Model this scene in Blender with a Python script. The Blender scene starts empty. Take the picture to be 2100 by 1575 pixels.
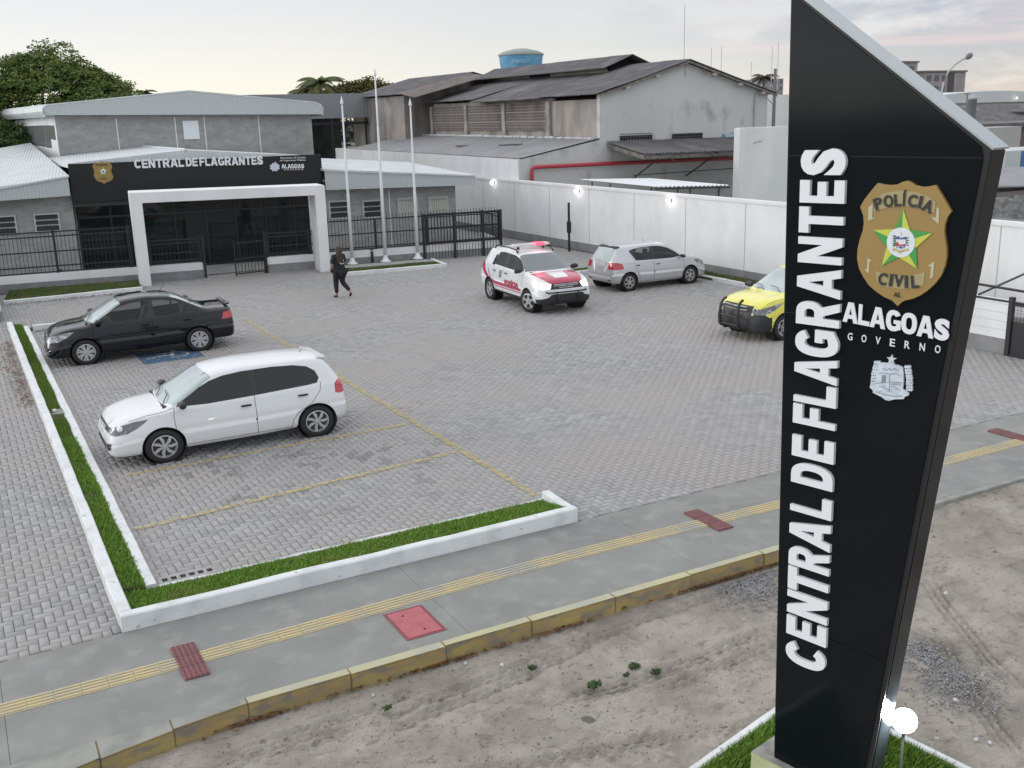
import bpy, bmesh, math, random
import numpy as np
from mathutils import Vector, Matrix
random.seed(7); RNG = np.random.default_rng(7)
SC = bpy.context.scene
COL = SC.collection
# ------------------------------------------------------------------ camera
F_PX, PITCH, ROLL, YAW, HC = 2101.5, .25666, -.027457, .49589, 5.4
_F = np.array([math.sin(YAW)*math.cos(PITCH), math.cos(YAW)*math.cos(PITCH), -math.sin(PITCH)])
_R = np.cross(_F, [0, 0, 1.]); _R /= np.linalg.norm(_R); _U = np.cross(_R, _F)
_c, _s = math.cos(ROLL), math.sin(ROLL)
CR, CU = _c*_R+_s*_U, -_s*_R+_c*_U
cam = bpy.data.cameras.new('camera'); camo = bpy.data.objects.new('camera', cam); COL.objects.link(camo)
cam.sensor_width = 36; cam.lens = 36*F_PX/2100; cam.clip_start = .1; cam.clip_end = 4000
camo.matrix_world = Matrix(((CR[0], CU[0], -_F[0], 0), (CR[1], CU[1], -_F[1], 0), (CR[2], CU[2], -_F[2], HC), (0, 0, 0, 1)))
SC.camera = camo
# ------------------------------------------------------------------ view, world, sun
SC.render.engine = 'CYCLES'
SC.view_settings.view_transform = 'Standard'; SC.view_settings.look = 'None'
SC.view_settings.exposure = 0.0; SC.view_settings.gamma = 1.0
SUN_EL, SUN_AZ = math.radians(14), math.radians(-50)      # azimuth from +Y towards +X
W = bpy.data.worlds.new('World'); SC.world = W; W.use_nodes = True
nt = W.node_tree; N = nt.nodes; L = nt.links; N.clear()
def nn(t, **k):
    n = N.new(t)
    for a, b in k.items(): setattr(n, a, b)
    return n
out = nn('ShaderNodeOutputWorld'); bg = nn('ShaderNodeBackground'); bg2 = nn('ShaderNodeBackground'); add = nn('ShaderNodeAddShader')
sky = nn('ShaderNodeTexSky', sky_type='NISHITA', sun_disc=False); sky.sun_elevation = SUN_EL; sky.sun_rotation = SUN_AZ; sky.dust_density = 0.; sky.air_density = .8
L.new(sky.outputs[0], bg.inputs[0]); bg.inputs[1].default_value = .05
tc = nn('ShaderNodeTexCoord'); sep = nn('ShaderNodeSeparateXYZ'); L.new(tc.outputs['Generated'], sep.inputs[0])
def rng(src, a, b, c=0, d=1):
    m = nn('ShaderNodeMapRange'); m.interpolation_type = 'SMOOTHSTEP'
    L.new(src, m.inputs[0])
    for i, v in enumerate((a, b, c, d)): m.inputs[i+1].default_value = v
    return m.outputs[0]
def mixc(f, a, b):
    m = nn('ShaderNodeMix', data_type='RGBA')
    if isinstance(f, float): m.inputs[0].default_value = f
    else: L.new(f, m.inputs[0])
    for i, v in ((6, a), (7, b)):
        if isinstance(v, tuple): m.inputs[i].default_value = (*v, 1)
        else: L.new(v, m.inputs[i])
    return m.outputs[2]
def dot(v):
    m = nn('ShaderNodeVectorMath', operation='DOT_PRODUCT'); L.new(tc.outputs['Generated'], m.inputs[0]); m.inputs[1].default_value = v
    return m.outputs['Value']
west = dot((math.sin(math.radians(8)), math.cos(math.radians(8)), 0))
bright = rng(west, .70, .95)                                # towards the sunset
mp = nn('ShaderNodeMapping'); mp.inputs['Scale'].default_value = (1, 1, 2.6); L.new(tc.outputs['Generated'], mp.inputs[0])
nz = nn('ShaderNodeTexNoise'); nz.inputs['Scale'].default_value = 5.5; nz.inputs['Detail'].default_value = 9; nz.inputs['Roughness'].default_value = .55; nz.inputs['Distortion'].default_value = .35
L.new(mp.outputs[0], nz.inputs['Vector'])
cl = rng(nz.outputs[0], .45, .56)
east_sky = mixc(cl, (.30, .32, .40), (.70, .66, .66))
pinkn = nn('ShaderNodeTexNoise'); pinkn.inputs['Scale'].default_value = 4; pinkn.inputs['Detail'].default_value = 5
mp2 = nn('ShaderNodeMapping'); mp2.inputs['Scale'].default_value = (1, 1, 16); mp2.inputs['Location'].default_value = (3, 1, 2); L.new(tc.outputs['Generated'], mp2.inputs[0]); L.new(mp2.outputs[0], pinkn.inputs['Vector'])
pk = rng(pinkn.outputs[0], .45, .62); lowz = rng(sep.outputs[2], .14, .0)
pm = nn('ShaderNodeMath', operation='MULTIPLY'); L.new(pk, pm.inputs[0]); L.new(lowz, pm.inputs[1])
pm2 = nn('ShaderNodeMath', operation='MULTIPLY_ADD'); L.new(lowz, pm2.inputs[0]); pm2.inputs[1].default_value = .35; L.new(pm.outputs[0], pm2.inputs[2]); pm2.use_clamp = True
east = mixc(pm2.outputs[0], east_sky, (.62, .45, .49))
wz = rng(sep.outputs[2], .22, .0)
warm = rng(west, .93, 1.0)
wm = nn('ShaderNodeMath', operation='MULTIPLY'); L.new(wz, wm.inputs[0]); L.new(warm, wm.inputs[1])
west_sky = mixc(wm.outputs[0], (.67, .62, .615), (.78, .69, .65))
front = mixc(bright, east, west_sky)
back = mixc(cl, (.55, .56, .59), (.72, .725, .74))
allsky = mixc(rng(west, -.35, .35), back, front)
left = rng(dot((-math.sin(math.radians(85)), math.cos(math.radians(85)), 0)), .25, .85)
allsky = mixc(left, allsky, (1.75, 1.73, 1.75))  # brighter sky added out of view on the left to light the walls
zen_c = mixc(rng(west, -.5, .5), (1.09, 1.10, 1.13), (1.38, 1.38, 1.39))  # overhead sky brightened above the visible part to light the scene
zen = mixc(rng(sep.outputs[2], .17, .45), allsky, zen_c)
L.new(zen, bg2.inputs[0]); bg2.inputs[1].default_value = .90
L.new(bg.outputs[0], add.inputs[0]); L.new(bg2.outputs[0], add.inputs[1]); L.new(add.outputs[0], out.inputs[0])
sl = bpy.data.lights.new('sun', 'SUN'); sl.energy = .8; sl.angle = math.radians(25); sl.color = (1, .95, .88)
so = bpy.data.objects.new('sun', sl); COL.objects.link(so)
_d = Vector((math.sin(SUN_AZ)*math.cos(SUN_EL), math.cos(SUN_AZ)*math.cos(SUN_EL), math.sin(SUN_EL)))
so.rotation_euler = _d.to_track_quat('Z', 'Y').to_euler(); so.location = (0, 0, 60)
# ------------------------------------------------------------------ measuring helpers: photo pixel -> point on a known plane of the place
def ray(px, py): return CR*(px-1050)/F_PX + CU*(787.5-py)/F_PX + _F
def onp(px, py, p0, n):
    r = ray(px, py); c = np.array([0, 0, HC]); n = np.array(n, float)
    return c + r*(((np.array(p0, float)-c)@n)/(r@n))
def G(px, py, z=0.): return onp(px, py, (0, 0, z), (0, 0, 1))
def YP(px, py, y): return onp(px, py, (0, y, 0), (0, 1, 0))
def XP(px, py, x): return onp(px, py, (x, 0, 0), (1, 0, 0))
# ------------------------------------------------------------------ object helpers
def setp(o, label=None, cat=None, group=None, kind=None):
    if label: o['label'] = label
    if cat: o['category'] = cat
    if group: o['group'] = group
    if kind: o['kind'] = kind
    return o
def thing(name, label, cat, loc=(0, 0, 0), rotz=0, group=None):
    o = bpy.data.objects.new(name, None); COL.objects.link(o); o.empty_display_size = .2
    o.location = loc; o.rotation_euler = (0, 0, rotz)
    return setp(o, label, cat, group)
def link(name, me, m=None, parent=None, smooth=False):
    if m is not None:
        for k in (m if isinstance(m, (list, tuple)) else [m]): me.materials.append(k)
    if smooth: me.polygons.foreach_set('use_smooth', [True]*len(me.polygons))
    o = bpy.data.objects.new(name, me); COL.objects.link(o)
    if parent is not None: o.parent = parent
    return o
def copy_tree(o, parent=None):
    c = o.copy(); COL.objects.link(c); c.parent = parent
    for ch in [k for k in bpy.data.objects if k.parent == o]: copy_tree(ch, c)
    return c
class MB:
    def __init__(s): s.v = []; s.f = []; s.mi = []
    def add(s, vs, fs, mi=0):
        b = len(s.v); s.v += [tuple(map(float, p)) for p in vs]; s.f += [[b+i for i in f] for f in fs]; s.mi += [mi]*len(fs); return s
    def box(s, x0, x1, y0, y1, z0, z1, mi=0, M=None):
        vs = [Vector((x, y, z)) for z in (z0, z1) for y in (y0, y1) for x in (x0, x1)]
        if M is not None: vs = [M @ v for v in vs]
        return s.add(vs, [(0, 2, 3, 1), (4, 5, 7, 6), (0, 1, 5, 4), (2, 6, 7, 3), (0, 4, 6, 2), (1, 3, 7, 5)], mi)
    def poly(s, pts, ex, mi=0):            # polygon extruded along vector ex
        n = len(pts); e = np.array(ex, float); P = [np.array(p, float) for p in pts]
        fs = [list(range(n))[::-1], list(range(n, 2*n))] + [(i, (i+1) % n, n+(i+1) % n, n+i) for i in range(n)]
        return s.add(P+[p+e for p in P], fs, mi)
    def face(s, pts, mi=0): return s.add(pts, [list(range(len(pts)))], mi)
    def tube(s, path, r, n=8, mi=0, cap=True):
        P = [Vector(p) for p in path]; rs = r if isinstance(r, (list, tuple)) else [r]*len(P); vs = []; fs = []
        for i, p in enumerate(P):
            d = (P[min(i+1, len(P)-1)]-P[max(i-1, 0)])
            if d.length < 1e-9: d = Vector((0, 0, 1))
            d.normalize(); a = d.cross(Vector((0, 0, 1)) if abs(d.z) < .9 else Vector((1, 0, 0))).normalized(); b = d.cross(a)
            for k in range(n):
                t = 2*math.pi*k/n; vs.append(p+(a*math.cos(t)+b*math.sin(t))*rs[i])
        for i in range(len(P)-1):
            for k in range(n): fs.append((i*n+k, i*n+(k+1) % n, (i+1)*n+(k+1) % n, (i+1)*n+k))
        if cap: fs += [list(range(n))[::-1], [(len(P)-1)*n+k for k in range(n)]]
        return s.add(vs, fs, mi)
    def lathe(s, prof, o=(0, 0, 0), ax='z', n=24, mi=0):   # prof: (r, h)
        vs = []; fs = []; o = Vector(o)
        for r, h in prof:
            for k in range(n):
                t = 2*math.pi*k/n; c, q = r*math.cos(t), r*math.sin(t)
                vs.append(o+(Vector((c, q, h)) if ax == 'z' else Vector((c, h, q)) if ax == 'y' else Vector((h, c, q))))
        for i in range(len(prof)-1):
            for k in range(n): fs.append((i*n+k, i*n+(k+1) % n, (i+1)*n+(k+1) % n, (i+1)*n+k))
        return s.add(vs, fs, mi)
    def mesh(s, name='m'):
        me = bpy.data.meshes.new(name); me.from_pydata(s.v, [], s.f); me.polygons.foreach_set('material_index', s.mi); me.update(); return me
    def build(s, name, m, parent=None, smooth=False, bevel=0):
        o = link(name, s.mesh(name), m, parent, smooth)
        bm = bmesh.new(); bm.from_mesh(o.data)
        bmesh.ops.recalc_face_normals(bm, faces=bm.faces)
        if bevel:
            es = [e for e in bm.edges if e.is_manifold and e.calc_face_angle(0) > .5]
            bmesh.ops.bevel(bm, geom=es, offset=bevel, segments=2, affect='EDGES', clamp_overlap=True)
        bm.to_mesh(o.data); bm.free(); return o
def quads_mesh(name, V, n=4):              # V (k,n,3): k separate polygons, fast
    k = len(V); me = bpy.data.meshes.new(name); me.vertices.add(k*n); me.vertices.foreach_set('co', V.reshape(-1).astype(np.float32))
    me.loops.add(k*n); me.loops.foreach_set('vertex_index', np.arange(k*n, dtype=np.int32))
    me.polygons.add(k); me.polygons.foreach_set('loop_start', np.arange(0, k*n, n, dtype=np.int32)); me.polygons.foreach_set('loop_total', np.full(k, n, dtype=np.int32))
    me.update(); me.validate(); return me
# ------------------------------------------------------------------ materials
MATS = {}
def mat(name, col, rough=.6, metal=0, col2=None, nscale=5., ncon=(.4, .6), bump=0, bscale=60, spec=.5, emit=None, estr=0, stretch=None, coat=0, alpha=1, detail=6, bdist=.01, trans=0, ior=1.5, col3=None, n3=1., c3=(.55, .65), wave=None):
    if name in MATS: return MATS[name]
    m = bpy.data.materials.new(name); m.use_nodes = True; T = m.node_tree; p = T.nodes['Principled BSDF']
    p.inputs['Base Color'].default_value = (*col, 1); p.inputs['Roughness'].default_value = rough; p.inputs['Metallic'].default_value = metal
    p.inputs['Specular IOR Level'].default_value = spec; p.inputs['IOR'].default_value = ior
    if coat: p.inputs['Coat Weight'].default_value = coat; p.inputs['Coat Roughness'].default_value = .04
    if alpha < 1: p.inputs['Alpha'].default_value = alpha
    if trans: p.inputs['Transmission Weight'].default_value = trans
    if emit: p.inputs['Emission Color'].default_value = (*emit, 1); p.inputs['Emission Strength'].default_value = estr
    def N_(t): return T.nodes.new(t)
    vec = None
    if col2 or bump or wave:
        c = N_('ShaderNodeTexCoord'); mp = N_('ShaderNodeMapping'); T.links.new(c.outputs['Object'], mp.inputs[0])
        if stretch: mp.inputs['Scale'].default_value = stretch
        vec = mp.outputs[0]
    def noise(sc, dt=detail):
        n = N_('ShaderNodeTexNoise'); n.inputs['Scale'].default_value = sc; n.inputs['Detail'].default_value = dt; T.links.new(vec, n.inputs['Vector']); return n.outputs[0]
    def mr(src, a, b):
        r = N_('ShaderNodeMapRange'); T.links.new(src, r.inputs[0]); r.inputs[1].default_value = a; r.inputs[2].default_value = b; return r.outputs[0]
    def mx(f, a, b):
        x = N_('ShaderNodeMix'); x.data_type = 'RGBA'; T.links.new(f, x.inputs[0])
        for i, v in ((6, a), (7, b)):
            if isinstance(v, tuple): x.inputs[i].default_value = (*v, 1)
            else: T.links.new(v, x.inputs[i])
        return x.outputs[2]
    if col2:
        cc = mx(mr(noise(nscale), *ncon), col, col2)
        if col3: cc = mx(mr(noise(n3), *c3), cc, col3)
        T.links.new(cc, p.inputs['Base Color'])
    if bump:
        b = N_('ShaderNodeBump'); b.inputs['Strength'].default_value = bump; b.inputs['Distance'].default_value = bdist
        if wave:
            w = N_('ShaderNodeTexWave'); w.bands_direction = wave[0]; w.inputs['Scale'].default_value = wave[1]; T.links.new(vec, w.inputs['Vector']); T.links.new(w.outputs['Fac'], b.inputs['Height'])
        else: T.links.new(noise(bscale), b.inputs['Height'])
        T.links.new(b.outputs[0], p.inputs['Normal'])
    MATS[name] = m; return m
def srgb(r, g, b):
    return tuple(((c/255+.055)/1.055)**2.4 if c > 10 else c/255/12.92 for c in (r, g, b))
# ================================================================== GROUND
def struct(o): o['kind'] = 'structure'; return o
def stuff(o, label=None, cat=None): o['kind'] = 'stuff'; return setp(o, label, cat)
GZ = -.2                                   # level of the sandy yard below the pavement
m_ground = mat('far ground', (.17, .15, .12), .95, col2=(.10, .11, .07), nscale=.15)
b = MB(); b.box(-900, 1500, -600, 2500, -1.5, GZ-.06); struct(b.build('ground', m_ground))
# sand -----------------------------------------------------------------
def vnoise(x, y, seed, f):
    r = np.random.default_rng(seed).random((64, 64)); x = x*f+17.3; y = y*f+5.1
    xi = np.floor(x).astype(int); yi = np.floor(y).astype(int); u = x-xi; v = y-yi; u = u*u*(3-2*u); v = v*v*(3-2*v)
    g = lambda a, c: r[a % 64, c % 64]
    return (g(xi, yi)*(1-u)+g(xi+1, yi)*u)*(1-v)+(g(xi, yi+1)*(1-u)+g(xi+1, yi+1)*u)*v-.5
tracks = [((770, 1470), (1160, 1330), .10), ((790, 1500), (1290, 1290), .09), ((1130, 1330), (1560, 1190), .10), ((1150, 1440), (1590, 1290), .12), ((1330, 1420), (1600, 1310), .12),
          ((400, 1575), (900, 1400), .10), ((1900, 1180), (2100, 1420), .14), ((1930, 1300), (2100, 1560), .12), ((700, 1620), (1590, 1480), .12), ((260, 1640), (760, 1475), .12)]
def sand_h(x, y):
    z = np.zeros_like(x)
    for s_, f_, a_ in ((1, .8, .05), (2, 2.2, .03), (3, 5.5, .022), (4, 12, .020), (5, 26, .012)): z += vnoise(x, y, s_, f_)*a_
    z += -np.clip(vnoise(x, y, 11, 3.1)-.22, 0, 1)*.12 - np.clip(vnoise(x, y, 12, 6.3)-.25, 0, 1)*.08
    for p, q, w in tracks:
        a, c = G(*p, GZ)[:2], G(*q, GZ)[:2]; d = c-a; ln = np.hypot(*d); d = d/ln; nrm = np.array([-d[1], d[0]])
        t = (x-a[0])*d[0]+(y-a[1])*d[1]; s_ = (x-a[0])*nrm[0]+(y-a[1])*nrm[1]+.05*np.sin(t*1.3)
        inb = (np.clip(t/.3, 0, 1)*np.clip((ln-t)/.3, 0, 1)); prof = np.exp(-(s_/w)**4)
        z += inb*(prof*(-.030+.022*np.sin(s_*2*np.pi/.085)+.010*np.sin(t*2*np.pi/.14+np.sign(s_)*1.2))+.010*np.exp(-((np.abs(s_)-w*1.15)/.03)**2))
    z += np.clip((2.3-x)/2.2, 0, 1)*np.exp(-np.clip(8.93-y, 0, 9)/1.5)*.11
    z += np.clip((x-8.3)/2.2, 0, 1)*np.exp(-np.clip(8.93-y, 0, 9)/.9)*.16
    z = np.where((y > 8.6) & (x < 8.5), z*np.clip((8.93-y)/.33, 0, 1)+.015*np.clip((y-8.7)/.2, 0, 1), z)
    return z
xs = np.arange(-4, 15.5, .026); ys = np.arange(2.2, 8.99, .026); X, Y = np.meshgrid(xs, ys); Z = GZ+sand_h(X, Y)
me = bpy.data.meshes.new('sand'); nx, ny = len(xs), len(ys); P = np.stack([X, Y, Z], -1).reshape(-1, 3)
me.vertices.add(len(P)); me.vertices.foreach_set('co', P.reshape(-1).astype(np.float32))
i0 = (np.arange(ny-1)[:, None]*nx+np.arange(nx-1)[None]).reshape(-1); Q = np.stack([i0, i0+1, i0+nx+1, i0+nx], -1)
me.loops.add(Q.size); me.loops.foreach_set('vertex_index', Q.reshape(-1).astype(np.int32)); me.polygons.add(len(Q))
me.polygons.foreach_set('loop_start', np.arange(0, Q.size, 4, dtype=np.int32)); me.polygons.foreach_set('loop_total', np.full(len(Q), 4, dtype=np.int32)); me.update(); me.validate()
m_sand = mat('sand', (.345, .315, .272), .95, col2=(.265, .237, .203), nscale=1.6, ncon=(.40, .62), col3=(.12, .10, .08), n3=11, c3=(.62, .74), bump=.7, bscale=55, bdist=.02)
_T = m_sand.node_tree; _p = _T.nodes['Principled BSDF']; _src = _p.inputs['Base Color'].links[0].from_socket; _c = _T.nodes.new('ShaderNodeTexCoord')
def _ov(src, sc, lo, hi, col, amt, st=(1, 1, 1), det=8):
    mp_0 = _T.nodes.new('ShaderNodeMapping'); mp_0.inputs['Scale'].default_value = st; n_0 = _T.nodes.new('ShaderNodeTexNoise'); n_0.inputs['Scale'].default_value = sc; n_0.inputs['Detail'].default_value = det; n_0.inputs['Roughness'].default_value = .7; r_0 = _T.nodes.new('ShaderNodeMapRange'); x_0 = _T.nodes.new('ShaderNodeMix'); x_0.data_type = 'RGBA'
    _T.links.new(_c.outputs['Object'], mp_0.inputs[0]); _T.links.new(mp_0.outputs[0], n_0.inputs['Vector']); _T.links.new(n_0.outputs[0], r_0.inputs[0])
    for i_, v_ in enumerate((lo, hi, 0, amt)): r_0.inputs[i_+1].default_value = v_
    _T.links.new(r_0.outputs[0], x_0.inputs[0]); _T.links.new(src, x_0.inputs[6]); x_0.inputs[7].default_value = (*col, 1); return x_0.outputs[2]
_o = _ov(_src, 1.1, .50, .62, (.17, .15, .125), .55); _o = _ov(_o, 4.5, .54, .68, (.13, .11, .09), .7, (1, 1.6, 1)); _o = _ov(_o, 28, .56, .68, (.10, .085, .07), .6); _o = _ov(_o, 3.0, .60, .70, (.42, .39, .36), .6)
_T.links.new(_o, _p.inputs['Base Color'])
struct(link('sand_yard', me, m_sand, smooth=True))
b = MB()
for q in ((-60, -4, -20, 8.93), (15.5, 60, -20, 8.93), (-4, 15.5, -20, 2.2)): b.face([(q[0], q[2], GZ-.02), (q[1], q[2], GZ-.02), (q[1], q[3], GZ-.02), (q[0], q[3], GZ-.02)])
struct(b.build('yard_ground', m_sand))
# pavement ---------------------------------------------------------------
m_conc = mat('pavement concrete', (.190, .193, .182), .85, col2=(.255, .256, .243), nscale=1.0, ncon=(.30, .70), col3=(.30, .298, .282), n3=3.1, c3=(.50, .80), detail=10, bump=.25, bscale=90)
b = MB(); x = -8.
cuts = [-8, -.2, 4.3, 7.45, 10.9, 14.6, 18.3, 22, 30, 42]
for a, c in zip(cuts, cuts[1:]): b.box(a+.002, c-.002, 9.06, 11.09, -.24, 0)
struct(b.build('pavement', m_conc))
m_kerb_y = mat('kerb old yellow paint', (.36, .275, .10), .75, col2=(.27, .205, .10), nscale=2.2, ncon=(.35, .65), col3=(.20, .175, .14), n3=5.0, c3=(.50, .66), bump=.3, bscale=60, stretch=(1, 1, 2.2))
m_kerb_t = mat('kerb pale yellow top', (.46, .43, .26), .8, col2=(.37, .37, .29), nscale=1.5, ncon=(.4, .6), bump=.2, bscale=60)
m_kerb_g = mat('kerb bare concrete', (.22, .222, .20), .85, col2=(.29, .29, .265), nscale=3, bump=.25, bscale=60)
kx = [-4.2, -.35, .50, 1.15, 1.86, 2.9, 3.95, 5.0, 6.1, 7.2, 8.35, 9.5]
root = thing('kerb', 'yellow painted concrete kerb between the grey pavement and the sandy yard', 'kerb', (0, 8.99, 0))
for i, (a, c) in enumerate(zip(kx, kx[1:])):
    k = MB(); dy = .012*math.sin(i*2.3); kb_ = lambda x_: -.30*max(0., (1.9-x_)/1.9)**1.5
    k.box(a+.0014, c-.0014, -.065+dy, .066, -.26, .0, 0); k.box(a+.0014, c-.0014, -.062+dy, .064, .0, .014, 1)
    o = k.build('kerb_stone', [m_kerb_y, m_kerb_g if i < 4 else m_kerb_t], root, bevel=.007)
    for v_ in o.data.vertices:
        if v_.co.y < 0: v_.co.y += kb_(max(v_.co.x, -2.))
k = MB(); k.box(9.52, 42, -.06, .066, -.26, .008); k.build('kerb_stone', m_kerb_g, root, bevel=.012)
# tactile strip ------------------------------------------------------------
m_tac = mat('tactile yellow', (.50, .42, .24), .8, col2=(.43, .38, .26), nscale=2.5, ncon=(.4, .6), col3=(.36, .35, .31), n3=1.2, c3=(.55, .66))
b = MB(); x = -8.
while x < 30:
    w = .25; y0 = 9.95+.11*math.exp(-((x-5.8)/3.)**2)*1.1
    b.box(x+.002, x+w-.002, y0, y0+.25, .0, .006)
    for j in range(4): b.box(x+.012, x+w-.012, y0+.022+j*.06, y0+.022+j*.06+.028, .006, .016)
    x += w
struct(b.build('tactile_strip', m_tac))
m_tred = mat('tactile red', (.22, .085, .085), .8, col2=(.17, .08, .08), nscale=6)
def pad(cx, cy, lab, n=3):
    t = thing('tactile_pad', lab, 'tactile pad', (cx, cy, .016), 0, 'red tactile warning pads on the pavement')
    p = MB(); q = MB()
    for i in range(n):
        p.box(-.125, .125, -.375+i*.25+.003, -.375+(i+1)*.25-.003, -.012, .006)
        for u in range(5):
            for v in range(5): q.lathe([(.014, 0), (.011, .006), (.0, .007)], (-.1+u*.05, -.35+i*.25+v*.05, .006), n=8)
    p.build('tile', m_tred, t); q.build('domes', mat('tactile dome', (.13, .05, .055), .8), t)
pad(1.55, 10.06, 'red tactile pad crossing the yellow strip beside the white planter corner')
pad(8.47, 10.17, 'red tactile pad crossing the yellow strip just left of the sign tower')
pad(15.05, 10.35, 'red tactile pad on the pavement at the right edge, beyond the sign tower')
# red access cover
t = thing('access_cover', 'red painted square access cover set in the grey pavement', 'manhole cover', (3.89, 9.61, .0))
m_cov = mat('cover red', (.42, .115, .13), .7, col2=(.36, .10, .11), nscale=6, bump=.2, bscale=40)
p = MB(); p.box(-.205, .205, -.315, .315, -.02, .010); p.build('lid', m_cov, t, bevel=.004)
p = MB()
for x0, x1, y0, y1 in ((-.235, -.212, -.345, .345), (.212, .235, -.345, .345), (-.212, .212, .322, .345), (-.212, .212, -.345, -.322)): p.box(x0, x1, y0, y1, -.02, .007)
p.build('frame', mat('cover frame', (.23, .07, .08), .8), t)
p = MB()
for x, y in ((-.06, .19), (.03, -.21)): p.lathe([(0, .0), (.016, .0)], (x, y, .0115), n=10)
p.build('lift_hole', mat('hole', (.02, .015, .015), .9), t)
# paving blocks ---------------------------------------------------------------
A = .105
def blocks(x0, x1, y0, y1):
    i = np.arange(int(x0/A), int(x1/A)); j = np.arange(int(y0/A)-1, int(y1/A)); I, J = np.meshgrid(i, j); I = I.ravel(); J = J.ravel(); c = (I-J) % 4
    H = c == 0; Vv = c == 3
    cx = np.concatenate([I[H]+1., I[Vv]+.5])*A; cy = np.concatenate([J[H]+.5, J[Vv]+1.])*A
    hx = np.concatenate([np.full(H.sum(), A), np.full(Vv.sum(), A/2)]); hy = np.concatenate([np.full(H.sum(), A/2), np.full(Vv.sum(), A)])
    lo = np.maximum(cy-hy, y0); hi = cy+hy; k = hi-lo > .03; return cx[k], ((lo+hi)/2)[k], hx[k], ((hi-lo)/2)[k]
cx, cy, hx, hy = blocks(-9, 22.3, 11.10, 38.2)
k = ~((cx > 22.25)); cx, cy, hx, hy = cx[k], cy[k], hx[k], hy[k]
hx = hx-.0035; hy = hy-.0035; n = len(cx)
jz = RNG.normal(0, .0012, n)+.012*vnoise(cx, cy, 31, .35); tilt = RNG.normal(0, .006, (n, 2))
V = np.zeros((n, 5, 4, 3)); bv = .007
sg = np.array([(-1, -1), (1, -1), (1, 1), (-1, 1)], float)
top = np.stack([cx[:, None]+sg[None, :, 0]*(hx-bv)[:, None], cy[:, None]+sg[None, :, 1]*(hy-bv)[:, None], np.zeros((n, 4))], -1)
low = np.stack([cx[:, None]+sg[None, :, 0]*hx[:, None], cy[:, None]+sg[None, :, 1]*hy[:, None], np.full((n, 4), -.012)], -1)
top[..., 2] = jz[:, None]+(top[..., 0]-cx[:, None])*tilt[:, :1]+(top[..., 1]-cy[:, None])*tilt[:, 1:]
vert = np.concatenate([top, low], 1).reshape(-1, 3)
bi = np.arange(n)[:, None, None]*8; fq = np.array([(0, 1, 2, 3), (4, 5, 1, 0), (5, 6, 2, 1), (6, 7, 3, 2), (7, 4, 0, 3)])[None]; Q = (bi+fq).reshape(-1, 4)
me = bpy.data.meshes.new('paving'); me.vertices.add(len(vert)); me.vertices.foreach_set('co', vert.reshape(-1).astype(np.float32))
me.loops.add(Q.size); me.loops.foreach_set('vertex_index', Q.reshape(-1).astype(np.int32)); me.polygons.add(len(Q))
me.polygons.foreach_set('loop_start', np.arange(0, Q.size, 4, dtype=np.int32)); me.polygons.foreach_set('loop_total', np.full(len(Q), 4, dtype=np.int32)); me.update(); me.validate()
# block material: one tone per block (random per island), damp patches, dust
m_pav = bpy.data.materials.new('concrete blocks'); m_pav.use_nodes = True; T = m_pav.node_tree; pb = T.nodes['Principled BSDF']; pb.inputs['Roughness'].default_value = .82
def TN(t, **k):
    n_ = T.nodes.new(t)
    for a_, b_ in k.items(): setattr(n_, a_, b_)
    return n_
geo = TN('ShaderNodeNewGeometry'); tc_ = TN('ShaderNodeTexCoord')
def tnoise(s, d=5, st=None):
    n_ = TN('ShaderNodeTexNoise'); n_.inputs['Scale'].default_value = s; n_.inputs['Detail'].default_value = d; m_ = TN('ShaderNodeMapping')
    if st: m_.inputs['Scale'].default_value = st
    T.links.new(tc_.outputs['Object'], m_.inputs[0]); T.links.new(m_.outputs[0], n_.inputs['Vector']); return n_.outputs[0]
def tmr(s, a, b_, c=0, d=1):
    r = TN('ShaderNodeMapRange'); T.links.new(s, r.inputs[0])
    for i_, v_ in enumerate((a, b_, c, d)): r.inputs[i_+1].default_value = v_
    return r.outputs[0]
def tmath(op, a, b_):
    m_ = TN('ShaderNodeMath', operation=op)
    for i_, v_ in enumerate((a, b_)):
        if isinstance(v_, float): m_.inputs[i_].default_value = v_
        else: T.links.new(v_, m_.inputs[i_])
    return m_.outputs[0]
def tmix(f, a, b_):
    x_ = TN('ShaderNodeMix', data_type='RGBA'); T.links.new(f, x_.inputs[0])
    for i_, v_ in ((6, a), (7, b_)):
        if isinstance(v_, tuple): x_.inputs[i_].default_value = (*v_, 1)
        else: T.links.new(v_, x_.inputs[i_])
    return x_.outputs[2]
rnd = geo.outputs['Random Per Island']
c1 = tmix(rnd, (.26, .258, .258), (.375, .372, .368))
c1 = tmix(tmr(tnoise(.35), .4, .65), c1, (.345, .325, .31))
vd = TN('ShaderNodeVectorMath', operation='DISTANCE'); T.links.new(tc_.outputs['Object'], vd.inputs[0]); vd.inputs[1].default_value = (4.6, 15.9, 0)
wet = tmath('MULTIPLY', tmr(rnd, .70, .78), tmath('MULTIPLY', tmr(tnoise(.7, 4, (1, 1, 1)), .44, .56), tmr(vd.outputs['Value'], 4.2, 2.0, .12, 1)))
c1 = tmix(tmath('MULTIPLY', wet, .62), c1, (.135, .135, .14))
c1 = tmix(tmr(tnoise(22, 6), .35, .75, 0, .35), c1, (.22, .215, .21))
T.links.new(c1, pb.inputs['Base Color'])
bp_ = TN('ShaderNodeBump'); bp_.inputs['Strength'].default_value = .25; bp_.inputs['Distance'].default_value = .006; T.links.new(tnoise(120, 3), bp_.inputs['Height']); T.links.new(bp_.outputs[0], pb.inputs['Normal'])
struct(link('block_paving', me, m_pav))
m_joint = mat('joint sand', (.10, .095, .088), .95, col2=(.15, .14, .12), nscale=3)
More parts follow.
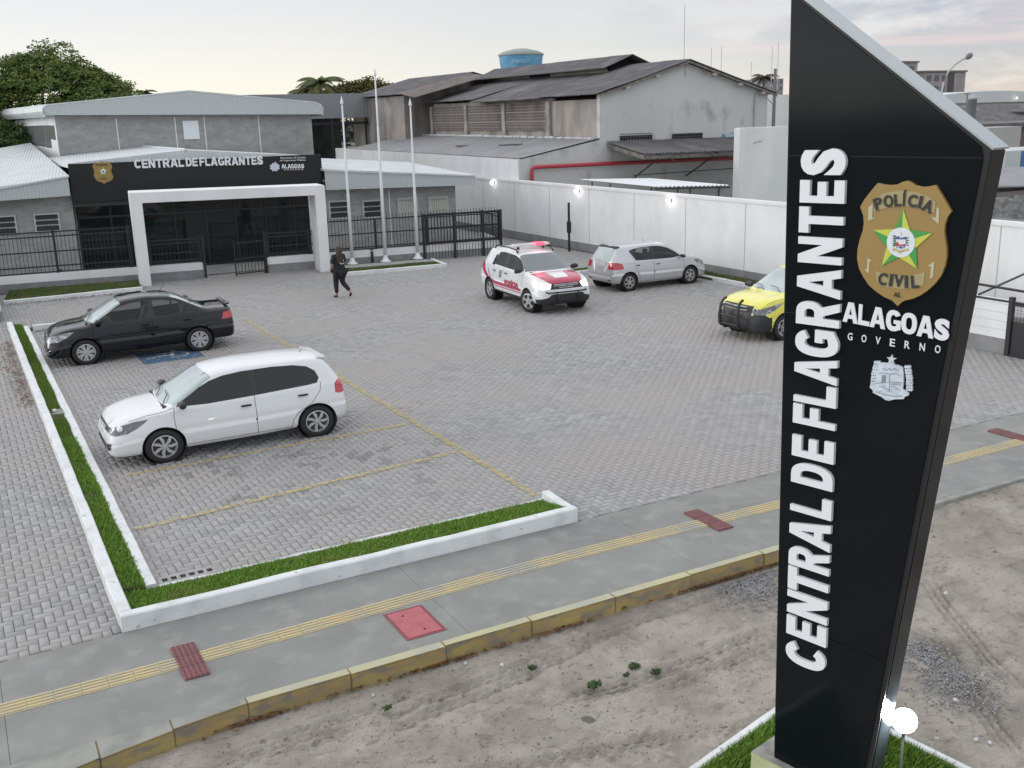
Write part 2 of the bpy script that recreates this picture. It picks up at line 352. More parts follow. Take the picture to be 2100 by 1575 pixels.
b = MB(); b.face([(-9.1, 11.09, -.011), (22.32, 11.09, -.011), (22.32, 38.6, -.011), (-9.1, 38.6, -.011)]); struct(b.build('paving_bed', m_joint))
m_floor = mat('forecourt floor', (.26, .26, .255), .75, col2=(.31, .31, .30), nscale=1.2)
b = MB(); b.face([(-30, 38.0, -.02), (22.4, 38.0, -.02), (22.4, 62, -.02), (-30, 62, -.02)]); struct(b.build('forecourt', m_floor))
b = MB(); b.face([(22.6, 9.06, -.02), (60, 9.06, -.02), (60, 70, -.02), (22.6, 70, -.02)]); struct(b.build('neighbour_yard', m_floor))
# painted lines: worn paint, thin sheets -----------------------------------
def worn(name, col, lo=.42, hi=.56, amt=.85):
    m = mat(name, col, .8); T_ = m.node_tree; p_ = T_.nodes['Principled BSDF']
    n_ = T_.nodes.new('ShaderNodeTexNoise'); n_.inputs['Scale'].default_value = 9; n_.inputs['Detail'].default_value = 8
    c_ = T_.nodes.new('ShaderNodeTexCoord'); T_.links.new(c_.outputs['Object'], n_.inputs['Vector'])
    r_ = T_.nodes.new('ShaderNodeMapRange'); T_.links.new(n_.outputs[0], r_.inputs[0])
    for i_, v_ in enumerate((lo, hi, 0, amt)): r_.inputs[i_+1].default_value = v_
    T_.links.new(r_.outputs[0], p_.inputs['Alpha']); return m
m_yl = worn('worn yellow line', (.52, .43, .19), .36, .56, .74)
def strip(name, a, c, w, m, lab, cat, grp=None, z=.009):
    a = np.array(a); c = np.array(c); ln = np.hypot(*(c-a)); d = (c-a)/ln; nr = np.array([-d[1], d[0]])*w/2; q = MB(); k = max(1, int(ln/A)); 
    for i in range(k):
        p0 = a+d*(ln*i/k+.004); p1 = a+d*(ln*(i+1)/k-.004)
        for s0, s1 in ((-1, 0.), (0., 1)): q.face([(*(p0+nr*(s0+.03)), z), (*(p1+nr*(s0+.03)), z), (*(p1+nr*(s1-.03)), z), (*(p0+nr*(s1-.03)), z)])
    return setp(q.build(name, m), lab, cat, grp, 'structure')
strip('bay_line', (1.66, 14.12), (6.9, 14.72), .12, m_yl, 'worn yellow bay line nearest the pavement', 'road marking', 'yellow bay lines')
strip('bay_line', (1.9, 16.55), (6.9, 16.66), .12, m_yl, 'worn yellow bay line beside the wheels of the white hatchback', 'road marking', 'yellow bay lines')
strip('bay_line', (4.9, 24.0), (6.9, 24.0), .10, worn('very worn yellow line', (.42, .36, .18), .5, .62, .6), 'very faint yellow bay line between the white and black cars', 'road marking', 'yellow bay lines')
strip('bay_line', (6.97, 12.25), (6.98, 28.8), .12, m_yl, 'long worn yellow line closing the ends of the bays', 'road marking', 'yellow bay lines')
# accessible bay symbol
hb = [G(285, 738)[:2], G(300, 723)[:2], G(452, 716)[:2], G(440, 733)[:2]]
x0, x1, y0, y1 = 3.55, 4.95, 24.55, 25.75
m_blue = worn('worn blue paint', (.05, .13, .24), .34, .5, .9); m_wht = worn('worn white paint', (.6, .62, .63), .34, .5, .85)
q = MB(); q.face([(x0, y0, .010), (x1, y0, .010), (x1, y1, .010), (x0, y1, .010)])
sym = thing('bay_symbol', 'worn blue square with a white wheelchair symbol painted beside the black saloon', 'road marking', (0, 0, 0)); q.build('blue_square', m_blue, sym)
q = MB(); cx0, cy0 = (x0+x1)/2+.1, (y0+y1)/2
def sq(pts, w, mb, z=.0145):
    for p_, r_ in zip(pts, pts[1:]):
        p_ = np.array(p_); r_ = np.array(r_); d_ = r_-p_; d_ = d_/np.hypot(*d_); n_ = np.array([-d_[1], d_[0]])*w/2; p_ = p_-d_*w*.3; r_ = r_+d_*w*.3
        mb.face([(*(p_-n_), z), (*(r_-n_), z), (*(r_+n_), z), (*(p_+n_), z)])
q2 = [(cx0+.33*math.cos(t), cy0+.02+.30*math.sin(t)) for t in np.linspace(-1.9, 2.3, 16)]
sq(q2, .07, q); sq([(cx0+.02, cy0+.38), (cx0-.05, cy0+.0), (cx0-.05, cy0-.1)], .09, q, .0155); sq([(cx0-.05, cy0+.02), (cx0-.42, cy0+.03), (cx0-.58, cy0-.12), (cx0-.62, cy0-.10)], .08, q, .0165)
q.lathe([(0, .0), (.07, 0)], (cx0+.06, cy0+.47, .0145), n=12); q.build('wheelchair_mark', m_wht, sym)
# ================================================================== PLANTERS
m_wk = mat('whitewashed kerb', (.66, .68, .68), .8, col2=(.55, .57, .57), nscale=4, ncon=(.45, .7), col3=(.30, .31, .29), n3=9, c3=(.66, .74), bump=.3, bscale=30)
m_soil = mat('planter soil', (.07, .06, .035), .95)
def grass_mat(name, a, c, d):
    m = bpy.data.materials.new(name); m.use_nodes = True; T_ = m.node_tree; p_ = T_.nodes['Principled BSDF']; p_.inputs['Roughness'].default_value = .7; p_.inputs['Specular IOR Level'].default_value = .25
    g_ = T_.nodes.new('ShaderNodeNewGeometry'); c_ = T_.nodes.new('ShaderNodeTexCoord'); n_ = T_.nodes.new('ShaderNodeTexNoise'); n_.inputs['Scale'].default_value = 1.3; n_.inputs['Detail'].default_value = 5
    T_.links.new(c_.outputs['Object'], n_.inputs['Vector']); x_ = T_.nodes.new('ShaderNodeMix'); x_.data_type = 'RGBA'; T_.links.new(g_.outputs['Random Per Island'], x_.inputs[0]); x_.inputs[6].default_value = (*a, 1); x_.inputs[7].default_value = (*c, 1)
    r_ = T_.nodes.new('ShaderNodeMapRange'); T_.links.new(n_.outputs[0], r_.inputs[0]); r_.inputs[1].default_value = .52; r_.inputs[2].default_value = .66
    y_ = T_.nodes.new('ShaderNodeMix'); y_.data_type = 'RGBA'; T_.links.new(r_.outputs[0], y_.inputs[0]); T_.links.new(x_.outputs[2], y_.inputs[6]); y_.inputs[7].default_value = (*d, 1); T_.links.new(y_.outputs[2], p_.inputs['Base Color'])
    return m
m_gr = grass_mat('lawn grass', (.12, .235, .035), (.22, .36, .06), (.22, .29, .065))
m_gr2 = grass_mat('tired grass', (.07, .115, .035), (.14, .18, .06), (.20, .18, .09))
def grass(name, region, n, h, m, label, z=.12, zf=None,  lean=.5, w=.006, holes=None):
    # region: function(k)-> (k,2) points
    P_ = region(n); n = len(P_); hh = h*(.55+.7*RNG.random(n))*(1+.8*vnoise(P_[:, 0], P_[:, 1], 51, 1.7)); th = RNG.random(n)*2*np.pi; ln = RNG.random(n)*lean
    if holes: 
        k_ = np.ones(n, bool)
        for hx_, hy_, hr in holes: k_ &= ((np.hypot(P_[:, 0]-hx_, P_[:, 1]-hy_) > hr) | (RNG.random(n) < .25))
        P_, hh, th, ln = P_[k_], hh[k_], th[k_], ln[k_]; n = len(P_)
    d_ = np.stack([np.cos(th), np.sin(th)], 1); s_ = np.stack([-d_[:, 1], d_[:, 0]], 1)*w*(.6+RNG.random(n))[:, None]
    V_ = np.zeros((n, 4, 3)); V_[:, 0, :2] = P_-s_; V_[:, 1, :2] = P_+s_; V_[:, :2, 2] = z-.02
    mid = P_+d_*(hh*ln*.5)[:, None]; tip = P_+d_*(hh*ln*1.2)[:, None]
    V_[:, 2, :2] = mid+s_*.8; V_[:, 2, 2] = z+hh*.6; V_[:, 3, :2] = tip; V_[:, 3, 2] = z+hh
    if zf is not None: V_[:, :, 2] += zf(P_)[:, None]
    return setp(link(name, quads_mesh(name, V_), m), label, 'grass', kind='stuff')
def rect_pts(*rects):
    ar = np.array([(a[1]-a[0])*(a[3]-a[2]) for a in rects]); 
    def f(n):
        out_ = []
        for r_, k_ in zip(rects, (n*ar/ar.sum()).astype(int)): out_.append(np.stack([RNG.uniform(r_[0], r_[1], k_), RNG.uniform(r_[2], r_[3], k_)], 1))
        return np.concatenate(out_)
    return f
def wob_kerb(mb, a, c, w, h, seg=.35, amp=.012):
    a = np.array(a, float); c = np.array(c, float); ln = np.hypot(*(c-a)); d_ = (c-a)/ln; n_ = np.array([-d_[1], d_[0]]); k = max(2, int(ln/seg)); ring = []
    for i in range(k+1):
        p_ = a+d_*ln*i/k; o1, o2, o3 = (random.uniform(-amp, amp) for _ in range(3)); q_ = p_+n_*(o1*.4)
        ring.append([(*(q_-n_*(w/2+.004)), -.02), (*(q_-n_*(w/2)), h-.015+o3*.4), (*(q_-n_*(w/2-.015)), h+o3*.5), (*(q_+n_*(w/2-.015+o2)), h+o3*.5), (*(q_+n_*(w/2+o2)), h-.015+o3*.4), (*(q_+n_*(w/2+.004)), -.02)])
    vs = [p_ for r_ in ring for p_ in r_]; fs = []
    for i in range(k):
        for j in range(5): fs.append((i*6+j, (i+1)*6+j, (i+1)*6+j+1, i*6+j+1))
    fs += [tuple(range(6)), tuple(range(k*6, k*6+6))[::-1]]; mb.add(vs, fs)
pl = thing('planter', 'L-shaped planter of whitewashed kerbs filled with grass around the parking bays', 'planter', (1.03, 11.1, 0))
def pk(a, c, w, h, nm='kerb'):
    q_ = MB(); wob_kerb(q_, (a[0]-1.03, a[1]-11.1), (c[0]-1.03, c[1]-11.1), w, h); return q_.build(nm, m_wk, pl)
pk((1.04, 11.17), (6.97, 11.17), .14, .19, 'front_kerb'); pk((1.105, 11.245), (1.13, 31.5), .14, .18, 'outer_kerb'); pk((1.515, 12.02), (1.50, 31.1), .14, .085, 'inner_kerb')
pk((1.60, 12.03), (6.98, 12.03), .06, .035, 'inner_kerb'); pk((6.99, 11.245), (7.03, 12.06), .13, .13, 'end_kerb')
q = MB(); q.poly([(.1, .1, 0), (.1, .90, 0), (.1, .90, .015), (.1, .1, .13)], (5.82, 0, 0)); q.poly([(.12, .9, 0), (.42, .9, 0), (.42, .9, .06), (.12, .9, .12)], (0, 19.3, 0)); q.build('soil', m_soil, pl)
def bed_z(P_): return np.where(P_[:, 1] < 12.0, .13-.125*np.clip((P_[:, 1]-11.24)/.75, 0, 1)+.05*np.clip((1.5-P_[:, 0])/.3, 0, 1)*np.clip((P_[:, 1]-11.24)/.75, 0, 1), .11-.05*np.clip((P_[:, 0]-1.17)/.27, 0, 1))
grass('grass', rect_pts((1.18, 6.92, 11.25, 11.99), (1.18, 1.45, 12.0, 19.0)), 44000, .046, m_gr, 'thick green grass growing in the near part of the L-shaped planter', z=0, zf=bed_z, lean=.8, holes=((1.30, 15.6, .17), (1.33, 17.3, .14), (1.3, 19.0, .15), (3.1, 11.7, .12), (5.3, 11.5, .1)))
grass('grass', rect_pts((1.18, 1.44, 19.0, 31.4)), 14000, .035, grass_mat('short lawn', (.11, .20, .03), (.18, .28, .05), (.19, .24, .06)), 'short green grass in the far left strip of the L-shaped planter', z=0, zf=bed_z, w=.009, holes=((1.3, 20.6, .22), (1.3, 24., .15)))
# small concrete junction box in the strip
t = thing('junction_box', 'small concrete box with a white lid knob set in the grass strip', 'junction box', (1.31, 20.9, .06))
q = MB(); q.box(-.13, .135, -.19, .19, 0, .05); q.build('box', mat('old concrete', (.20, .19, .175), .9, col2=(.27, .26, .24), nscale=8), t, bevel=.008)
q = MB(); q.lathe([(.0, .04), (.035, .04), (.04, 0)][::-1], (-.02, .02, .055), n=10); q.build('knob', m_wk, t)
# drain with dark slots
t = thing('drain_grate', 'concrete drain grate with a row of square dark holes by the planter corner', 'drain', (1.98, 12.20, 0))
q = MB()
q.box(-.36, .36, -.10, .13, -.02, .012); q.build('slab', mat('drain slab', (.28, .28, .27), .85, col2=(.34, .34, .33), nscale=7), t)
q = MB()
for i in range(6): q.face([(-.31+i*.108, -.035, .0135), (-.245+i*.108, -.035, .0135), (-.245+i*.108, .055, .0135), (-.31+i*.108, .055, .0135)])
q.build('holes', mat('hole', (.02, .015, .015), .9), t)
# far kerb with a thin grass strip
fk = thing('kerb', 'whitewashed kerb with a thin grass edge behind the black saloon', 'kerb', (1.6, 30.6, 0))
q = MB(); wob_kerb(q, (.05, 0), (4.6, -.15), .12, .17); q.build('kerb_stone', m_wk, fk)
grass('grass', rect_pts((1.6, 6.2, 30.68, 30.95)), 2200, .05, m_gr2, 'thin line of grass behind the kerb at the far end of the bays', z=.02, w=.012)
# ------------------------------------------------------------------ loose things on the sand
def scatter_rocks(name, pts, r0, r1, m, lab, z):
    q_ = MB()
    for p_ in pts:
        r_ = random.uniform(r0, r1); vs = [Vector(v)*r_ for v in ((1, 0, 0), (-1, 0, 0), (0, 1, 0), (0, -1, 0), (0, 0, 1), (0, 0, -1))]
        R_ = Matrix.Rotation(random.random()*6, 3, 'Z') @ Matrix.Rotation(random.random(), 3, 'X'); vs = [R_ @ Vector((v.x*random.uniform(.7, 1.3), v.y, v.z*.7))+Vector((p_[0], p_[1], z+r_*.2)) for v in vs]
        q_.add(vs, [(0, 2, 4), (2, 1, 4), (1, 3, 4), (3, 0, 4), (2, 0, 5), (1, 2, 5), (3, 1, 5), (0, 3, 5)])
    return setp(q_.build(name, m), lab, 'gravel', kind='stuff')
def blob(px, py, rx, ry, n, z=GZ):
    c_ = G(px, py, z); return [(c_[0]+random.gauss(0, rx), c_[1]+random.gauss(0, ry)) for _ in range(n)]
m_grav = grass_mat('gravel stones', (.17, .17, .18), (.34, .34, .35), (.25, .25, .25))
scatter_rocks('gravel', [p for p in blob(1530, 1200, .28, .42, 1900)+blob(1560, 1165, .3, .25, 700) if p[1] < 8.85 and p[0] > 5.5], .007, .017, m_grav, 'pale grey gravel spread left of the sign tower', GZ+.015)
scatter_rocks('gravel', blob(1900, 1350, .16, .35, 1000)+blob(1960, 1420, .2, .25, 700)+blob(1980, 1065, .35, .2, 700), .007, .017, m_grav, 'pale grey gravel spread right of the sign tower', GZ+.015)
def leaves(name, pts, m, lab, z, s=.035):
    n_ = len(pts); P_ = np.array(pts); V_ = np.zeros((n_, 4, 3)); th = RNG.random(n_)*6.28; d_ = np.stack([np.cos(th), np.sin(th)], 1)*s; e_ = np.stack([-d_[:, 1], d_[:, 0]], 1)*.45
    zz = z+RNG.random(n_)*.02
    for i_, (u_, v_) in enumerate(((-1, 0), (0, -1), (1, 0), (0, 1))): V_[:, i_, :2] = P_+d_*u_+e_*v_; V_[:, i_, 2] = zz+RNG.random(n_)*.022
    return setp(link(name, quads_mesh(name, V_), m), lab, 'leaves', kind='stuff')
m_leaf = grass_mat('dry leaves', (.10, .05, .03), (.24, .13, .07), (.16, .08, .05))
pts = []
for px, py, n_, sx in ((520, 1480, 60, .2), (900, 1358, 70, .2), (1150, 1292, 50, .2), (1020, 1325, 20, .3), (1480, 1172, 90, .25), (1440, 1188, 60, .2), (1400, 1205, 40, .2), (1560, 1150, 60, .2), (700, 1420, 20, .4)): pts += [p for p in blob(px, py, sx, .05, n_)]
leaves('dry_leaves', [(x_, min(y_, 8.9)) for x_, y_ in pts], m_leaf, 'brown dry leaves caught along the foot of the yellow kerb', GZ+.03)
pts = [(1.0-abs(random.gauss(0, .18)), random.uniform(22, 29.5)) for _ in range(420)]+[(random.uniform(1.7, 2.4), 30.4+random.gauss(0, .12)) for _ in range(60)]
leaves('dry_leaves', pts, m_leaf, 'reddish dry leaves on the blocks left of the planter', .02, .04)
pts = [(random.uniform(1.3, 5.6), 35.75+random.gauss(0, .07)) for _ in range(260)]
leaves('dry_leaves', pts, m_leaf, 'dry leaves along the kerb of the front lawn', .02, .04)
m_weed = grass_mat('weed leaves', (.035, .065, .022), (.075, .11, .04), (.05, .08, .03))
def weed(px, py, r_, n_, lab):
    c_ = G(px, py, GZ); o_ = thing('weed', lab, 'weed', (c_[0], c_[1], GZ+.01), 0, 'weeds on the sandy yard')
    V_ = np.zeros((n_, 4, 3)); th = RNG.random(n_)*6.28; rr = r_*np.sqrt(RNG.random(n_)); P_ = np.stack([np.cos(th)*rr, np.sin(th)*rr*.7], 1); t2 = RNG.random(n_)*6.28; s_ = .018+.014*RNG.random(n_)
    d_ = np.stack([np.cos(t2), np.sin(t2)], 1)*s_[:, None]; e_ = np.stack([-d_[:, 1], d_[:, 0]], 1)*.5; z0 = .01+RNG.random(n_)*r_*.45
    for i_, (u_, v_) in enumerate(((-1, 0), (0, -1), (1, 0), (0, 1))): V_[:, i_, :2] = P_+d_*u_+e_*v_; V_[:, i_, 2] = z0+(u_+1)*.012
    link('leaves', quads_mesh('leaves', V_), m_weed, o_)
    q_ = MB()
    for i_ in range(7): q_.tube([(0, 0, 0), (P_[i_, 0]*.6, P_[i_, 1]*.6, r_*.3), (P_[i_, 0], P_[i_, 1], r_*.3)], .003, 5)
    q_.build('stem', mat('weed stem', (.07, .09, .03), .8), o_)
weed(1342, 1216, .20, 420, 'widest green weed, at the foot of the yellow kerb'); weed(1275, 1250, .10, 120, 'small weed just below the yellow kerb, left of the widest one')
weed(1092, 1376, .05, 60, 'single small tuft below the middle of the yellow kerb'); weed(1218, 1412, .08, 90, 'low tuft in the middle of the sandy yard'); weed(1300, 1373, .06, 70, 'left of two joined tufts right of the pale sand patch'); weed(1345, 1385, .06, 60, 'right of two joined tufts right of the pale sand patch')
weed(795, 1458, .04, 40, 'tiny tuft near the lower left of the sandy yard'); weed(1285, 1390, .04, 30, 'tiny tuft under the two joined tufts')
scatter_rocks('rubble', [tuple(G(*p_, GZ)[:2]) for p_ in ((1396, 1205), (1030, 1368), (955, 1365), (1535, 1160), (1540, 1163), (2000, 1521), (2030, 1528), (1960, 1440), (1920, 1520), (1940, 1220), (765, 1430))]*2, .015, .03, mat('rubble white', (.55, .55, .56), .8), 'few white lumps of rubble scattered on the sand', GZ+.02)
scatter_rocks('rubble', [tuple(G(random.uniform(350, 2100), random.uniform(1300, 1570), GZ)[:2]) for _ in range(900)], .004, .012, mat('rubble dark', (.13, .105, .085), .9), 'dark pebbles scattered over the sandy yard', GZ+.012)
# pale patch of spilt lime is part of the sand: a thin low heap

leaves('litter', [(random.uniform(2, 20), random.uniform(12.5, 33)) for _ in range(150)], grass_mat('litter bits', (.16, .12, .08), (.34, .31, .27), (.10, .08, .06)), 'few tiny leaves and bits of litter scattered over the paving', .012, .022)
scatter_rocks('litter', [tuple(G(*p_)[:2]) for p_ in ((1570, 830), (800, 838), (907, 1035), (160, 575), (760, 990), (640, 905), (1330, 900), (1140, 960))], .012, .022, mat('litter white', (.6, .6, .6), .8), 'few white bits of litter on the paving', .01)
# ================================================================== lettering helper
_tc = {}
def glyphs(s, off=0., ex=.5, space=1.):
    k = (s, off, ex, space)
    if k in _tc: return _tc[k]
    c = bpy.data.curves.new('t', 'FONT'); c.body = s; c.size = 1; c.offset = off; c.extrude = ex; c.space_character = space; c.resolution_u = 4
    o = bpy.data.objects.new('t', c); me = bpy.data.meshes.new_from_object(o)
    V = np.zeros(len(me.vertices)*3); me.vertices.foreach_get('co', V); V = V.reshape(-1, 3); F = [tuple(p.vertices) for p in me.polygons]
    bpy.data.objects.remove(o); bpy.data.meshes.remove(me); _tc[k] = (V, F); return V, F
def letters(name, s, m, parent, org, ax, ay, w, h, depth=.01, off=0., space=1., smooth=False):
    """text s filling a box w x h whose lower-left corner is org; ax, ay unit axes; depth along ax x ay"""
    V, F = glyphs(s, off, .5, space); lo, hi = V.min(0), V.max(0)
    U = (V-lo)/(hi-lo); ax = np.array(ax, float); ay = np.array(ay, float); az = np.cross(ax, ay)
    P = np.array(org, float)+U[:, :1]*w*ax+U[:, 1:2]*h*ay+U[:, 2:]*depth*az
    q = MB(); q.add(P, F); return link(name, q.mesh(name), m, parent)
def _arc(cx_, cy_, rx, ry, a0, a1, n=14, p=2.4):
    o_ = []
    for i in range(n+1):
        a_ = math.radians(a0+(a1-a0)*i/n); c_, s_ = math.cos(a_), math.sin(a_); o_.append((cx_+rx*math.copysign(abs(c_)**(2/p), c_), cy_+ry*math.copysign(abs(s_)**(2/p), s_)))
    return o_
def _block(ch, s=.31, t=.225):
    m_ = .5
    if ch == 'E': return [[(0,0),(1,0),(1,t),(s,t),(s,.5-t*.43),(.93,.5-t*.43),(.93,.5+t*.43),(s,.5+t*.43),(s,1-t),(1,1-t),(1,1),(0,1)]]
    if ch == 'F': return [[(0,0),(s,0),(s,.39),(.9,.39),(.9,.39+t*.9),(s,.39+t*.9),(s,1-t),(1,1-t),(1,1),(0,1)]]
    if ch == 'L': return [[(0,0),(1,0),(1,t),(s,t),(s,1),(0,1)]]
    if ch == 'T': return [[(.5-s/2,0),(.5+s/2,0),(.5+s/2,1-t),(1,1-t),(1,1),(0,1),(0,1-t),(.5-s/2,1-t)]]
    if ch == 'I': return [[(0,0),(1,0),(1,1),(0,1)]]
    if ch == 'N': return [[(0,0),(.285,0),(.285,.55),(.68,0),(1,0),(1,1),(.715,1),(.715,.45),(.32,1),(0,1)]]
    if ch == 'A': return [[(0,0),(.28,0),(.345,.20),(.655,.20),(.72,0),(1,0),(.68,1),(.32,1)], [(.405,.39),(.595,.39),(.5,.74)]]
    if ch == 'D': return [[(0,0)]+_arc(.42,.5,.58,.5,-90,90)+[(0,1)], [(s,t)]+_arc(.42,.5,.58-s,.5-t,-90,90)+[(s,1-t)]]
    if ch == 'O': return [_arc(.5,.5,.5,.5,0,350,30), _arc(.5,.5,.5-s*.95,.5-t*.95,0,350,30)]
    if ch == 'R': return [[(0,0),(s,0),(s,.37),(.42,.37),(.66,0),(1,0),(.76,.42)]+_arc(.50,.70,.47,.30,-52,90,10)+[(0,1)], [(s,.57)]+_arc(.50,.685,.17,.115,-90,90,8)+[(s,.80)]]
    if ch == 'C': return [_arc(.5,.5,.5,.5,32,328,26)+_arc(.5,.5,.5-s,.5-t,318,42,22)]
    if ch == 'G': return [_arc(.5,.5,.5,.5,32,285,24)+[(.80,.06),(1,.12),(1,.54),(.52,.54),(.52,.36),(.70,.36),(.70,.25)]+_arc(.5,.5,.5-s,.5-t,285,42,20)]
    if ch == 'S':
        k_ = t/s; P_ = [(.70,.66),(.66,.80),(.40,.885),(.14,.83),(.115,.70),(.20,.585),(.37,.50),(.56,.415),(.625,.30),(.60,.17),(.34,.115),(.08,.20),(.03,.34)]; P_ = [np.array(((p[0]-.0)*k_/.74, p[1])) for p in P_]; C_ = []
        for i in range(len(P_)-1):
            a_, b_, c_, d_ = P_[max(i-1,0)], P_[i], P_[i+1], P_[min(i+2,len(P_)-1)]
            for j in range(4): u_ = j/4; C_.append(.5*((2*b_)+(c_-a_)*u_+(2*a_-5*b_+4*c_-d_)*u_**2+(3*b_-a_-3*c_+d_)*u_**3))
        C_.append(P_[-1]); L_ = []; R_ = []
        for i, p in enumerate(C_):
            d_ = C_[min(i+1,len(C_)-1)]-C_[max(i-1,0)]; d_ = d_/np.hypot(*d_); n_ = np.array([-d_[1], d_[0]])*t*.5; L_.append(p+n_); R_.append(p-n_)
        Q_ = np.array(L_+R_[::-1]); Q_ = (Q_-Q_.min(0))/(Q_.max(0)-Q_.min(0)); return [[tuple(p) for p in Q_]]
_bc = {}
def block_glyph(ch):
    if ch in _bc: return _bc[ch]
    if ch == 'S':
        V, F = glyphs('S', .055, .5); lo, hi = V.min(0), V.max(0); V = (V-lo)/(hi-lo); _bc[ch] = (V, F); return V, F
    c = bpy.data.curves.new('g', 'CURVE'); c.dimensions = '2D'; c.fill_mode = 'BOTH'; c.extrude = .5
    for pl_ in _block(ch):
        sp = c.splines.new('POLY'); sp.points.add(len(pl_)-1); sp.use_cyclic_u = True
        for q_, p in zip(sp.points, pl_): q_.co = (p[0], p[1], 0, 1)
    o = bpy.data.objects.new('g', c); me = bpy.data.meshes.new_from_object(o); V = np.zeros(len(me.vertices)*3); me.vertices.foreach_get('co', V); V = V.reshape(-1, 3); V[:, 2] += .5; F = [tuple(p.vertices) for p in me.polygons]
    bpy.data.objects.remove(o); bpy.data.meshes.remove(me); _bc[ch] = (V, F); return V, F
WD = {'C': 1.0, 'E': .88, 'N': 1.0, 'T': .94, 'R': 1.02, 'A': 1.12, 'L': .82, ' ': .34, 'D': 1.0, 'F': .84, 'G': 1.04, 'S': .98, 'O': 1.06, 'I': .34}
def block_letters(name, s, m, parent, org, ax, ay, w, h, depth, gap=.12):
    tw = sum(WD[c]+gap for c in s)-gap; sc_ = w/tw; x_ = 0; ax = np.array(ax, float); ay = np.array(ay, float); az = np.cross(ax, ay); q = MB()
    for c in s:
        w_ = WD[c]*sc_
        if c != ' ': V, F = block_glyph(c); q.add(np.array(org, float)+(V[:, :1]*w_+x_)*ax+V[:, 1:2]*h*ay+V[:, 2:]*depth*az, F)
        x_ += w_+gap*sc_
    return link(name, q.mesh(name), m, parent)
# ================================================================== SIGN TOWER (totem)
TB = np.array([5.309, 5.476, .25]); THD = math.radians(-12.47); TD = np.array([-math.sin(THD), -math.cos(THD), 0]); TN_ = np.array([-TD[1], TD[0], 0])
def FP(px, py): X_ = onp(px, py, TB, TN_); return float((X_-TB)@TD), float(X_[2]-TB[2])
t_ang = math.atan2(TD[1], TD[0])
tot = thing('sign_tower', 'tall tapering glossy black sign tower with a slanted top and big white vertical letters', 'sign tower', tuple(TB), t_ang)
m_blk = mat('glossy black panel', (.006, .008, .010), .10, spec=.18, bump=.25, bscale=1.1, bdist=.02, detail=1)
m_blk2 = mat('black edge profile', (.022, .023, .024), .28, spec=.3)
m_alu = mat('brushed aluminium', (.34, .375, .39), .4, metal=.4)
def tline(z): return -.13*z/5.93, .805+(1.33-.805)*z/4.88
TH = .2
q = MB(); q.poly([(0, .004, 0), (.805, .004, 0), (1.33, .004, 4.88), (-.13, .004, 5.93)], (0, TH-.008, 0)); q.build('body', m_blk2, tot)
q = MB(); sm = [0, 1.25, 2.5, 3.7, 4.82]
for a, c in zip(sm, sm[1:]):
    l0, r0 = tline(a); l1, r1 = tline(c); q.poly([(l0+.012, -.004, a+.003), (r0-.035, -.004, a+.003), (r1-.035, -.004, c-.003), (l1+.012, -.004, c-.003)], (0, .006, 0))
l0, r0 = tline(4.82); q.poly([(l0+.012, -.004, 4.823), (r0-.035, -.004, 4.823), (1.27, -.004, 4.89), (-.13+.012, -.004, 5.895)], (0, .006, 0))
q.build('front_panel', m_blk, tot)
q = MB(); q.poly([(.82, .012, .01), (.82, TH-.012, .01), (1.336, TH-.012, 4.86), (1.336, .012, 4.86)], (-.01, 0, 0)); q.build('side_panel', m_blk, tot)
q = MB(); q.poly([(-.145, -.008, 5.942), (-.145, TH+.008, 5.942), (1.345, TH+.008, 4.868), (1.345, -.008, 4.868)], (0.006, 0, .012)); q.build('top_cap', m_alu, tot)
q = MB(); q.tube([(.808, -.004, 0), (1.334, -.004, 4.87)], .007, 6); q.build('edge_trim', m_alu if False else m_blk2, tot)
m_let = mat('white letter acrylic', (.74, .76, .79), .35, spec=.5)
word = 'CENTRAL DE FLAGRANTES'
# each letter measured on the board: extents along the left (cap) side, photo rows
LT = [('C',1303,1349),('E',1256,1294),('N',1204,1250),('T',1155,1201),('R',1111,1152),('A',1052,1105),('L',1003,1042),('D',940,984),('E',887,930),('F',823,863),('L',778,819),('A',724,774),('G',668,722),('R',611,660),('A',544,603),('N',482,535),('T',421,474),('E',367,413),('S',303,357)]
axt = np.array([-.0155, 0, 1.]); axt /= np.linalg.norm(axt); ayt = np.array([-1, 0, -.0155]); ayt /= np.linalg.norm(ayt)
for c, ya, yb in LT:
    xl = 1651-(.5*(ya+yb)-312)*.0325; za = FP(xl, yb)[1]; zb_ = FP(xl, ya)[1]; u0 = .438-.0155*(za-.95); V, F = block_glyph(c)
    P_ = np.array([u0, -.034, za])+V[:, :1]*(zb_-za)*axt+V[:, 1:2]*.350*ayt+V[:, 2:]*.028*np.array([0, 1, 0.]); q = MB(); q.add(P_, F); o_ = link('letter', q.mesh('letter'), m_let, tot)
# badge
m_gold = mat('badge gold brown', (.31, .20, .06), .45); m_gold2 = mat('badge pale ribbon', (.36, .30, .15), .45); m_dk = mat('badge dark letters', (.02, .02, .018), .5)
def zp(pts, sx, ox, oy, y): return [(*(lambda r: (r[0], y, r[1]))(FP(ox+a/sx, oy+b_/sx)),) for a, b_ in pts]
S7 = (5.43, 1740, 350)
shp = [(350,135),(420,150),(500,158),(570,150),(620,125),(675,108),(720,125),(770,160),(850,178),(920,172),(995,155),(1040,230),(1100,330),(1168,450),(1120,520),(1095,600),(1090,680),(1100,760),(1115,850),(1115,960),(1095,1060),(1050,1170),(980,1260),(900,1330),(820,1385),(740,1420),(650,1440),(610,1462),(570,1500),(535,1465),(510,1440),(420,1400),(330,1340),(250,1270),(190,1180),(140,1080),(120,970),(125,870),(150,760),(185,660),(195,580),(190,500),(155,400),(200,320),(270,230)]
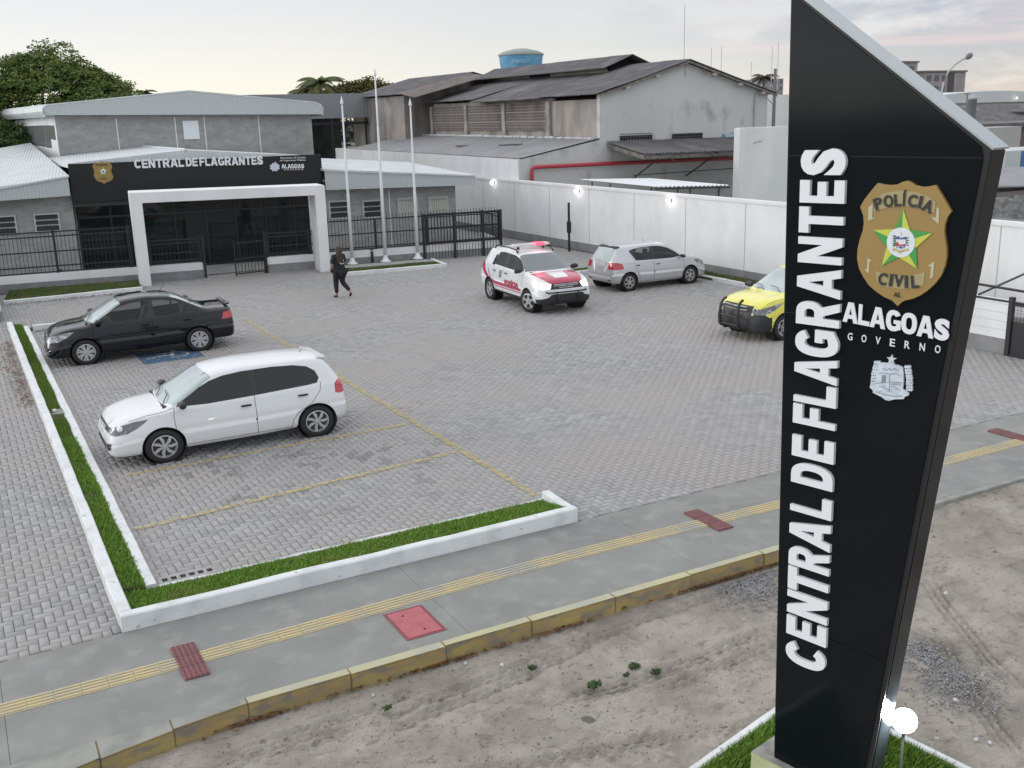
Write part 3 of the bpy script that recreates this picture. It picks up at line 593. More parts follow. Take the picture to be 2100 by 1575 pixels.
bad = MB(); bad.poly(zp(shp, *S7, -.028), (0, .024, 0)); bo = bad.build('badge', m_gold, tot)
def deco(name, pts, m, y, par, S=S7, th=.002):
    k = MB(); k.poly(zp(pts, *S, y), (0, th, 0)); return k.build(name, m, par)
deco('ribbon', [(310,460),(330,300),(430,245),(560,225),(680,222),(800,240),(920,285),(1000,345),(985,470),(900,430),(780,400),(650,395),(500,400),(400,425)], m_gold2, -.031, bo)
deco('ribbon', [(330,1110),(450,1150),(600,1160),(750,1160),(880,1120),(860,1270),(740,1300),(600,1310),(450,1290),(340,1240)], m_gold2, -.031, bo)
m_rib = mat('badge ribbon pale end', (.47, .45, .30), .45)  # paler colour of the folded ribbon ends
for pp in ([(250,400),(300,370),(290,515),(320,525),(245,555)], [(1010,395),(1038,430),(1030,590),(945,515),(1000,520)], [(240,960),(285,1000),(262,1010),(255,1140),(205,1100),(232,1090)], [(985,1000),(965,1180),(935,1200),(945,1060),(905,1060)]): deco('ribbon_end', pp, m_rib, -.031, bo)
so_ = [(640,425),(965,688),(795,1085),(400,1055),(305,655)]; si_ = [(712,652),(783,850),(590,960),(452,850),(548,645)]; cc_ = (615,795)
m_g = mat('star green', (.05, .30, .06), .45); m_y = mat('star yellow', (.52, .56, .07), .45)
gm = MB(); ym = MB()
for i in range(5):
    gm.poly(zp([cc_, so_[i], si_[i-1]], *S7, -.034), (0, .003, 0)); ym.poly(zp([cc_, si_[i], so_[i]], *S7, -.034), (0, .003, 0))
gm.build('star_green', m_g, bo); ym.build('star_yellow', m_y, bo)
deco('star_disc', [(615+157*math.cos(a), 793+165*math.sin(a)) for a in np.linspace(0, 2*math.pi, 33)[:-1]], mat('badge white', (.68, .72, .76), .4), -.037, bo)
m_bl = mat('badge blue', (.04, .10, .25), .5); m_rd = mat('badge red', (.40, .03, .05), .5); m_sg = mat('sprig green', (.06, .18, .07), .5); m_sy = mat('ribbon gold', (.50, .42, .15), .5)
def multi(name, polys, m, y, par, S=S7):
    k = MB()
    for pp in polys: k.poly(zp(pp, *S, y), (0, .002, 0))
    return k.build(name, m, par)
multi('crest_blue', [[(562,728),(600,722),(600,745),(668,730),(668,758),(562,756)], [(590,838),(645,842),(625,862),(600,858)]], m_bl, -.0395, bo)
multi('crest_red', [[(565,800),(575,785),(590,795),(590,818),(660,812),(660,834),(565,832)]], m_rd, -.0395, bo)
multi('crest_sprig', [[(520+dx, y0), (545+dx, y0-14), (548+dx, y0+10)] for y0 in (725, 752, 780, 808, 830) for dx in (0, 8)]+[[(690+dx, y0), (712+dx, y0+10), (684+dx, y0+14)] for y0 in (735, 762, 790, 815) for dx in (0, -8)], m_sg, -.0395, bo)
multi('crest_ribbon', [[(525,850),(560,862),(615,885),(612,905),(560,888),(525,885)], [(615,885),(665,866),(700,858),(700,885),(665,888),(612,905)], [(585,905),(640,868),(645,880),(597,915)], [(612,700),(618,680),(630,700),(620,712)]], m_sy, -.0395, bo)
multi('crest_shield_line', [[(552,722),(558,722),(558,810),(552,800)], [(672,726),(678,726),(678,800),(672,810)], [(552,800),(575,860),(580,858),(560,800)], [(678,800),(652,858),(645,858),(672,798)]], m_bl, -.0393, bo)
def arc_letters(s, pts, hgt, wds, m, y, par, S=S7, off=.03):
    for i, (c, (x_, y_, rot)) in enumerate(zip(s, pts)):
        u, z_ = FP(S[1]+x_/S[0], S[2]+y_/S[0]); r_ = math.radians(rot); ax_ = np.array([math.cos(r_), 0, math.sin(r_)]); ay_ = np.array([-math.sin(r_), 0, math.cos(r_)])
        o_ = np.array([u, y, z_])-ax_*wds[i]/2-ay_*hgt/2; letters('letter', c, m, par, o_, ax_, ay_, wds[i], hgt*(1.32 if c in 'Í' else 1), .003, off=off)
# tilt of letters on the board: rotation measured on the board plane
arc_letters('POLÍCIA', [(362,362,22), (475,335,14), (578,325,7), (655,322,0), (745,332,-5), (832,345,-10), (917,388,-20)], .080, [.058, .066, .046, .022, .062, .021, .068], m_dk, -.036, bo)
arc_letters('CIVIL', [(412,1198,-10), (505,1212,-5), (590,1220,0), (675,1228,4), (768,1228,9)], .082, [.062, .022, .066, .022, .050], m_dk, -.036, bo)
arc_letters('AL', [(553,1373,0), (597,1378,0)], .030, [.030, .021], m_dk, -.031, bo, off=.01)
# ALAGOAS / GOVERNO
block_letters('government_lettering', 'ALAGOAS', m_let, tot, (.413, -.012, 3.695), (1, 0, -.045), (.0, 0, 1), .765, .142, .008, gap=.03)
for i, c in enumerate('GOVERNO'): letters('small_letter', c, m_let, tot, (.455+i*.1055, -.008, 3.568+.001*i), (1, 0, 0), (0, 0, 1), .037, .052, .004, off=.012)
# white crest
S8 = (6.56, 1720, 600)
m_cr = mat('crest white', (.62, .68, .74), .4, col2=(.50, .56, .62), nscale=25, ncon=(.4, .6)); m_cl = mat('crest line', (.20, .25, .32), .5)
body = [(548,945),(600,935),(680,940),(760,958),(830,975),(880,1000),(890,1080),(890,1200),(880,1290),(930,1320),(965,1345),(955,1380),(900,1395),(895,1425),(760,1430),(700,1448),(650,1440),(600,1400),(480,1340),(480,1310),(430,1260),(470,1255),(520,1260),(530,1100)]
cr = deco('state_crest', body, m_cr, -.020, tot, S8, .014)
st = []
for i in range(10):
    a = -math.pi/2+i*math.pi/5+.12; r_ = 68 if i % 2 == 0 else 28; st.append((728+r_*math.cos(a), 893+r_*math.sin(a)))
deco('crest_star', st, m_cr, -.020, cr, S8, .012)
deco('crest_neck', [(700, 930), (765, 940), (768, 975), (695, 965)], m_cr, -.019, cr, S8, .012)
k = MB()
for i in range(9):
    y_ = 935+i*38
    for x_, w_ in ((505-abs(4-i)*-3-i*6+20, 1), (940+min(i, 4)*6+5, 1)):
        for dx in (-30, 0, 26): k.poly(zp([(x_+dx+17*math.cos(a), (y_+ (i % 2)*8+(60 if w_ and x_ > 700 else 0))+24*math.sin(a)) for a in np.linspace(0, 6.28, 8)[:-1]], *S8, -.018), (0, .012, 0))
k.build('crest_sprig', m_cr, cr)
ln_ = [[(605,1100),(655,1108),(650,1205),(595,1200)], [(704,1090),(710,1090),(706,1300),(700,1300)], [(530,1210),(700,1192),(700,1198),(530,1217)], [(706,1190),(880,1200),(880,1207),(706,1197)], [(560,1080),(600,1065),(700,1085),(790,1078),(850,1105),(850,1112),(790,1085),(700,1092),(600,1072),(560,1088)], [(520,1320),(640,1360),(760,1382),(880,1380),(880,1388),(760,1390),(640,1368),(520,1328)]]
for i in range(9): a = 610+i*24; ln_.append([(a, 1015+(i % 3)*10), (a+20, 1008+(i % 3)*8), (a+22, 1018+(i % 3)*8), (a, 1023+(i % 3)*10)])
for i in range(14): a = 560+(i*53 % 290); b_ = 1255+(i*29 % 85); ln_.append([(a, b_), (a+36, b_-10), (a+36, b_-5), (a, b_+5)])
for i in range(6): a = 720+i*24; ln_.append([(a, 1230), (a+18, 1212), (a+20, 1218), (a+4, 1236)])
multi('crest_lines', ln_, m_cl, -.0225, cr, S8)
# pedestal, bed, floodlight
ped = thing('pedestal', 'pale yellow and grey concrete block under the black sign tower', 'pedestal', (TB[0], TB[1], GZ), t_ang)
q = MB(); q.box(-.172, 1.0, -.075, TH+.12, 0, .448); q.build('block', [mat('pale yellow paint', (.50, .54, .30), .8, col2=(.42, .45, .25), nscale=5)], ped, bevel=.006)
q = MB(); q.box(-.17, .998, -.073, TH+.118, .448, .4495); q.build('screed', mat('grey screed', (.22, .22, .20), .85, col2=(.30, .30, .27), nscale=9), ped)
bed = thing('tower_bed', 'triangular grass bed with white kerbs round the foot of the sign tower', 'planting bed', (5.2, 5.2, GZ))
P1 = G(1420, 1575, -.08)[:2]; P2 = G(1587, 1457, -.08)[:2]; P3 = G(1840, 1503, -.08)[:2]; P4 = G(1985, 1575, -.08)[:2]
d1 = P2-P1; d2 = P3-P4; Mx = np.linalg.solve(np.array([d1, -d2]).T, P4-P1); AP = P1+d1*Mx[0]
e1_ = P1-d1/np.linalg.norm(d1)*1.6; e2_ = P4-d2/np.linalg.norm(d2)*1.8; o5 = np.array([5.2, 5.2])
for a, c in ((AP, e1_), (e2_, AP)):
    q = MB(); a, c = a-o5, c-o5; wob_kerb(q, a, c, .075, .12, amp=.006); o = q.build('kerb', m_wk, bed)
q = MB(); q.poly([(*(AP-o5), 0), (*(e1_-o5), 0), (*(e2_-o5), 0)], (0, 0, .07)); q.build('soil', m_soil, bed)
def tri_pts(n):
    r1 = np.sqrt(RNG.random(n)); r2 = RNG.random(n); P_ = AP*(1-r1)[:, None]+e1_*(r1*(1-r2))[:, None]+e2_*(r1*r2)[:, None]
    rel = P_-TB[:2]; u = rel@TD[:2]; v = rel@TN_[:2]
    def dl(a, b): d_ = (b-a)/np.hypot(*(b-a)); return np.abs((P_[:, 0]-a[0])*d_[1]-(P_[:, 1]-a[1])*d_[0])
    return P_[~((u > -.18) & (u < 1.01) & (v > -.08) & (v < .33)) & (dl(AP, e1_) > .055) & (dl(AP, e2_) > .055)]
m_gr3 = grass_mat('bed grass', (.10, .21, .025), (.21, .33, .06), (.16, .25, .04))
grass('grass', tri_pts, 42000, .065, m_gr3, 'bright green grass in the triangular bed round the sign tower', z=GZ+.07, lean=.7, w=.005)
def floodlight(loc, tgt, lab, r=.095, power=45, stake=.35, name='floodlight', cat='floodlight'):
    t = thing(name, lab, cat, loc); d = (Vector(tgt)-Vector(loc)).normalized(); Q_ = d.to_track_quat('Z', 'Y').to_matrix()
    def tr(mb):
        mb.v = [tuple(Q_ @ Vector(p)) for p in mb.v]; return mb
    k = MB(); k.lathe([(0, -.11), (r*.55, -.10), (r*.9, -.04), (r*1.08, 0), (r*1.08, .012), (r*.99, .012), (r*.99, 0)], n=28); tr(k).build('housing', mat('lamp housing', (.03, .03, .03), .5), t, smooth=False)
    k = MB(); k.lathe([(0, .006), (r*.98, .006)], n=28); tr(k).build('lens', mat('lamp lens lit', (1, 1, 1), .5, emit=(1, .99, .94), estr=14), t)
    k = MB(); k.tube([(0, 0, -.06), (0, 0, -stake)], .012, 6); k.build('stake', mat('lamp housing', (.03, .03, .03), .5), t)
    li = bpy.data.lights.new('floodlight_beam', 'POINT'); li.shadow_soft_size = r*.8; li.energy = power; li.color = (1, .98, .93)
    lo = bpy.data.objects.new('floodlight_beam', li); COL.objects.link(lo); lo.parent = t; lo.location = d*.16; lo.rotation_euler = (-d).to_track_quat('Z', 'Y').to_euler(); return t
Lp = onp(1855, 1478, TB+TN_*.30, TN_)
floodlight(tuple(Lp), (Lp[0]-1.5, Lp[1]-1.1, Lp[2]+1.3), 'lit round floodlight on a stake behind the foot of the sign tower', r=.088, power=95, stake=Lp[2]-GZ)
# ================================================================== POLICE STATION
BO = np.array([1.23, 38.61]); BA = math.atan2(-2.21, 18.34); E1 = np.array([math.cos(BA), math.sin(BA), 0]); E2 = np.array([-math.sin(BA), math.cos(BA), 0]); BO3 = np.array([*BO, 0])
def Bl(px, py, v):
    X_ = onp(px, py, BO3+E2*v, E2)-BO3; return float(X_@E1), v, float(X_[2])
def Bw(u, v, z=0.): return BO3+E1*u+E2*v+np.array([0, 0, z])
DV = np.array([-.12, .993, 0]); DVH = np.array([-.22, .976, 0])
m_ren = mat('cement render', (.275, .275, .265), .9, col2=(.345, .345, .335), nscale=1.6, ncon=(.35, .65), col3=(.20, .20, .195), n3=4, c3=(.55, .75), bump=.3, bscale=25, stretch=(1, 1, 2))
m_clad = mat('ribbed cladding', (.46, .49, .49), .55, metal=.1, bump=.9, wave=('X', 2.6), bdist=.02)
m_roofw = mat('pale metal roof', (.58, .61, .62), .5, metal=.15, col2=(.52, .55, .56), nscale=1.2, bump=.8, wave=('X', 2.6), bdist=.02)
m_wht = mat('white masonry paint', (.74, .745, .745), .75, col2=(.66, .67, .67), nscale=1.1, ncon=(.4, .7), col3=(.64, .64, .63), n3=1.7, c3=(.55, .8), stretch=(1, 1, .6), bump=.1, bscale=20)
m_gry = mat('grey base paint', (.20, .205, .21), .8, col2=(.25, .25, .255), nscale=3)
m_iron = mat('black iron', (.016, .016, .018), .5)
ps = thing('police_station', 'grey police station with pale metal roofs and a long black sign over the entrance', 'building', tuple(BO3), BA)
HV = 12.
q = MB(); q.poly([(2.15, HV, 0), (13.4, HV, 0), (13.4, HV, 5.9), (7.8, HV, 6.5), (2.15, HV, 6.05)], DVH*14); q.build('hall_wall', m_ren, ps)
prof = [(1.80, 5.93), (1.70, 6.08), (1.74, 6.24), (1.90, 6.35), (7.86, 6.84), (13.55, 6.22), (13.80, 6.12), (13.90, 5.95), (13.87, 5.67)]
q = MB(); q.poly([(u, HV-.42, z) for u, z in prof], np.array([0, .10, 0])); q.build('gable_fascia', m_clad, ps)
inn = [(1.80, 5.91), (1.68, 6.08), (1.72, 6.26), (1.89, 6.38), (7.86, 6.87), (13.56, 6.25), (13.82, 6.14), (13.92, 5.96), (13.89, 5.66)]
q = MB(); ring = inn+[(u-(u-7.8)*.005, z-.06) for u, z in inn[::-1]]; q.poly([(u, HV-.44, z) for u, z in ring], DVH*14.5); q.build('hall_roof', m_roofw, ps)
q = MB()
for px, py in ((242, 280), (362, 280), (422, 280), (533, 280)):
    u = Bl(px, py, HV)[0]; q.box(u-.022, u+.022, HV-.008, HV+.01, 3.2, 5.72)
q.build('wall_joint', m_wht, ps)
u0, _, zt = Bl(374, 248, HV); u1, _, zb = Bl(410, 285, HV); q = MB(); q.box(u0, u1, HV-.05, HV+.02, zb, zt); q.build('vent_panel', mat('vent white', (.72, .75, .78), .5), ps, bevel=.01)
# side windows of the hall
sd = BO3+E1*2.15+E2*HV; dvw = E1*DVH[0]+E2*DVH[1]; sn = np.array([dvw[1], -dvw[0], 0])
def Bs(px, py):
    X_ = onp(px, py, sd, sn)-sd; return float(X_@dvw), float(X_[2])
for xa, xb, ya, yb in ((147, 160, 600, 700), (165, 180, 596, 705), (186, 204, 594, 710), (207, 224, 593, 714), (231, 250, 592, 717), (256, 277, 591, 722), (284, 311, 590, 728), (313, 321, 592, 676), (325, 340, 592, 680)):
    s0, z0_ = Bs(xa/3, 60+yb/3); s1, z1_ = Bs(xb/3, 60+ya/3); s0, s1 = sorted((s0, s1)); s0 = max(s0, .1); s0, s1 = s0+(s1-s0)*.16, s1-(s1-s0)*.16
    q = MB(); q.poly([tuple(np.array([2.15, HV, z_])+DVH*s_) for s_, z_ in ((s0, z0_), (s1, z0_), (s1, z1_), (s0, z1_))], (-.02, -.002, 0)); q.build('side_window', mat('grey glazing', (.14, .15, .15), .25), ps)
q = MB(); q.poly([(2.15, HV, 3.9), tuple(np.array([2.15, HV, 3.9])+DVH*14), tuple(np.array([2.15, HV, 6.0])+DVH*14), (2.15, HV, 6.0)], (-.012, -.0015, 0)); q.build('side_cladding', m_wht, ps)
# wings
def wing(u0, u1, zt0, zt1, v0=3., dep=9., nm='wing_wall'):
    q_ = MB(); q_.poly([(u0, v0, 0), (u1, v0, 0), (u1, v0, zt1), (u0, v0, zt0)], DV*dep); return q_.build(nm, m_ren, ps)
wing(-6, 2.58, 2.9, 3.0); wing(11.95, 17.45, 2.75, 2.62, dep=7)
RV = np.array([DV[0], DV[1], .05])
q = MB(); q.poly([(-6, 2.35, 2.78), (2.56, 2.35, 3.0), (2.56, 2.35, 3.66), (-6, 2.35, 2.80+.0)], (0, .06, 0)); q.poly([(-2.6, 2.352, 2.78), (-6, 2.352, 2.75), (-6, 2.352, 2.4), (-2.6, 2.352, 2.79)], (0, .05, 0)); q.build('fascia', m_clad, ps)
q = MB(); q.poly([(-6, 2.30, 2.50), (2.60, 2.30, 3.72), (2.60, 2.30, 3.66), (-6, 2.30, 2.44)], np.array([DV[0]*15, DV[1]*15, 1.0])); q.build('wing_roof', m_roofw, ps)
q = MB(); q.poly([(11.86, 2.35, 2.73), (18.12, 2.35, 2.62), (18.12, 2.35, 2.97), (11.86, 2.35, 3.47)], (0, .06, 0)); q.poly([(18.06, 2.41, 2.62), (18.12, 2.41, 2.62), (18.12, 2.41, 2.96), (18.06, 2.41, 2.96)], DV*6.5); q.build('fascia', m_clad, ps)
q = MB(); q.poly([(11.84, 2.30, 3.54), (18.17, 2.30, 3.02), (18.17, 2.30, 2.96), (11.84, 2.30, 3.46)], RV*7.2); q.build('wing_roof', m_roofw, ps)
q = MB(); q.poly([(2.62, 2.9, 4.12), (6.76, 2.9, 4.45), (11.82, 2.9, 4.02), (11.82, 2.9, 3.9), (2.62, 2.9, 3.95)], DV*9.1); q.build('entrance_roof', m_roofw, ps)
q = MB(); q.tube([(6.76, 2.85, 4.46), tuple(np.array([6.76, 2.85, 4.46])+DV*9.0)], .06, 6); q.build('ridge_cap', m_roofw, ps)
# black sign board
m_sb = mat('sign board black', (.018, .020, .022), .22, spec=.3)
sg_ = MB(); sg_.box(2.60, 11.84, 2.75, 2.9, 2.72, 4.10); sg_ = sg_.build('sign_board', m_sb, ps, bevel=.01)
q = MB(); q.box(2.60, 11.84, 2.85, 3.4, 2.55, 2.72); q.build('lintel', mat('lintel black', (.03, .03, .032), .6), ps)
def slet(s, pa, pb, off=.03, dep=.03, m=m_let, space=1.):      # text box from photo corners (lower-left, upper-right)
    a = Bl(*pa, 2.72); c = Bl(*pb, 2.72); return letters('sign_lettering', s, m, sg_, (a[0], 2.75, a[2]), (1, 0, 0), (0, 0, 1), c[0]-a[0], abs(c[2]-a[2]), dep, off, space)
def slet2(s, x0, x1, yb0, yb1, h, **k):                 # along sloping baseline in pixels
    a = Bl(x0, yb0, 2.72); c = Bl(x1, yb1, 2.72); zt_ = Bl(x0, yb0-h, 2.72)[2]; w_ = c[0]-a[0]; sl_ = (c[2]-a[2])/w_
    if len(s) > 1 and s.isupper() and ' ' not in s: return block_letters('sign_lettering', s, m_let, sg_, (a[0], 2.75, a[2]), (1, 0, sl_), (0, 0, 1), w_, zt_-a[2], .03, .10)
    return letters('sign_lettering', s, k.get('m', m_let), sg_, (a[0], 2.75, a[2]), (1, 0, sl_), (0, 0, 1), w_, zt_-a[2], k.get('dep', .03), k.get('off', .05), k.get('space', 1.))
slet2('CENTRAL', 276.5, 378, 345.5, 342.0, 18.5, off=.055); slet2('DE', 382, 406, 341.5, 340.8, 18, off=.055); slet2('FLAGRANTES', 410, 540, 340.6, 337.5, 18, off=.055)
slet2('ALAGOAS', 578, 624, 345.6, 345.0, 9, off=.06, space=.92); slet2('G O V E R N O', 582, 622, 349.5, 348.8, 3, off=.0); 
slet2('Secretaria de Estado', 575, 627, 325.6, 324.6, 3.6, off=.0); slet2('da Segurança Pública', 574, 627, 331.6, 330.6, 4.4, off=.0)
ZS = lambda pts, y: [(*(lambda r: (r[0], y, r[2]))(Bl(160+a/4.038, 300+b_/4.038, 2.72)),) for a, b_ in pts]
def sdeco(nm, pts, m, y, par, th=.006): k_ = MB(); k_.poly(ZS(pts, y), (0, th, 0)); return k_.build(nm, m, par)
bsh = [(140,130),(165,138),(195,125),(225,136),(255,128),(275,150),(285,175),(272,200),(282,225),(292,250),(285,275),(260,292),(235,298),(218,312),(200,300),(170,292),(145,272),(130,245),(135,210),(128,185),(118,165)]
b2 = sdeco('badge', bsh, m_gold, 2.72, sg_, .03)
st = []
for i in range(10):
    a = -math.pi/2+i*math.pi/5; r_ = 42 if i % 2 == 0 else 19; st.append((209+r_*math.cos(a), 208+r_*math.sin(a)))
sdeco('star_green', st, mat('star mixed', (.35, .45, .12), .45), 2.712, b2); sdeco('star_disc', [(209+19*math.cos(a), 208+20*math.sin(a)) for a in np.linspace(0, 6.28, 17)[:-1]], MATS['badge white'], 2.706, b2); sdeco('crest_blue', [(200,203),(218,203),(216,216),(202,216)], m_bl, 2.702, b2)
for s_, (xa, xb), yb_, h_ in (('POLÍCIA', (146, 248), 164, 20), ('CIVIL', (178, 243), 276, 13)):
    a = ZS([(xa, yb_), (xb, yb_), (xa, yb_-h_)], 2.715); letters('badge_lettering', s_, m_dk, b2, (a[0][0], 2.718, a[0][2]), (1, 0, 0), (0, 0, 1), a[1][0]-a[0][0], a[2][2]-a[0][2], .004, .03)
cp = [(1600+ (37+ (8 if i % 2 else -2))*math.cos(i*.3927)+30, 172+(32+(6 if i % 2 else -2))*math.sin(i*.3927)) for i in range(16)]
c2 = sdeco('state_crest', cp, m_cr, 2.73, sg_, .02); sdeco('crest_star', [(1626,140),(1632,124),(1638,140)], m_cr, 2.729, c2)
# entrance: glass front and the dim room behind it
m_fl = mat('inside floor', (.20, .20, .19), .3); m_in = mat('inside wall', (.30, .30, .29), .8)
q = MB(); q.box(2.65, 11.9, 3.7, 10.5, .0, .012); q.build('room_floor', m_fl, ps)
q = MB(); q.box(2.65, 11.9, 9.0, 9.1, 0, 2.7); q.box(2.6, 2.65, 3.5, 9, 0, 2.7); q.box(11.9, 11.95, 3.5, 9, 0, 2.7); q.box(5.6, 5.7, 6.5, 9, 0, 2.7); q.build('room_wall', m_in, ps)
q = MB(); q.box(2.65, 11.9, 3.4, 9.1, 2.66, 2.72); q.build('ceiling', m_in, ps)
q = MB(); q.box(2.8, 3.9, 5.2, 5.8, 0, 1.05); q.box(4.4, 5.3, 5.4, 5.5, .45, .9); q.build('reception_desk', mat('dark wood', (.11, .055, .04), .5), ps)
q = MB()
for u in (8.9, 9.4, 10.4, 10.9): q.box(u, u+.16, 6.3, 6.45, 0, 2.66)
q.build('column', mat('column white', (.5, .5, .5), .6), ps)
q = MB()
for i in range(5): q.box(6.0+i*.55, 6.45+i*.55, 5.0, 5.45, .42, .47); q.box(6.0+i*.55, 6.45+i*.55, 5.40, 5.45, .47, .9)
q.build('waiting_bench', mat('bench grey', (.10, .10, .10), .5), ps)
gm_ = mat('tinted glass', (.02, .024, .024), .03, spec=.5, alpha=.60)
q = MB()
for i in range(8): a = 2.70+i*1.15; q.box(a+.03, a+1.12, 3.55, 3.56, .06, 2.05); q.box(a+.03, a+1.12, 3.55, 3.56, 2.13, 2.54)
q.build('glazing', gm_, ps)
q = MB()
for i in range(9): a = 2.70+i*1.15; q.box(a-.03, a+.03, 3.50, 3.60, 0, 2.55)
q.box(2.67, 11.93, 3.49, 3.61, 2.05, 2.13); q.box(2.67, 11.93, 3.49, 3.61, .0, .06); q.build('mullion', m_iron, ps)
# wing windows
def lwin(pa, pb, lit=False, v=3.):
    a = Bl(*pa, v); c = Bl(*pb, v); u0_, u1_ = sorted((a[0], c[0])); z0_, z1_ = sorted((a[2], c[2]))
    fr = MB(); 
    for x0_, x1_, y0_, y1_ in ((u0_-.05, u0_, z0_-.05, z1_+.05), (u1_, u1_+.05, z0_-.05, z1_+.05), (u0_, u1_, z1_, z1_+.05), (u0_, u1_, z0_-.06, z0_)): fr.box(x0_, x1_, v-.06, v+.02, y0_, y1_)
    if not lit:
        for f_ in (.34, .67): fr.box(u0_, u1_, v-.05, v+.01, z0_+(z1_-z0_)*f_-.022, z0_+(z1_-z0_)*f_+.022)
    w_ = fr.build('window', mat('window frame grey', (.50, .50, .49), .6), ps)
    k_ = MB(); k_.box(u0_, u1_, v-.012, v+.01, z0_, z1_); k_.build('pane', mat('blind pale', (.55, .58, .50), .6) if lit else mat('dark glazing', (.06, .065, .065), .15), w_)
    k_ = MB()
    for i in range(1, 8): x_ = u0_+(u1_-u0_)*i/8; k_.box(x_-.008, x_+.008, v-.085, v-.07, z0_, z1_)
    k_.box(u0_, u1_, v-.087, v-.068, z0_+.02, z0_+.04); k_.box(u0_, u1_, v-.087, v-.068, z1_-.04, z1_-.02)
    k_.build('bars', m_iron if not lit else mat('bars grey', (.30, .31, .28), .6), w_)
lwin((-10, 480), (29, 444)); lwin((76, 474), (118, 439)); lwin((678, 447), (711, 413)); lwin((747, 445), (779, 412)); lwin((819, 441), (854, 407), True); lwin((882, 434), (916, 405), True)
q = MB(); u = Bl(800, 440, 3.)[0]; q.box(u-.02, u+.02, 2.97, 3., 0, 2.6); q.build('downpipe', m_wht, ps)
# ------------------------------------------------------------------ white portal
po = thing('entrance_portal', 'big white square arch standing in front of the police station entrance', 'portal', tuple(BO3), BA)
q = MB(); q.poly([(4.46, -1.12, 0), (4.84, -1.12, 0), (4.84, -1.12, 2.84), (10.73, -1.12, 2.79), (10.73, -1.12, 0), (11.10, -1.12, 0), (11.10, -1.12, 3.13), (4.46, -1.12, 3.20)], (0, 1.38, 0)); q.build('arch', m_wht, po, bevel=.012)
# ------------------------------------------------------------------ low walls with iron railings
def railing(name, lab, u0, u1, v0, v1, ztop, zr, pick=.125, posts=(), wall=True, group=None, hw=.56, zpk=None, wlab=None):
    a = np.array([u0, v0]); c = np.array([u1, v1]); ln = np.hypot(*(c-a)); ang = math.atan2(c[1]-a[1], c[0]-a[0])
    o0 = Bw(u0, v0)
    if wall:
        w_ = thing('low_wall', wlab, 'wall', tuple(o0), BA+ang); k_ = MB(); k_.box(0, ln, -.09, .09, .30, hw); k_.build('wall_top', m_wht, w_); k_ = MB(); k_.box(0, ln, -.094, .094, 0, .30); k_.build('wall_base', m_gry, w_)
    r_ = thing(name, lab, 'railing', tuple(o0), BA+ang, group); z0_ = hw if wall else 0
    k_ = MB()
    for z_ in zr: k_.box(0, ln, -.02, .02, z_-.022, z_+.022)
    k_.build('rails', m_iron, r_)
    k_ = MB(); n_ = int(ln/pick)
    for i in range(1, n_): x_ = ln*i/n_; k_.box(x_-.008, x_+.008, -.008, .008, z0_+.05, zpk or ztop)
    k_.build('pickets', m_iron, r_)
    for p_ in posts: k_ = MB(); k_.box(p_-.04, p_+.04, -.04, .04, z0_, ztop+.02); k_.build('post', m_iron, r_)
    return r_
zl = lambda px, py, v=0.: Bl(px, py, v)[2]
railing('railing', 'black iron railing on the low wall in front of the left wing', -5, 4.5, .0, .0, zl(60, 476), (zl(60, 476)-.03, zl(100, 485), zl(100, 516), zl(60, 549), .60), posts=(3.4, 6.9, 9.3), wlab='low white and grey wall along the left lawn')
railing('railing', 'black iron railing inside the portal, left of the open gate', 4.86, 6.70, .0, .0, 1.45, (1.42, 1.3, .95, .68, .60), posts=(.08, 1.8), wlab='low white and grey wall inside the portal, left of the gate')
railing('railing', 'black iron railing inside the portal, right of the gate', 8.98, 10.72, .0, .0, 1.45, (1.42, 1.3, .95, .68, .60), posts=(.06, 1.6), wlab='low white and grey wall inside the portal, right of the gate')
railing('railing', 'long black iron railing on the low wall behind the three flagpoles', 11.1, 18.3, .02, .02, zl(760, 451)-.02, (zl(760, 450), zl(760, 478), zl(760, 506), .60), posts=(2.05, 4.1, 7.1), zpk=zl(760, 440), wlab='low white and grey wall behind the three flagpoles')
railing('railing', 'short black iron railing turning back at the right end of the low wall', 18.3, 18.6, .02, 3.1, 1.5, (1.47, 1.0, .62), posts=(.06, 3.0), wlab='short low wall turning back beside the white boundary wall')
# taller sliding gate frame
a_ = Bl(868, 505, -.15); c_ = Bl(1028, 428, -.15); zt_ = zl(1028, 430, -.15)
r_ = railing('sliding_gate', 'taller black iron sliding gate at the right end of the low wall', a_[0], c_[0], -.15, -.15, zt_, (zt_-.02, zt_-.12, (zt_+.6)/2+.05, .66), posts=(.04, 1.3, 2.5, c_[0]-a_[0]-.04), wall=False, hw=.6)
for ch in r_.children: pass
# pedestrian gate leaf
g_ = thing('gate', 'small black iron gate leaf standing open under the white portal', 'gate', tuple(Bw(8.9, -.12)), BA+math.pi+.25)
q = MB()
for z_ in (.08, .62, 1.2): q.box(0, 1.15, -.018, .018, z_-.02, z_+.02)
q.box(0, .04, -.02, .02, .0, 1.3); q.box(1.11, 1.15, -.02, .02, .0, 1.3); q.build('frame', m_iron, g_)
q = MB()
for i in range(1, 9): q.box(i*.127, i*.127+.016, -.008, .008, .1, 1.2)
q.build('bars', m_iron, g_)
for u in (6.76, 8.94):
    g_ = thing('gate_post', 'black gate post %s of the opening under the portal' % ('left' if u < 8 else 'right'), 'post', tuple(Bw(u, -.12))); q = MB(); q.box(-.04, .04, -.04, .04, 0, 1.5); q.box(-.05, .05, -.05, .05, 1.5, 1.52); q.build('shaft', m_iron, g_)
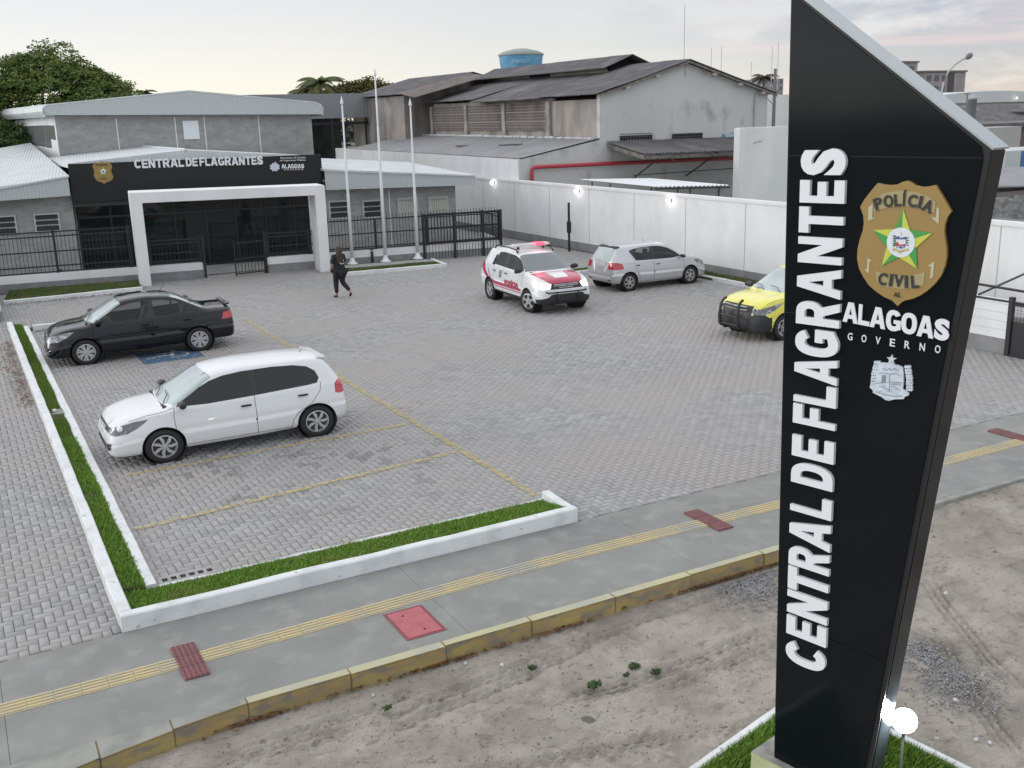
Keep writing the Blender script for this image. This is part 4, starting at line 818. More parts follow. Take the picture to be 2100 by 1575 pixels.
# ------------------------------------------------------------------ lawns, kerbs
fl = thing('kerb', 'white kerb of the front lawn left of the portal', 'kerb', (0, 0, 0)); q = MB(); wob_kerb(q, Bw(.3, -2.62)[:2], Bw(4.5, -1.95)[:2], .14, .13); q.build('kerb_stone', m_wk, fl)
def bpts(u0, u1, v0, v1):
    def f(n): return np.stack([Bw(u, v)[:2] for u, v in zip(RNG.uniform(u0, u1, n), RNG.uniform(v0, v1, n))])
    return f
def lawn_pts(n):
    u = RNG.uniform(.3, 4.45, n); v = RNG.uniform(-2.6, -.12, n); k = v > (-2.55+(u-.3)*.155); return np.stack([Bw(a, c_)[:2] for a, c_ in zip(u[k], v[k])])
q = MB(); q.poly([Bw(.3, -2.6), Bw(4.5, -1.93), Bw(4.5, -.1), Bw(.3, -.1)], (0, 0, .08)); struct(q.build('lawn_soil', mat('lawn soil', (.07, .085, .03), .95)))
grass('grass', lawn_pts, 15000, .05, m_gr2, 'patchy lawn between the low wall and the kerb, left of the portal', z=.08, w=.014)
fr_ = thing('kerb', 'white kerb round the flagpole bed right of the portal', 'kerb', (0, 0, 0)); 
for a, c in (((11.0, -2.45), (15.2, -2.3)), ((15.15, -2.25), (13.9+1.25, -.7))): q = MB(); wob_kerb(q, Bw(*a)[:2], Bw(*c)[:2], .14, .13); q.build('kerb_stone', m_wk, fr_)
q = MB(); q.poly([Bw(11.1, -2.4), Bw(15.1, -2.25), Bw(15.1, -.1), Bw(11.1, -.1)], (0, 0, .07)); struct(q.build('flagpole_bed', mat('bed soil', (.10, .10, .06), .95, col2=(.17, .16, .12), nscale=3)))
grass('grass', bpts(11.15, 15.05, -2.3, -1.3), 5000, .05, m_gr2, 'thin dry grass in the flagpole bed', z=.07, w=.014)
q = MB(); 
q.poly([Bw(11.4, -1.25), Bw(15.0, -1.25), Bw(15.0, -.55), Bw(11.4, -.55)], (0, 0, .11)); setp(q.build('flagpole_plinth', mat('plinth concrete', (.30, .30, .29), .85)), 'grey concrete strip under the three flagpoles', 'plinth')
# flagpoles
def flagpole(base, top, lab):
    c_ = G(*base, .11); d_ = np.hypot(c_[0], c_[1]); r_ = ray(*top); h_ = HC+r_[2]*d_/np.hypot(r_[0], r_[1])-.11
    t_ = thing('flagpole', lab, 'flagpole', tuple(c_), 0, 'white flagpoles'); m_ = mat('flagpole white', (.68, .71, .73), .45)
    k_ = MB(); k_.tube([(0, 0, .2), (0, 0, h_*.42), (0, 0, h_*.43), (0, 0, h_*.70), (0, 0, h_*.71), (0, 0, h_-.3)], [.062, .057, .048, .043, .032, .027], 12); k_.build('pole', m_, t_, smooth=True)
    k_ = MB(); k_.lathe([(.21, 0), (.21, .02), (.12, .07), (.085, .16), (.07, .24)], n=16); k_.build('foot', m_, t_, smooth=True)
    k_ = MB(); k_.lathe([(.042, h_-.3), (.06, h_-.28), (.05, h_-.2), (.0, h_)], n=10); k_.build('finial', m_, t_)
flagpole((723, 541), (693.5, 196), 'white flagpole nearest the portal'); flagpole((791, 536), (767, 138), 'tallest white flagpole, the middle of three'); flagpole((857, 530), (838, 200), 'white flagpole furthest from the portal')
def bollard(px, py, lab):
    c_ = G(px, py, .08); t_ = thing('bollard_light', lab, 'garden light', tuple(c_), 0, 'black garden lights'); k_ = MB(); k_.lathe([(.055, 0), (.05, .42), (.0, .42)], n=10); k_.build('post', m_iron, t_)
    k_ = MB(); k_.lathe([(.045, .42), (.045, .49)], n=10); k_.build('diffuser', mat('bollard glass', (.4, .4, .4), .3), t_); k_ = MB(); k_.lathe([(.0, .53), (.065, .52), (.07, .49), (0, .49)], n=10); k_.build('cap', m_iron, t_)
bollard(128, 583, 'black garden light on the lawn left of the portal'); bollard(764, 538, 'black garden light beside the flagpoles')
q = thing('low_wall', 'short white and grey wall stub at the left edge, near the front lawn', 'wall', (-.6, 32.8, 0)); k = MB(); k.box(-3, 1.6, 0, 5.2, .30, .62); k.build('wall_top', mat('wall top grey', (.40, .41, .41), .8), q); k = MB(); k.box(-3.004, 1.604, -.004, 5.2, 0, .30); k.build('wall_base', m_gry, q); k = MB(); k.box(-3.004, 1.606, -.006, 5.2, .30, .60); k.build('wall_face', m_wht, q)
# ================================================================== BOUNDARY WALL
WX = 22.35
bw = thing('boundary_wall', 'long white boundary wall with grey base right of the car park', 'wall', (WX, 15, 0))
q = MB(); q.box(0, .2, 0, 36, .34, 2.5); q.build('wall_face', m_wht, bw); q = MB(); q.box(-.006, .2, 0, 36, 0, .34); q.build('wall_base', m_gry, bw)
q = MB(); q.box(-.035, .235, -.03, 36, 2.5, 2.6); q.build('coping', m_wht, bw)
q = MB()
for i in range(12): q.box(-.007, -.002, 1.2+i*3.05-.012, 1.2+i*3.05+.012, .34, 2.5)
q.build('expansion_joint', mat('joint grey', (.42, .43, .44), .8), bw)
def wlamp(px, py, lab):
    X_ = XP(px, py, WX-.1); t_ = thing('wall_lamp', lab, 'lamp', (WX, X_[1], X_[2]), 0, 'small lit lamps along the top of the boundary wall')
    k_ = MB(); k_.box(-.05, .0, -.05, .05, -.05, .05); k_.build('bracket', m_iron, t_); k_ = MB(); k_.lathe([(.0, -.09), (.06, -.07), (.09, 0), (.06, .07), (0, .09)], (-.13, 0, 0), n=14); k_.build('globe', mat('wall lamp lit', (1, 1, 1), .5, emit=(1, .98, .93), estr=6), t_, smooth=True)
    li = bpy.data.lights.new('lamp_light', 'POINT'); li.energy = 1.6; li.color = (1, .97, .92); li.shadow_soft_size = .09; lo = bpy.data.objects.new('lamp_light', li); COL.objects.link(lo); lo.parent = t_; lo.location = (-.26, 0, 0)
wlamp(1010, 375, 'lit lamp on the boundary wall, nearest the police station'); wlamp(1183, 392, 'lit lamp on the boundary wall above the police vehicle'); wlamp(1372, 411, 'lit lamp on the boundary wall above the silver hatchback')
# bed by the wall
kb = thing('kerb', 'white kerb of the grass strip along the boundary wall', 'kerb', (0, 0, 0))
for a, c in (((21.55, 20.5), (21.75, 29.9)), ((21.8, 29.9), (18.2, 29.9))): q = MB(); wob_kerb(q, a, c, .13, .12); q.build('kerb_stone', m_wk, kb)
q = MB(); q.box(21.6, 22.34, 20.5, 30.6, 0, .07); q.box(18.2, 21.6, 29.95, 30.6, 0, .07); struct(q.build('bed_soil', mat('lawn soil', (.07, .085, .03), .95)))
grass('grass', rect_pts((21.68, 22.32, 20.5, 30.6), (18.2, 21.7, 30.0, 30.6)), 9000, .06, m_gr2, 'narrow strip of grass between the white kerb and the boundary wall', z=.07, w=.012)
bp = thing('barrier_post', 'tall thin black post standing by the boundary wall behind the cars', 'post', (21.9, 35.3, 0)); q = MB(); q.box(-.035, .035, -.035, .035, 0, 1.95); q.build('shaft', m_iron, bp); q = MB(); q.box(-.07, .07, -.06, .06, .75, 1.2); q.build('lock_box', m_iron, bp)
# street-side wall stub, gate and rails at the right edge
sw = thing('street_wall', 'low white block wall with a grey base at the right edge beyond the sign tower', 'wall', (19.95, 14.1, 0)); q = MB(); q.box(0, .18, 0, 4.5, .36, 1.2); q.build('wall_face', m_wht, sw); q = MB(); q.box(-.005, .185, -.003, 4.5, 0, .36); q.build('wall_base', m_gry, sw)
q = MB()
for i in range(4): q.box(-.004, -.001, 0, 4.5, .36+.19*(i+1), .366+.19*(i+1))
q.build('mortar_line', mat('joint grey', (.42, .43, .44), .8), sw)
sg2 = thing('street_gate', 'black mesh gate with tall posts at the right edge, in the street wall', 'gate', (19.97, 14.05, 0))
q = MB(); q.box(-.05, .05, -.06, .04, 0, 1.3); q.box(-.05, .05, -2.9, -2.8, 0, 1.3); q.build('post', m_iron, sg2); q = MB(); q.box(-.03, .03, -2.8, -.06, 1.12, 1.2); q.box(-.03, .03, -2.8, -.06, .0, .06); q.box(-.012, .012, -2.8, -.06, .06, .78); q.build('frame', m_iron, sg2)
q = MB()
for i in range(34): q.box(-.003, .003, -2.8+i*.08, -2.795+i*.08, .78, 1.12)
for i in range(5): q.box(-.003, .003, -2.8, -.06, .82+i*.07, .825+i*.07)
q.build('mesh', m_iron, sg2)
a = XP(2010, 583, 19.95); c = XP(2100, 598, 19.95); d = XP(2008, 609, 19.95); e = XP(2078, 620, 19.95)
rl = thing('overhead_rail', 'black steel guide rails above the street wall at the right edge', 'rail', (0, 0, 0)); q = MB(); q.tube([tuple(a+(a-c)*.6), tuple(c+(c-a)*.9)], .03, 6); q.tube([tuple(d+(d-e)*.6), tuple(e+(e-d)*1.2)], .025, 6); f_ = np.array([20.0, 14.9, 1.24]); q.tube([tuple(f_), tuple(f_+np.array([2.3, .4, .25]))], .025, 6); q.build('rails', m_iron, rl)
# ================================================================== NEIGHBOURS BEYOND THE WALL
m_stain = mat('stained pale render', (.54, .545, .53), .85, col2=(.48, .485, .475), nscale=.35, ncon=(.35, .65), col3=(.24, .24, .24), n3=.9, c3=(.56, .78), stretch=(1, 1, .75), bump=.2, bscale=8)
m_stain2 = mat('mouldy render', (.38, .335, .30), .9, col2=(.26, .24, .22), nscale=.9, col3=(.10, .095, .09), n3=.7, c3=(.50, .72), stretch=(1, 1, .6), bump=.3, bscale=10)
m_fib = mat('weathered fibre cement', (.15, .145, .15), .9, col2=(.105, .10, .105), nscale=1.4, ncon=(.35, .65), col3=(.21, .20, .20), n3=.5, c3=(.55, .72))
m_fib2 = mat('pale fibre cement', (.31, .31, .315), .9, col2=(.26, .255, .26), nscale=.8, ncon=(.35, .65), col3=(.20, .195, .195), n3=2.5, c3=(.6, .75))
m_tim = mat('old timber edge', (.13, .115, .10), .9, col2=(.21, .19, .17), nscale=3)
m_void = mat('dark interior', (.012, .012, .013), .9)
def corr(mb, o_, a_, b_, pitch=.18, amp=.028, nb=2, th=.0, sag=0., seed=3, mi=0):
    """corrugated sheet: corners o_, o_+a_ (across the waves), o_+b_ (down the slope)"""
    o_, a_, b_ = (np.array(x, float) for x in (o_, a_, b_)); la = np.linalg.norm(a_); n_ = max(6, int(la/pitch*6)); nr = np.cross(a_, b_); nr /= np.linalg.norm(nr); nr *= np.sign(nr[2]) if abs(nr[2]) > 1e-6 else 1
    r_ = np.random.default_rng(seed); vs = []
    for j in range(nb+1):
        for i in range(n_+1):
            t_ = i/n_; k_ = int(t_*la/1.1); jr = r_.random() if False else 0
            ex = (np.sin(k_*12.9898+j)*43758.5453 % 1)*.10*sag
            p_ = o_+a_*t_+b_*(j/nb)*(1+(ex*.35 if j == nb else 0))+nr*(amp*math.sin(t_*la/pitch*2*math.pi)+ex*.25-.03*sag*math.sin(math.pi*j/nb)); vs.append(p_)
    fs = [(j*(n_+1)+i, j*(n_+1)+i+1, (j+1)*(n_+1)+i+1, (j+1)*(n_+1)+i) for j in range(nb) for i in range(n_)]
    mb.add(vs, fs, mi); return mb
WY = 40.61
wh = thing('warehouse', 'old warehouse with a pale stained gable wall and a sagging dark corrugated roof', 'warehouse', (26.93, WY, 0))
def wp(x, y, z): return (x-26.93, y-WY, z)
q = MB(); q.poly([wp(26.93, WY, 0), wp(37.0, WY, 0), wp(37.0, WY, 6.10), wp(31.8, WY, 7.58), wp(26.93, WY, 6.22)], (0, .25, 0)); q.build('gable_wall', m_stain, wh)
q = MB(); q.poly([wp(26.93, WY+.25, 0), wp(26.93, 58.8, 0), wp(26.93, 58.8, 6.0), wp(26.93, WY+.25, 6.0)], (.2, 0, 0)); q.poly([wp(26.93, WY+4.2, 6.0), wp(26.93, 58.8, 6.0), wp(26.93, 58.8, 6.15), wp(26.93, WY+4.2, 6.15)], (.2, 0, 0)); q.build('side_wall', m_stain2, wh)
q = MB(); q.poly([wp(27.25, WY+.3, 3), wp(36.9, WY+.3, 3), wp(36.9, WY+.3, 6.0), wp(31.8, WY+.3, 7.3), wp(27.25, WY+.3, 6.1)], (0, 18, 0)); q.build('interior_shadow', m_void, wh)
# block screens in the side wall with piers
scr = mat('perforated block', (.25, .215, .20), .9, col2=(.20, .17, .155), nscale=1.2, col3=(.10, .09, .085), n3=.8, c3=(.5, .75), stretch=(1, 1, .6))
def side_px(px, py): X_ = XP(px, py, 26.93); return X_[1]-WY, X_[2]
for (xa, xb) in ((892, 955), (963, 1032), (1041, 1124)):
    ya = side_px(xb, 240)[0]; yb = side_px(xa, 240)[0]; z0_, z1_ = 4.62, 5.98
    k = MB(); k.box(-.10, -.02, ya, yb, z0_, z1_); w_ = k.build('block_screen', scr, wh)
    k = MB(); n_ = int((yb-ya)/.2)
    for i in range(n_):
        for j in range(9):
            y_ = ya+(i+.2)*(yb-ya)/n_; z_ = z0_+.04+j*.148; k.face([(-.104, y_, z_), (-.104, y_+.11, z_), (-.104, y_+.11, z_+.09), (-.104, y_, z_+.09)])
    k.build('holes', mat('screen hole', (.07, .06, .055), .9), w_)
    k = MB()
    for z_ in (5.05, 5.52): k.box(-.13, -.1, ya, yb, z_-.02, z_+.02)
    k.build('ledge', mat('ledge', (.33, .30, .28), .9), w_)
for px in (889, 959, 1037, 1128): y_ = side_px(px, 240)[0]; k = MB(); k.box(-.16, 0, y_-.17, y_+.17, 4.2, 6.0); k.build('pier', mat('pier render', (.36, .335, .32), .9, col2=(.22, .21, .20), nscale=1.5), wh)
# roofs
q = MB(); corr(q, wp(26.55, WY-.3, 6.27), (0, 8.2, 0), (0, 0, 0)) if False else None
lx, lz = 26.5, 6.22
for (ya, yb, dz, dx, sd_) in ((-.35, 4.6, .0, .0, 1), (4.5, 12.2, -.05, -.12, 2), (12.0, 18.6, .05, .1, 5)):
    q = MB(); corr(q, wp(31.85, WY+ya, 7.72+dz*.3), (0, yb-ya, 0), (lx+dx-31.85, 0, lz+dz-7.72), nb=6, sag=1., seed=sd_); q.build('roof', m_fib, wh, smooth=True)
q = MB(); corr(q, wp(31.8, WY-.35, 7.73), (0, 19, 0), (5.55, 0, -1.62), nb=2, sag=.4, seed=8); q.build('roof', m_fib, wh, smooth=True)
q = MB()
for a, c in (((31.8, 7.66), (26.75, 6.2)), ((31.8, 7.66), (37.35, 6.04))): q.poly([wp(a[0], WY-.32, a[1]-.10), wp(c[0], WY-.32, c[1]-.10), wp(c[0], WY-.32, c[1]), wp(a[0], WY-.32, a[1])], (0, .06, 0))
q.build('verge_board', m_tim, wh)
q = MB()
for x, z in ((28.3, 6.55), (30, 7.05), (33.4, 7.1), (35, 6.62), (36.5, 6.2)): q.box(x-26.93-.12, x-26.93+.12, -.3, .02, z-.12, z+.0)
q.build('purlin_end', mat('purlin', (.40, .38, .33), .8), wh)
q = MB(); q.box(4.85, 4.88, -.012, .0, 6.9, 7.5); q.tube([(4.86, .1, 7.5), (4.86, .1, 10.2)], .012, 5); q.build('lightning_rod', mat('rod grey', (.25, .25, .25), .6), wh)
# raised monitor roof
mo = [(31.8, 8.22), (30.3, 7.62), (33.3, 7.62)]
q = MB(); corr(q, wp(31.8, 44.9, 8.22), (0, 15.0, 0), (-1.75, 0, -.66), nb=3, sag=.6, seed=12); corr(q, wp(31.8, 44.9, 8.22), (0, 15.0, 0), (1.75, 0, -.66), nb=1); q.build('monitor_roof', m_fib2 if False else m_fib, wh, smooth=True)
q = MB(); q.box(30.75-26.93, 30.85-26.93, 45.6-WY, 59.5-WY, 7.2, 7.62); q.build('monitor_wall', m_stain2, wh); q = MB(); q.box(30.70-26.93, 30.76-26.93, 51.4-WY, 53.6-WY, 7.25, 7.58); q.poly([wp(30.8, 45.6, 7.3), wp(32.8, 45.6, 7.3), wp(32.9, 45.6, 7.75), wp(31.8, 45.6, 8.12), wp(30.7, 45.6, 7.7)], (0, .05, 0)); q.build('monitor_opening', m_void, wh)
# windows, sign, awning on the gable wall
for (a, c) in (((1271, 287), (1337, 276)), ((1378, 286), (1440, 273))):
    A_ = YP(*a, WY); C_ = YP(*c, WY); k = MB(); k.box(A_[0]-26.93, C_[0]-26.93, -.004, .02, A_[2]-.25, C_[2]); w_ = k.build('window', m_void, wh); k = MB(); n_ = 12
    for i in range(n_+1): x_ = A_[0]-26.93+(C_[0]-A_[0])*i/n_; k.box(x_-.012, x_+.012, -.03, -.005, A_[2]-.25, C_[2])
    for i in range(4): z_ = A_[2]-.2+i*.15; k.box(A_[0]-26.93, C_[0]-26.93, -.032, -.006, z_, z_+.02)
    k.build('grille', mat('grille', (.10, .10, .10), .7), w_)
A_ = YP(1481, 281, WY); C_ = YP(1518, 271, WY); k = MB(); k.box(A_[0]-26.93, C_[0]-26.93+.8, -.05, .0, A_[2]-.1, C_[2]); k.build('blue_panel', mat('faded blue board', (.10, .22, .33), .7, col2=(.45, .50, .52), nscale=4, ncon=(.45, .55)), wh)
k = MB(); k.tube([(9.2, -.04, 3), (9.2, -.04, 6.1)], .03, 6); k.build('downpipe', mat('pipe grey', (.33, .34, .35), .7), wh)
aw = thing('awning', 'dark corrugated awning on diagonal steel struts along the warehouse gable wall', 'awning', (27.3, WY, 0))
q = MB(); corr(q, (0, -.02, 4.10), (12, 0, -.12), (.0, -3.0, -.50), pitch=.18, nb=3, sag=1.4, seed=4); q.build('sheet', m_fib, aw, smooth=True)
q = MB(); q.poly([(0, -.05, 3.98), (0, -3.0, 3.50), (0, -3.0, 3.34), (0, -.05, 3.82)], (.05, 0, 0)); q.poly([(0, -2.98, 3.50), (12, -2.98, 3.40), (12, -2.98, 3.26), (0, -2.98, 3.36)], (0, .05, 0)); q.build('edge_board', m_tim, aw)
q = MB()
for x in (1.4, 4.6, 7.8, 11): q.tube([(x, -.05, 2.3), (x, -2.4, 3.45)], .035, 6); q.tube([(x, -.05, 3.9), (x, -3.3, 3.25)], .03, 6)
q.tube([(.8, -1.0, 2.55), (11.5, -1.0, 2.62)], .02, 5); q.build('strut', mat('strut dark', (.06, .055, .05), .7), aw)
# big red pipe
rp = thing('red_pipe', 'long red pipe running along the warehouse wall above the boundary wall', 'pipe', (23.15, WY-.2, 0))
q = MB(); path = [(0, 0, 1.5), (0, 0, 2.9)]+[(.22-.22*math.cos(a), 0, 2.9+.22*math.sin(a)) for a in np.linspace(.2, 1.57, 5)]+[(4.2, 0, 3.10), (12, 0, 3.02)]; q.tube(path, .085, 12); q.build('pipe', mat('pipe red paint', (.42, .035, .055), .45), rp, smooth=True)
# lean-to between the wall and the warehouse
lt = thing('lean_to', 'low grey-roofed shed between the tall white side wall and the warehouse', 'shed', (22.6, WY, 0))
q = MB(); q.poly([(.02, 0, 0), (4.33, 0, 0), (4.33, 0, 4.18), (.02, 0, 3.46)], (0, .2, 0)); q.build('end_wall', m_stain, lt)
q = MB(); corr(q, (4.33, .02, 4.26), (0, 21.6, .12), (-4.28, 0, -.74), pitch=.18, nb=4, sag=.12, seed=6, amp=.02); q.build('roof', m_fib2, lt, smooth=True)
q = MB(); k_ = 24
for i in range(k_): q.box(4.02, 4.31, .3+i*.85, .3+i*.85+.80, 4.22+.005*i, 4.30+.005*i+random.uniform(-.02, .03))
q.build('flashing', mat('flashing foil', (.62, .63, .64), .45, metal=.3, col2=(.30, .30, .30), nscale=6, ncon=(.5, .6)), lt)
q = MB(); q.poly([(.0, .02, 0), (0, 24.2, 0), (0, 24.2, 3.64), (0, .02, 3.49)], (.15, 0, 0)); q.build('side_wall', m_wht, lt)
q = MB()
for (y, dz) in ((9, 0), (4.2, .1)): q.box(1.3, 2.6, y, y+.06, 3.86+dz, 3.93+dz)
q.build('loose_sheet', m_fib, lt)
# back block of the warehouse
bk = thing('warehouse', 'brown mouldy back hall of the old warehouse with its own sloping roof', 'warehouse', (25.4, 60, 0))
q = MB(); q.poly([(.1, 0, 0), (9, 0, 0), (9, 0, 7.0), (4.5, 0, 7.9), (.1, 0, 6.7)], (0, 9, 0)); q.build('wall', m_stain2, bk)
q = MB(); corr(q, (4.6, -.6, 8.05), (0, 10, 0), (-4.85, 0, -1.25), nb=3, sag=.5, seed=9); corr(q, (4.6, -.6, 8.05), (0, 10, 0), (4.85, 0, -1.25), nb=1); q.build('roof', m_fib, bk, smooth=True)
A1, A2, A3, A4 = (YP(*p)-np.array([25.4, 60, 0]) for p in ((818, 192, 59.5), (962, 150, 59.5), (1003, 166, 57.), (850, 200, 57.)))
q = MB(); corr(q, tuple(A1), tuple(A2-A1), tuple(A4-A1), nb=1, amp=.02); q.build('front_roof', mat('brown fibre cement', (.17, .145, .13), .9, col2=(.12, .105, .10), nscale=1.2), bk, smooth=True)
# white canopy behind the wall
wc = thing('canopy', 'white corrugated canopy on thin posts just behind the boundary wall', 'canopy', (22.7, 31, 0))
A_ = XP(1190, 368, 22.95)-np.array([22.7, 31, 0]); B_ = XP(1345, 383, 22.95)-np.array([22.7, 31, 0]); C_ = YP(1500, 380, B_[1]+31)-np.array([22.7, 31, 0]); q = MB(); corr(q, tuple(A_), tuple(C_-B_), tuple(B_-A_), pitch=.2, amp=.022, nb=1); q.build('sheet', mat('white sheet', (.66, .69, .70), .45), wc, smooth=True)
q = MB()
for t_, s_ in ((.15, .02), (.9, .05), (.95, .5), (.9, .95), (.4, .95), (.4, .02)): p_ = A_+(B_-A_)*t_+(C_-B_)*s_; q.tube([(p_[0], p_[1], 0), (p_[0], p_[1], p_[2]-.05)], .03, 6)
q.tube([tuple(B_-[0, -.1, .08]), tuple(C_-[0, -.1, .08])], .03, 5); q.build('post', mat('strut dark', (.06, .055, .05), .7), wc)
# white rendered block
wb = thing('water_house', 'plain tall white block standing behind the boundary wall next to the sign tower', 'block', (31.3, 36, 0))
q = MB(); q.box(0, 2.9, 0, .45, 0, 4.58); q.build('wall', mat('white masonry paint 2', (.72, .73, .71), .8, col2=(.64, .65, .63), nscale=.8, stretch=(1, 1, .3)), wb, bevel=.03)
q = MB(); q.tube([(.75, -.02, 3.9), (.95, -.05, 3.97), (1.25, -.02, 3.97)], .018, 5); q.build('handle_bar', mat('pipe grey', (.33, .34, .35), .7), wb)
b2_ = thing('white_building', 'white building with a blue base stripe behind the utility pole', 'building', (63.5, 70, 0)); q = MB(); q.box(-.3, 9, 0, 6, 3.75, 6.5); q.build('wall', m_wht, b2_); q = MB(); q.box(-.31, 9, -.01, 6, 0, 3.75); q.build('wall_base', mat('blue base', (.09, .12, .22), .7), b2_)
up = thing('utility_pole', 'grey utility pole beside the right eave of the warehouse', 'utility pole', (41.5, 45, 0)); q = MB(); q.tube([(0, 0, 0), (0, 0, 7.5)], [.13, .08], 8); q.build('pole', mat('pole concrete', (.22, .19, .20), .9), up); q = MB(); q.tube([(-.7, 0, 6.2), (.3, 0, 6.3)], .03, 5); q.tube([(-.5, 0, 5.9), (0, 0, 5.5)], .02, 5); q.build('arm', m_tim, up)
# open metal shed behind the police station
sh = thing('open_shed', 'large open metal shed with a deep ribbed grey fascia behind the flagpoles', 'shed', (17.4, 66, 0))
q = MB(); q.box(-4, 10.6, 0, .1, 5.5, 7.05); sf_ = q.build('fascia', mat('ribbed grey fascia', (.27, .28, .29), .6, bump=1, wave=('X', 3.2), bdist=.03), sh)
q = MB(); q.poly([(-4, .1, 7.05), (10.6, .1, 7.05), (10.6, 14, 7.3), (-4, 14, 7.3)], (0, 0, -.06)); q.build('roof', m_fib2, sh)
q = MB()
for i in range(7): q.box(-3.6+i*2.3, -3.5+i*2.3, .3, .4, 0, 5.5)
q.box(-4, 10.6, .2, .3, 5.1, 5.25); q.build('column', m_iron, sh)
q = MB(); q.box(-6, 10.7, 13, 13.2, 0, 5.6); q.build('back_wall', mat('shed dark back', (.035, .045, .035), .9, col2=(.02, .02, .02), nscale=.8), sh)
letters('shed_lettering', 'n', mat('white letter acrylic', (.74, .76, .79), .35), sf_, (4.05, -.03, 5.75), (1, 0, 0), (0, 0, 1), .5, .62, .02, off=.02)
wt = thing('water_tank', 'round blue water tank with a shallow domed lid above the warehouse roof', 'water tank', (42.2, 75, 0))
mtb = mat('tank blue', (.10, .29, .46), .5, col2=(.14, .35, .52), nscale=1.5); q = MB(); q.lathe([(1.6, 8.3), (1.64, 9.0), (1.72, 9.5), (1.78, 10.02)], n=32); q.build('tank', mtb, wt, smooth=True); q = MB(); q.lathe([(1.84, 9.98), (1.84, 10.08), (1.4, 10.3), (.5, 10.5), (0, 10.52)], n=32); q.build('lid', mat('tank lid', (.27, .30, .27), .7), wt, smooth=True)
q = MB(); q.lathe([(1.0, 0), (1.0, 8.3)], n=16); q.build('tower', mat('pole concrete', (.22, .19, .20), .9), wt)
letters('tank_lettering', 'FORTLEV', mat('tank letters', (.26, .44, .56), .5), wt, (-1.75, -1.80, 9.32), (.83, -.0, 0), (0, 0, 1), 1.75, .26, .06, off=.01)
# distant blocks and the right-hand edge
def boxb(name, lab, cat, x0, x1, y0, y1, h, m, roof=None, wins=None):
    t_ = thing(name, lab, cat, (x0, y0, 0)); k_ = MB(); k_.box(0, x1-x0, 0, y1-y0, 0, h); k_.build('wall', m, t_)
    if roof: k_ = MB(); k_.box(-.3, x1-x0+.3, -.3, y1-y0+.3, h, h+.35); k_.build('roof', roof, t_)
    if wins:
        nx_, nz_, zz0 = wins
        for i in range(nx_):
            for j in range(nz_):
                k_ = MB(); w_ = (x1-x0)/nx_; hh = (h-zz0)/nz_; k_.box((i+.3)*w_, (i+.7)*w_, -.04, .02, zz0+hh*(j+.25), zz0+hh*(j+.75)); k_.build('window', mat('far window', (.12, .12, .13), .5), t_)
    return t_
m_apt = mat('apartment beige', (.38, .34, .33), .85, col2=(.32, .29, .285), nscale=.3); m_apt2 = mat('apartment brown', (.20, .17, .165), .85)
boxb('apartment_building', 'taller beige stair tower of the far apartment block, above the slanted top of the sign', 'building', 194.9, 202.0, 172, 180, 14.6, m_apt, m_apt2, (2, 3, 6))
t_ = boxb('apartment_building', 'long beige apartment block with a dark recessed strip beyond the street lamp', 'building', 202.2, 216.3, 170, 182, 12.4, m_apt, m_apt2, (0, 0, 0))
for i, (x, w) in enumerate(((.8, 1.6), (3.4, 1.6), (5.9, 1.2))):
    for j in range(4): k = MB(); k.box(x, x+w, -.05, .02, 3.2+j*2.4, 4.5+j*2.4); k.build('window', mat('far window', (.12, .12, .13), .5), t_)
k = MB(); k.box(8.0, 10.2, -.06, .02, 1, 12.2); k.build('recess', mat('far recess', (.10, .085, .09), .8), t_)
t_ = boxb('apartment_building', 'small far block seen between the palm and the sign tower', 'building', 155.5, 161, 172, 180, 11.4, mat('far grey block', (.30, .29, .30), .9), None, (4, 4, 6))
boxb('far_house', 'long low pale house far behind the utility pole', 'building', 140, 152, 150, 156, 7.2, m_apt, m_apt2, (5, 1, 5.5))
fa = thing('factory_hall', 'wide white factory hall with a shallow curved roof at the far right', 'factory', (149.6, 120, 0)); q = MB(); q.box(-14, 40, 0, 20, 0, 5.3); q.build('wall', mat('factory wall', (.42, .42, .41), .8), fa)
pr = [(-14, 5.3)]+[(-14+54*i/10, 5.3+1.9*math.sin(math.pi*(i/10)**.85)) for i in range(11)]+[(40, 5.3)]; q = MB(); q.poly([(x, -.5, z) for x, z in pr], (0, 22, 0)); q.build('roof', mat('factory roof', (.56, .58, .59), .6), fa)
for x in (4.5, 15.5):
    k = MB(); k.lathe([(0, -.18), (.18, 0), (0, .18)], (x, -1.0, 5.9), n=8); k.build('lamp', mat('wall lamp lit', (1, 1, 1), .5, emit=(1, .98, .93), estr=6), fa)
dr = thing('tiled_house', 'low building with a broad dark roof at the right edge of the view', 'building', (99, 80, 0)); q = MB(); q.box(2, 22, 2, 10, 0, 3.0); q.build('wall', mat('dark brown wall', (.14, .11, .09), .9, col2=(.20, .17, .15), nscale=1), dr)
q = MB(); corr(q, (-1, 6, 5.2), (26, 0, -.3), (.5, -6.5, -2.1), pitch=.5, amp=.05, nb=1); q.build('roof', m_fib, dr, smooth=True)
q = MB(); q.box(9, 11, .5, .6, 4.0, 4.05); q.box(15.5, 19, 2.0, 3.2, 4.3, 4.36); q.build('skylight', m_fib2, dr)
ch = thing('chimney', 'thick grey vertical flue beside the dark roof at the right edge', 'chimney', (72.3, 56, 0)); q = MB(); q.lathe([(.33, 0), (.33, 5.6), (.36, 5.6), (.36, 5.75), (0, 5.8)], n=14); q.build('flue', mat('flue grey', (.33, .35, .35), .6), ch, smooth=True)
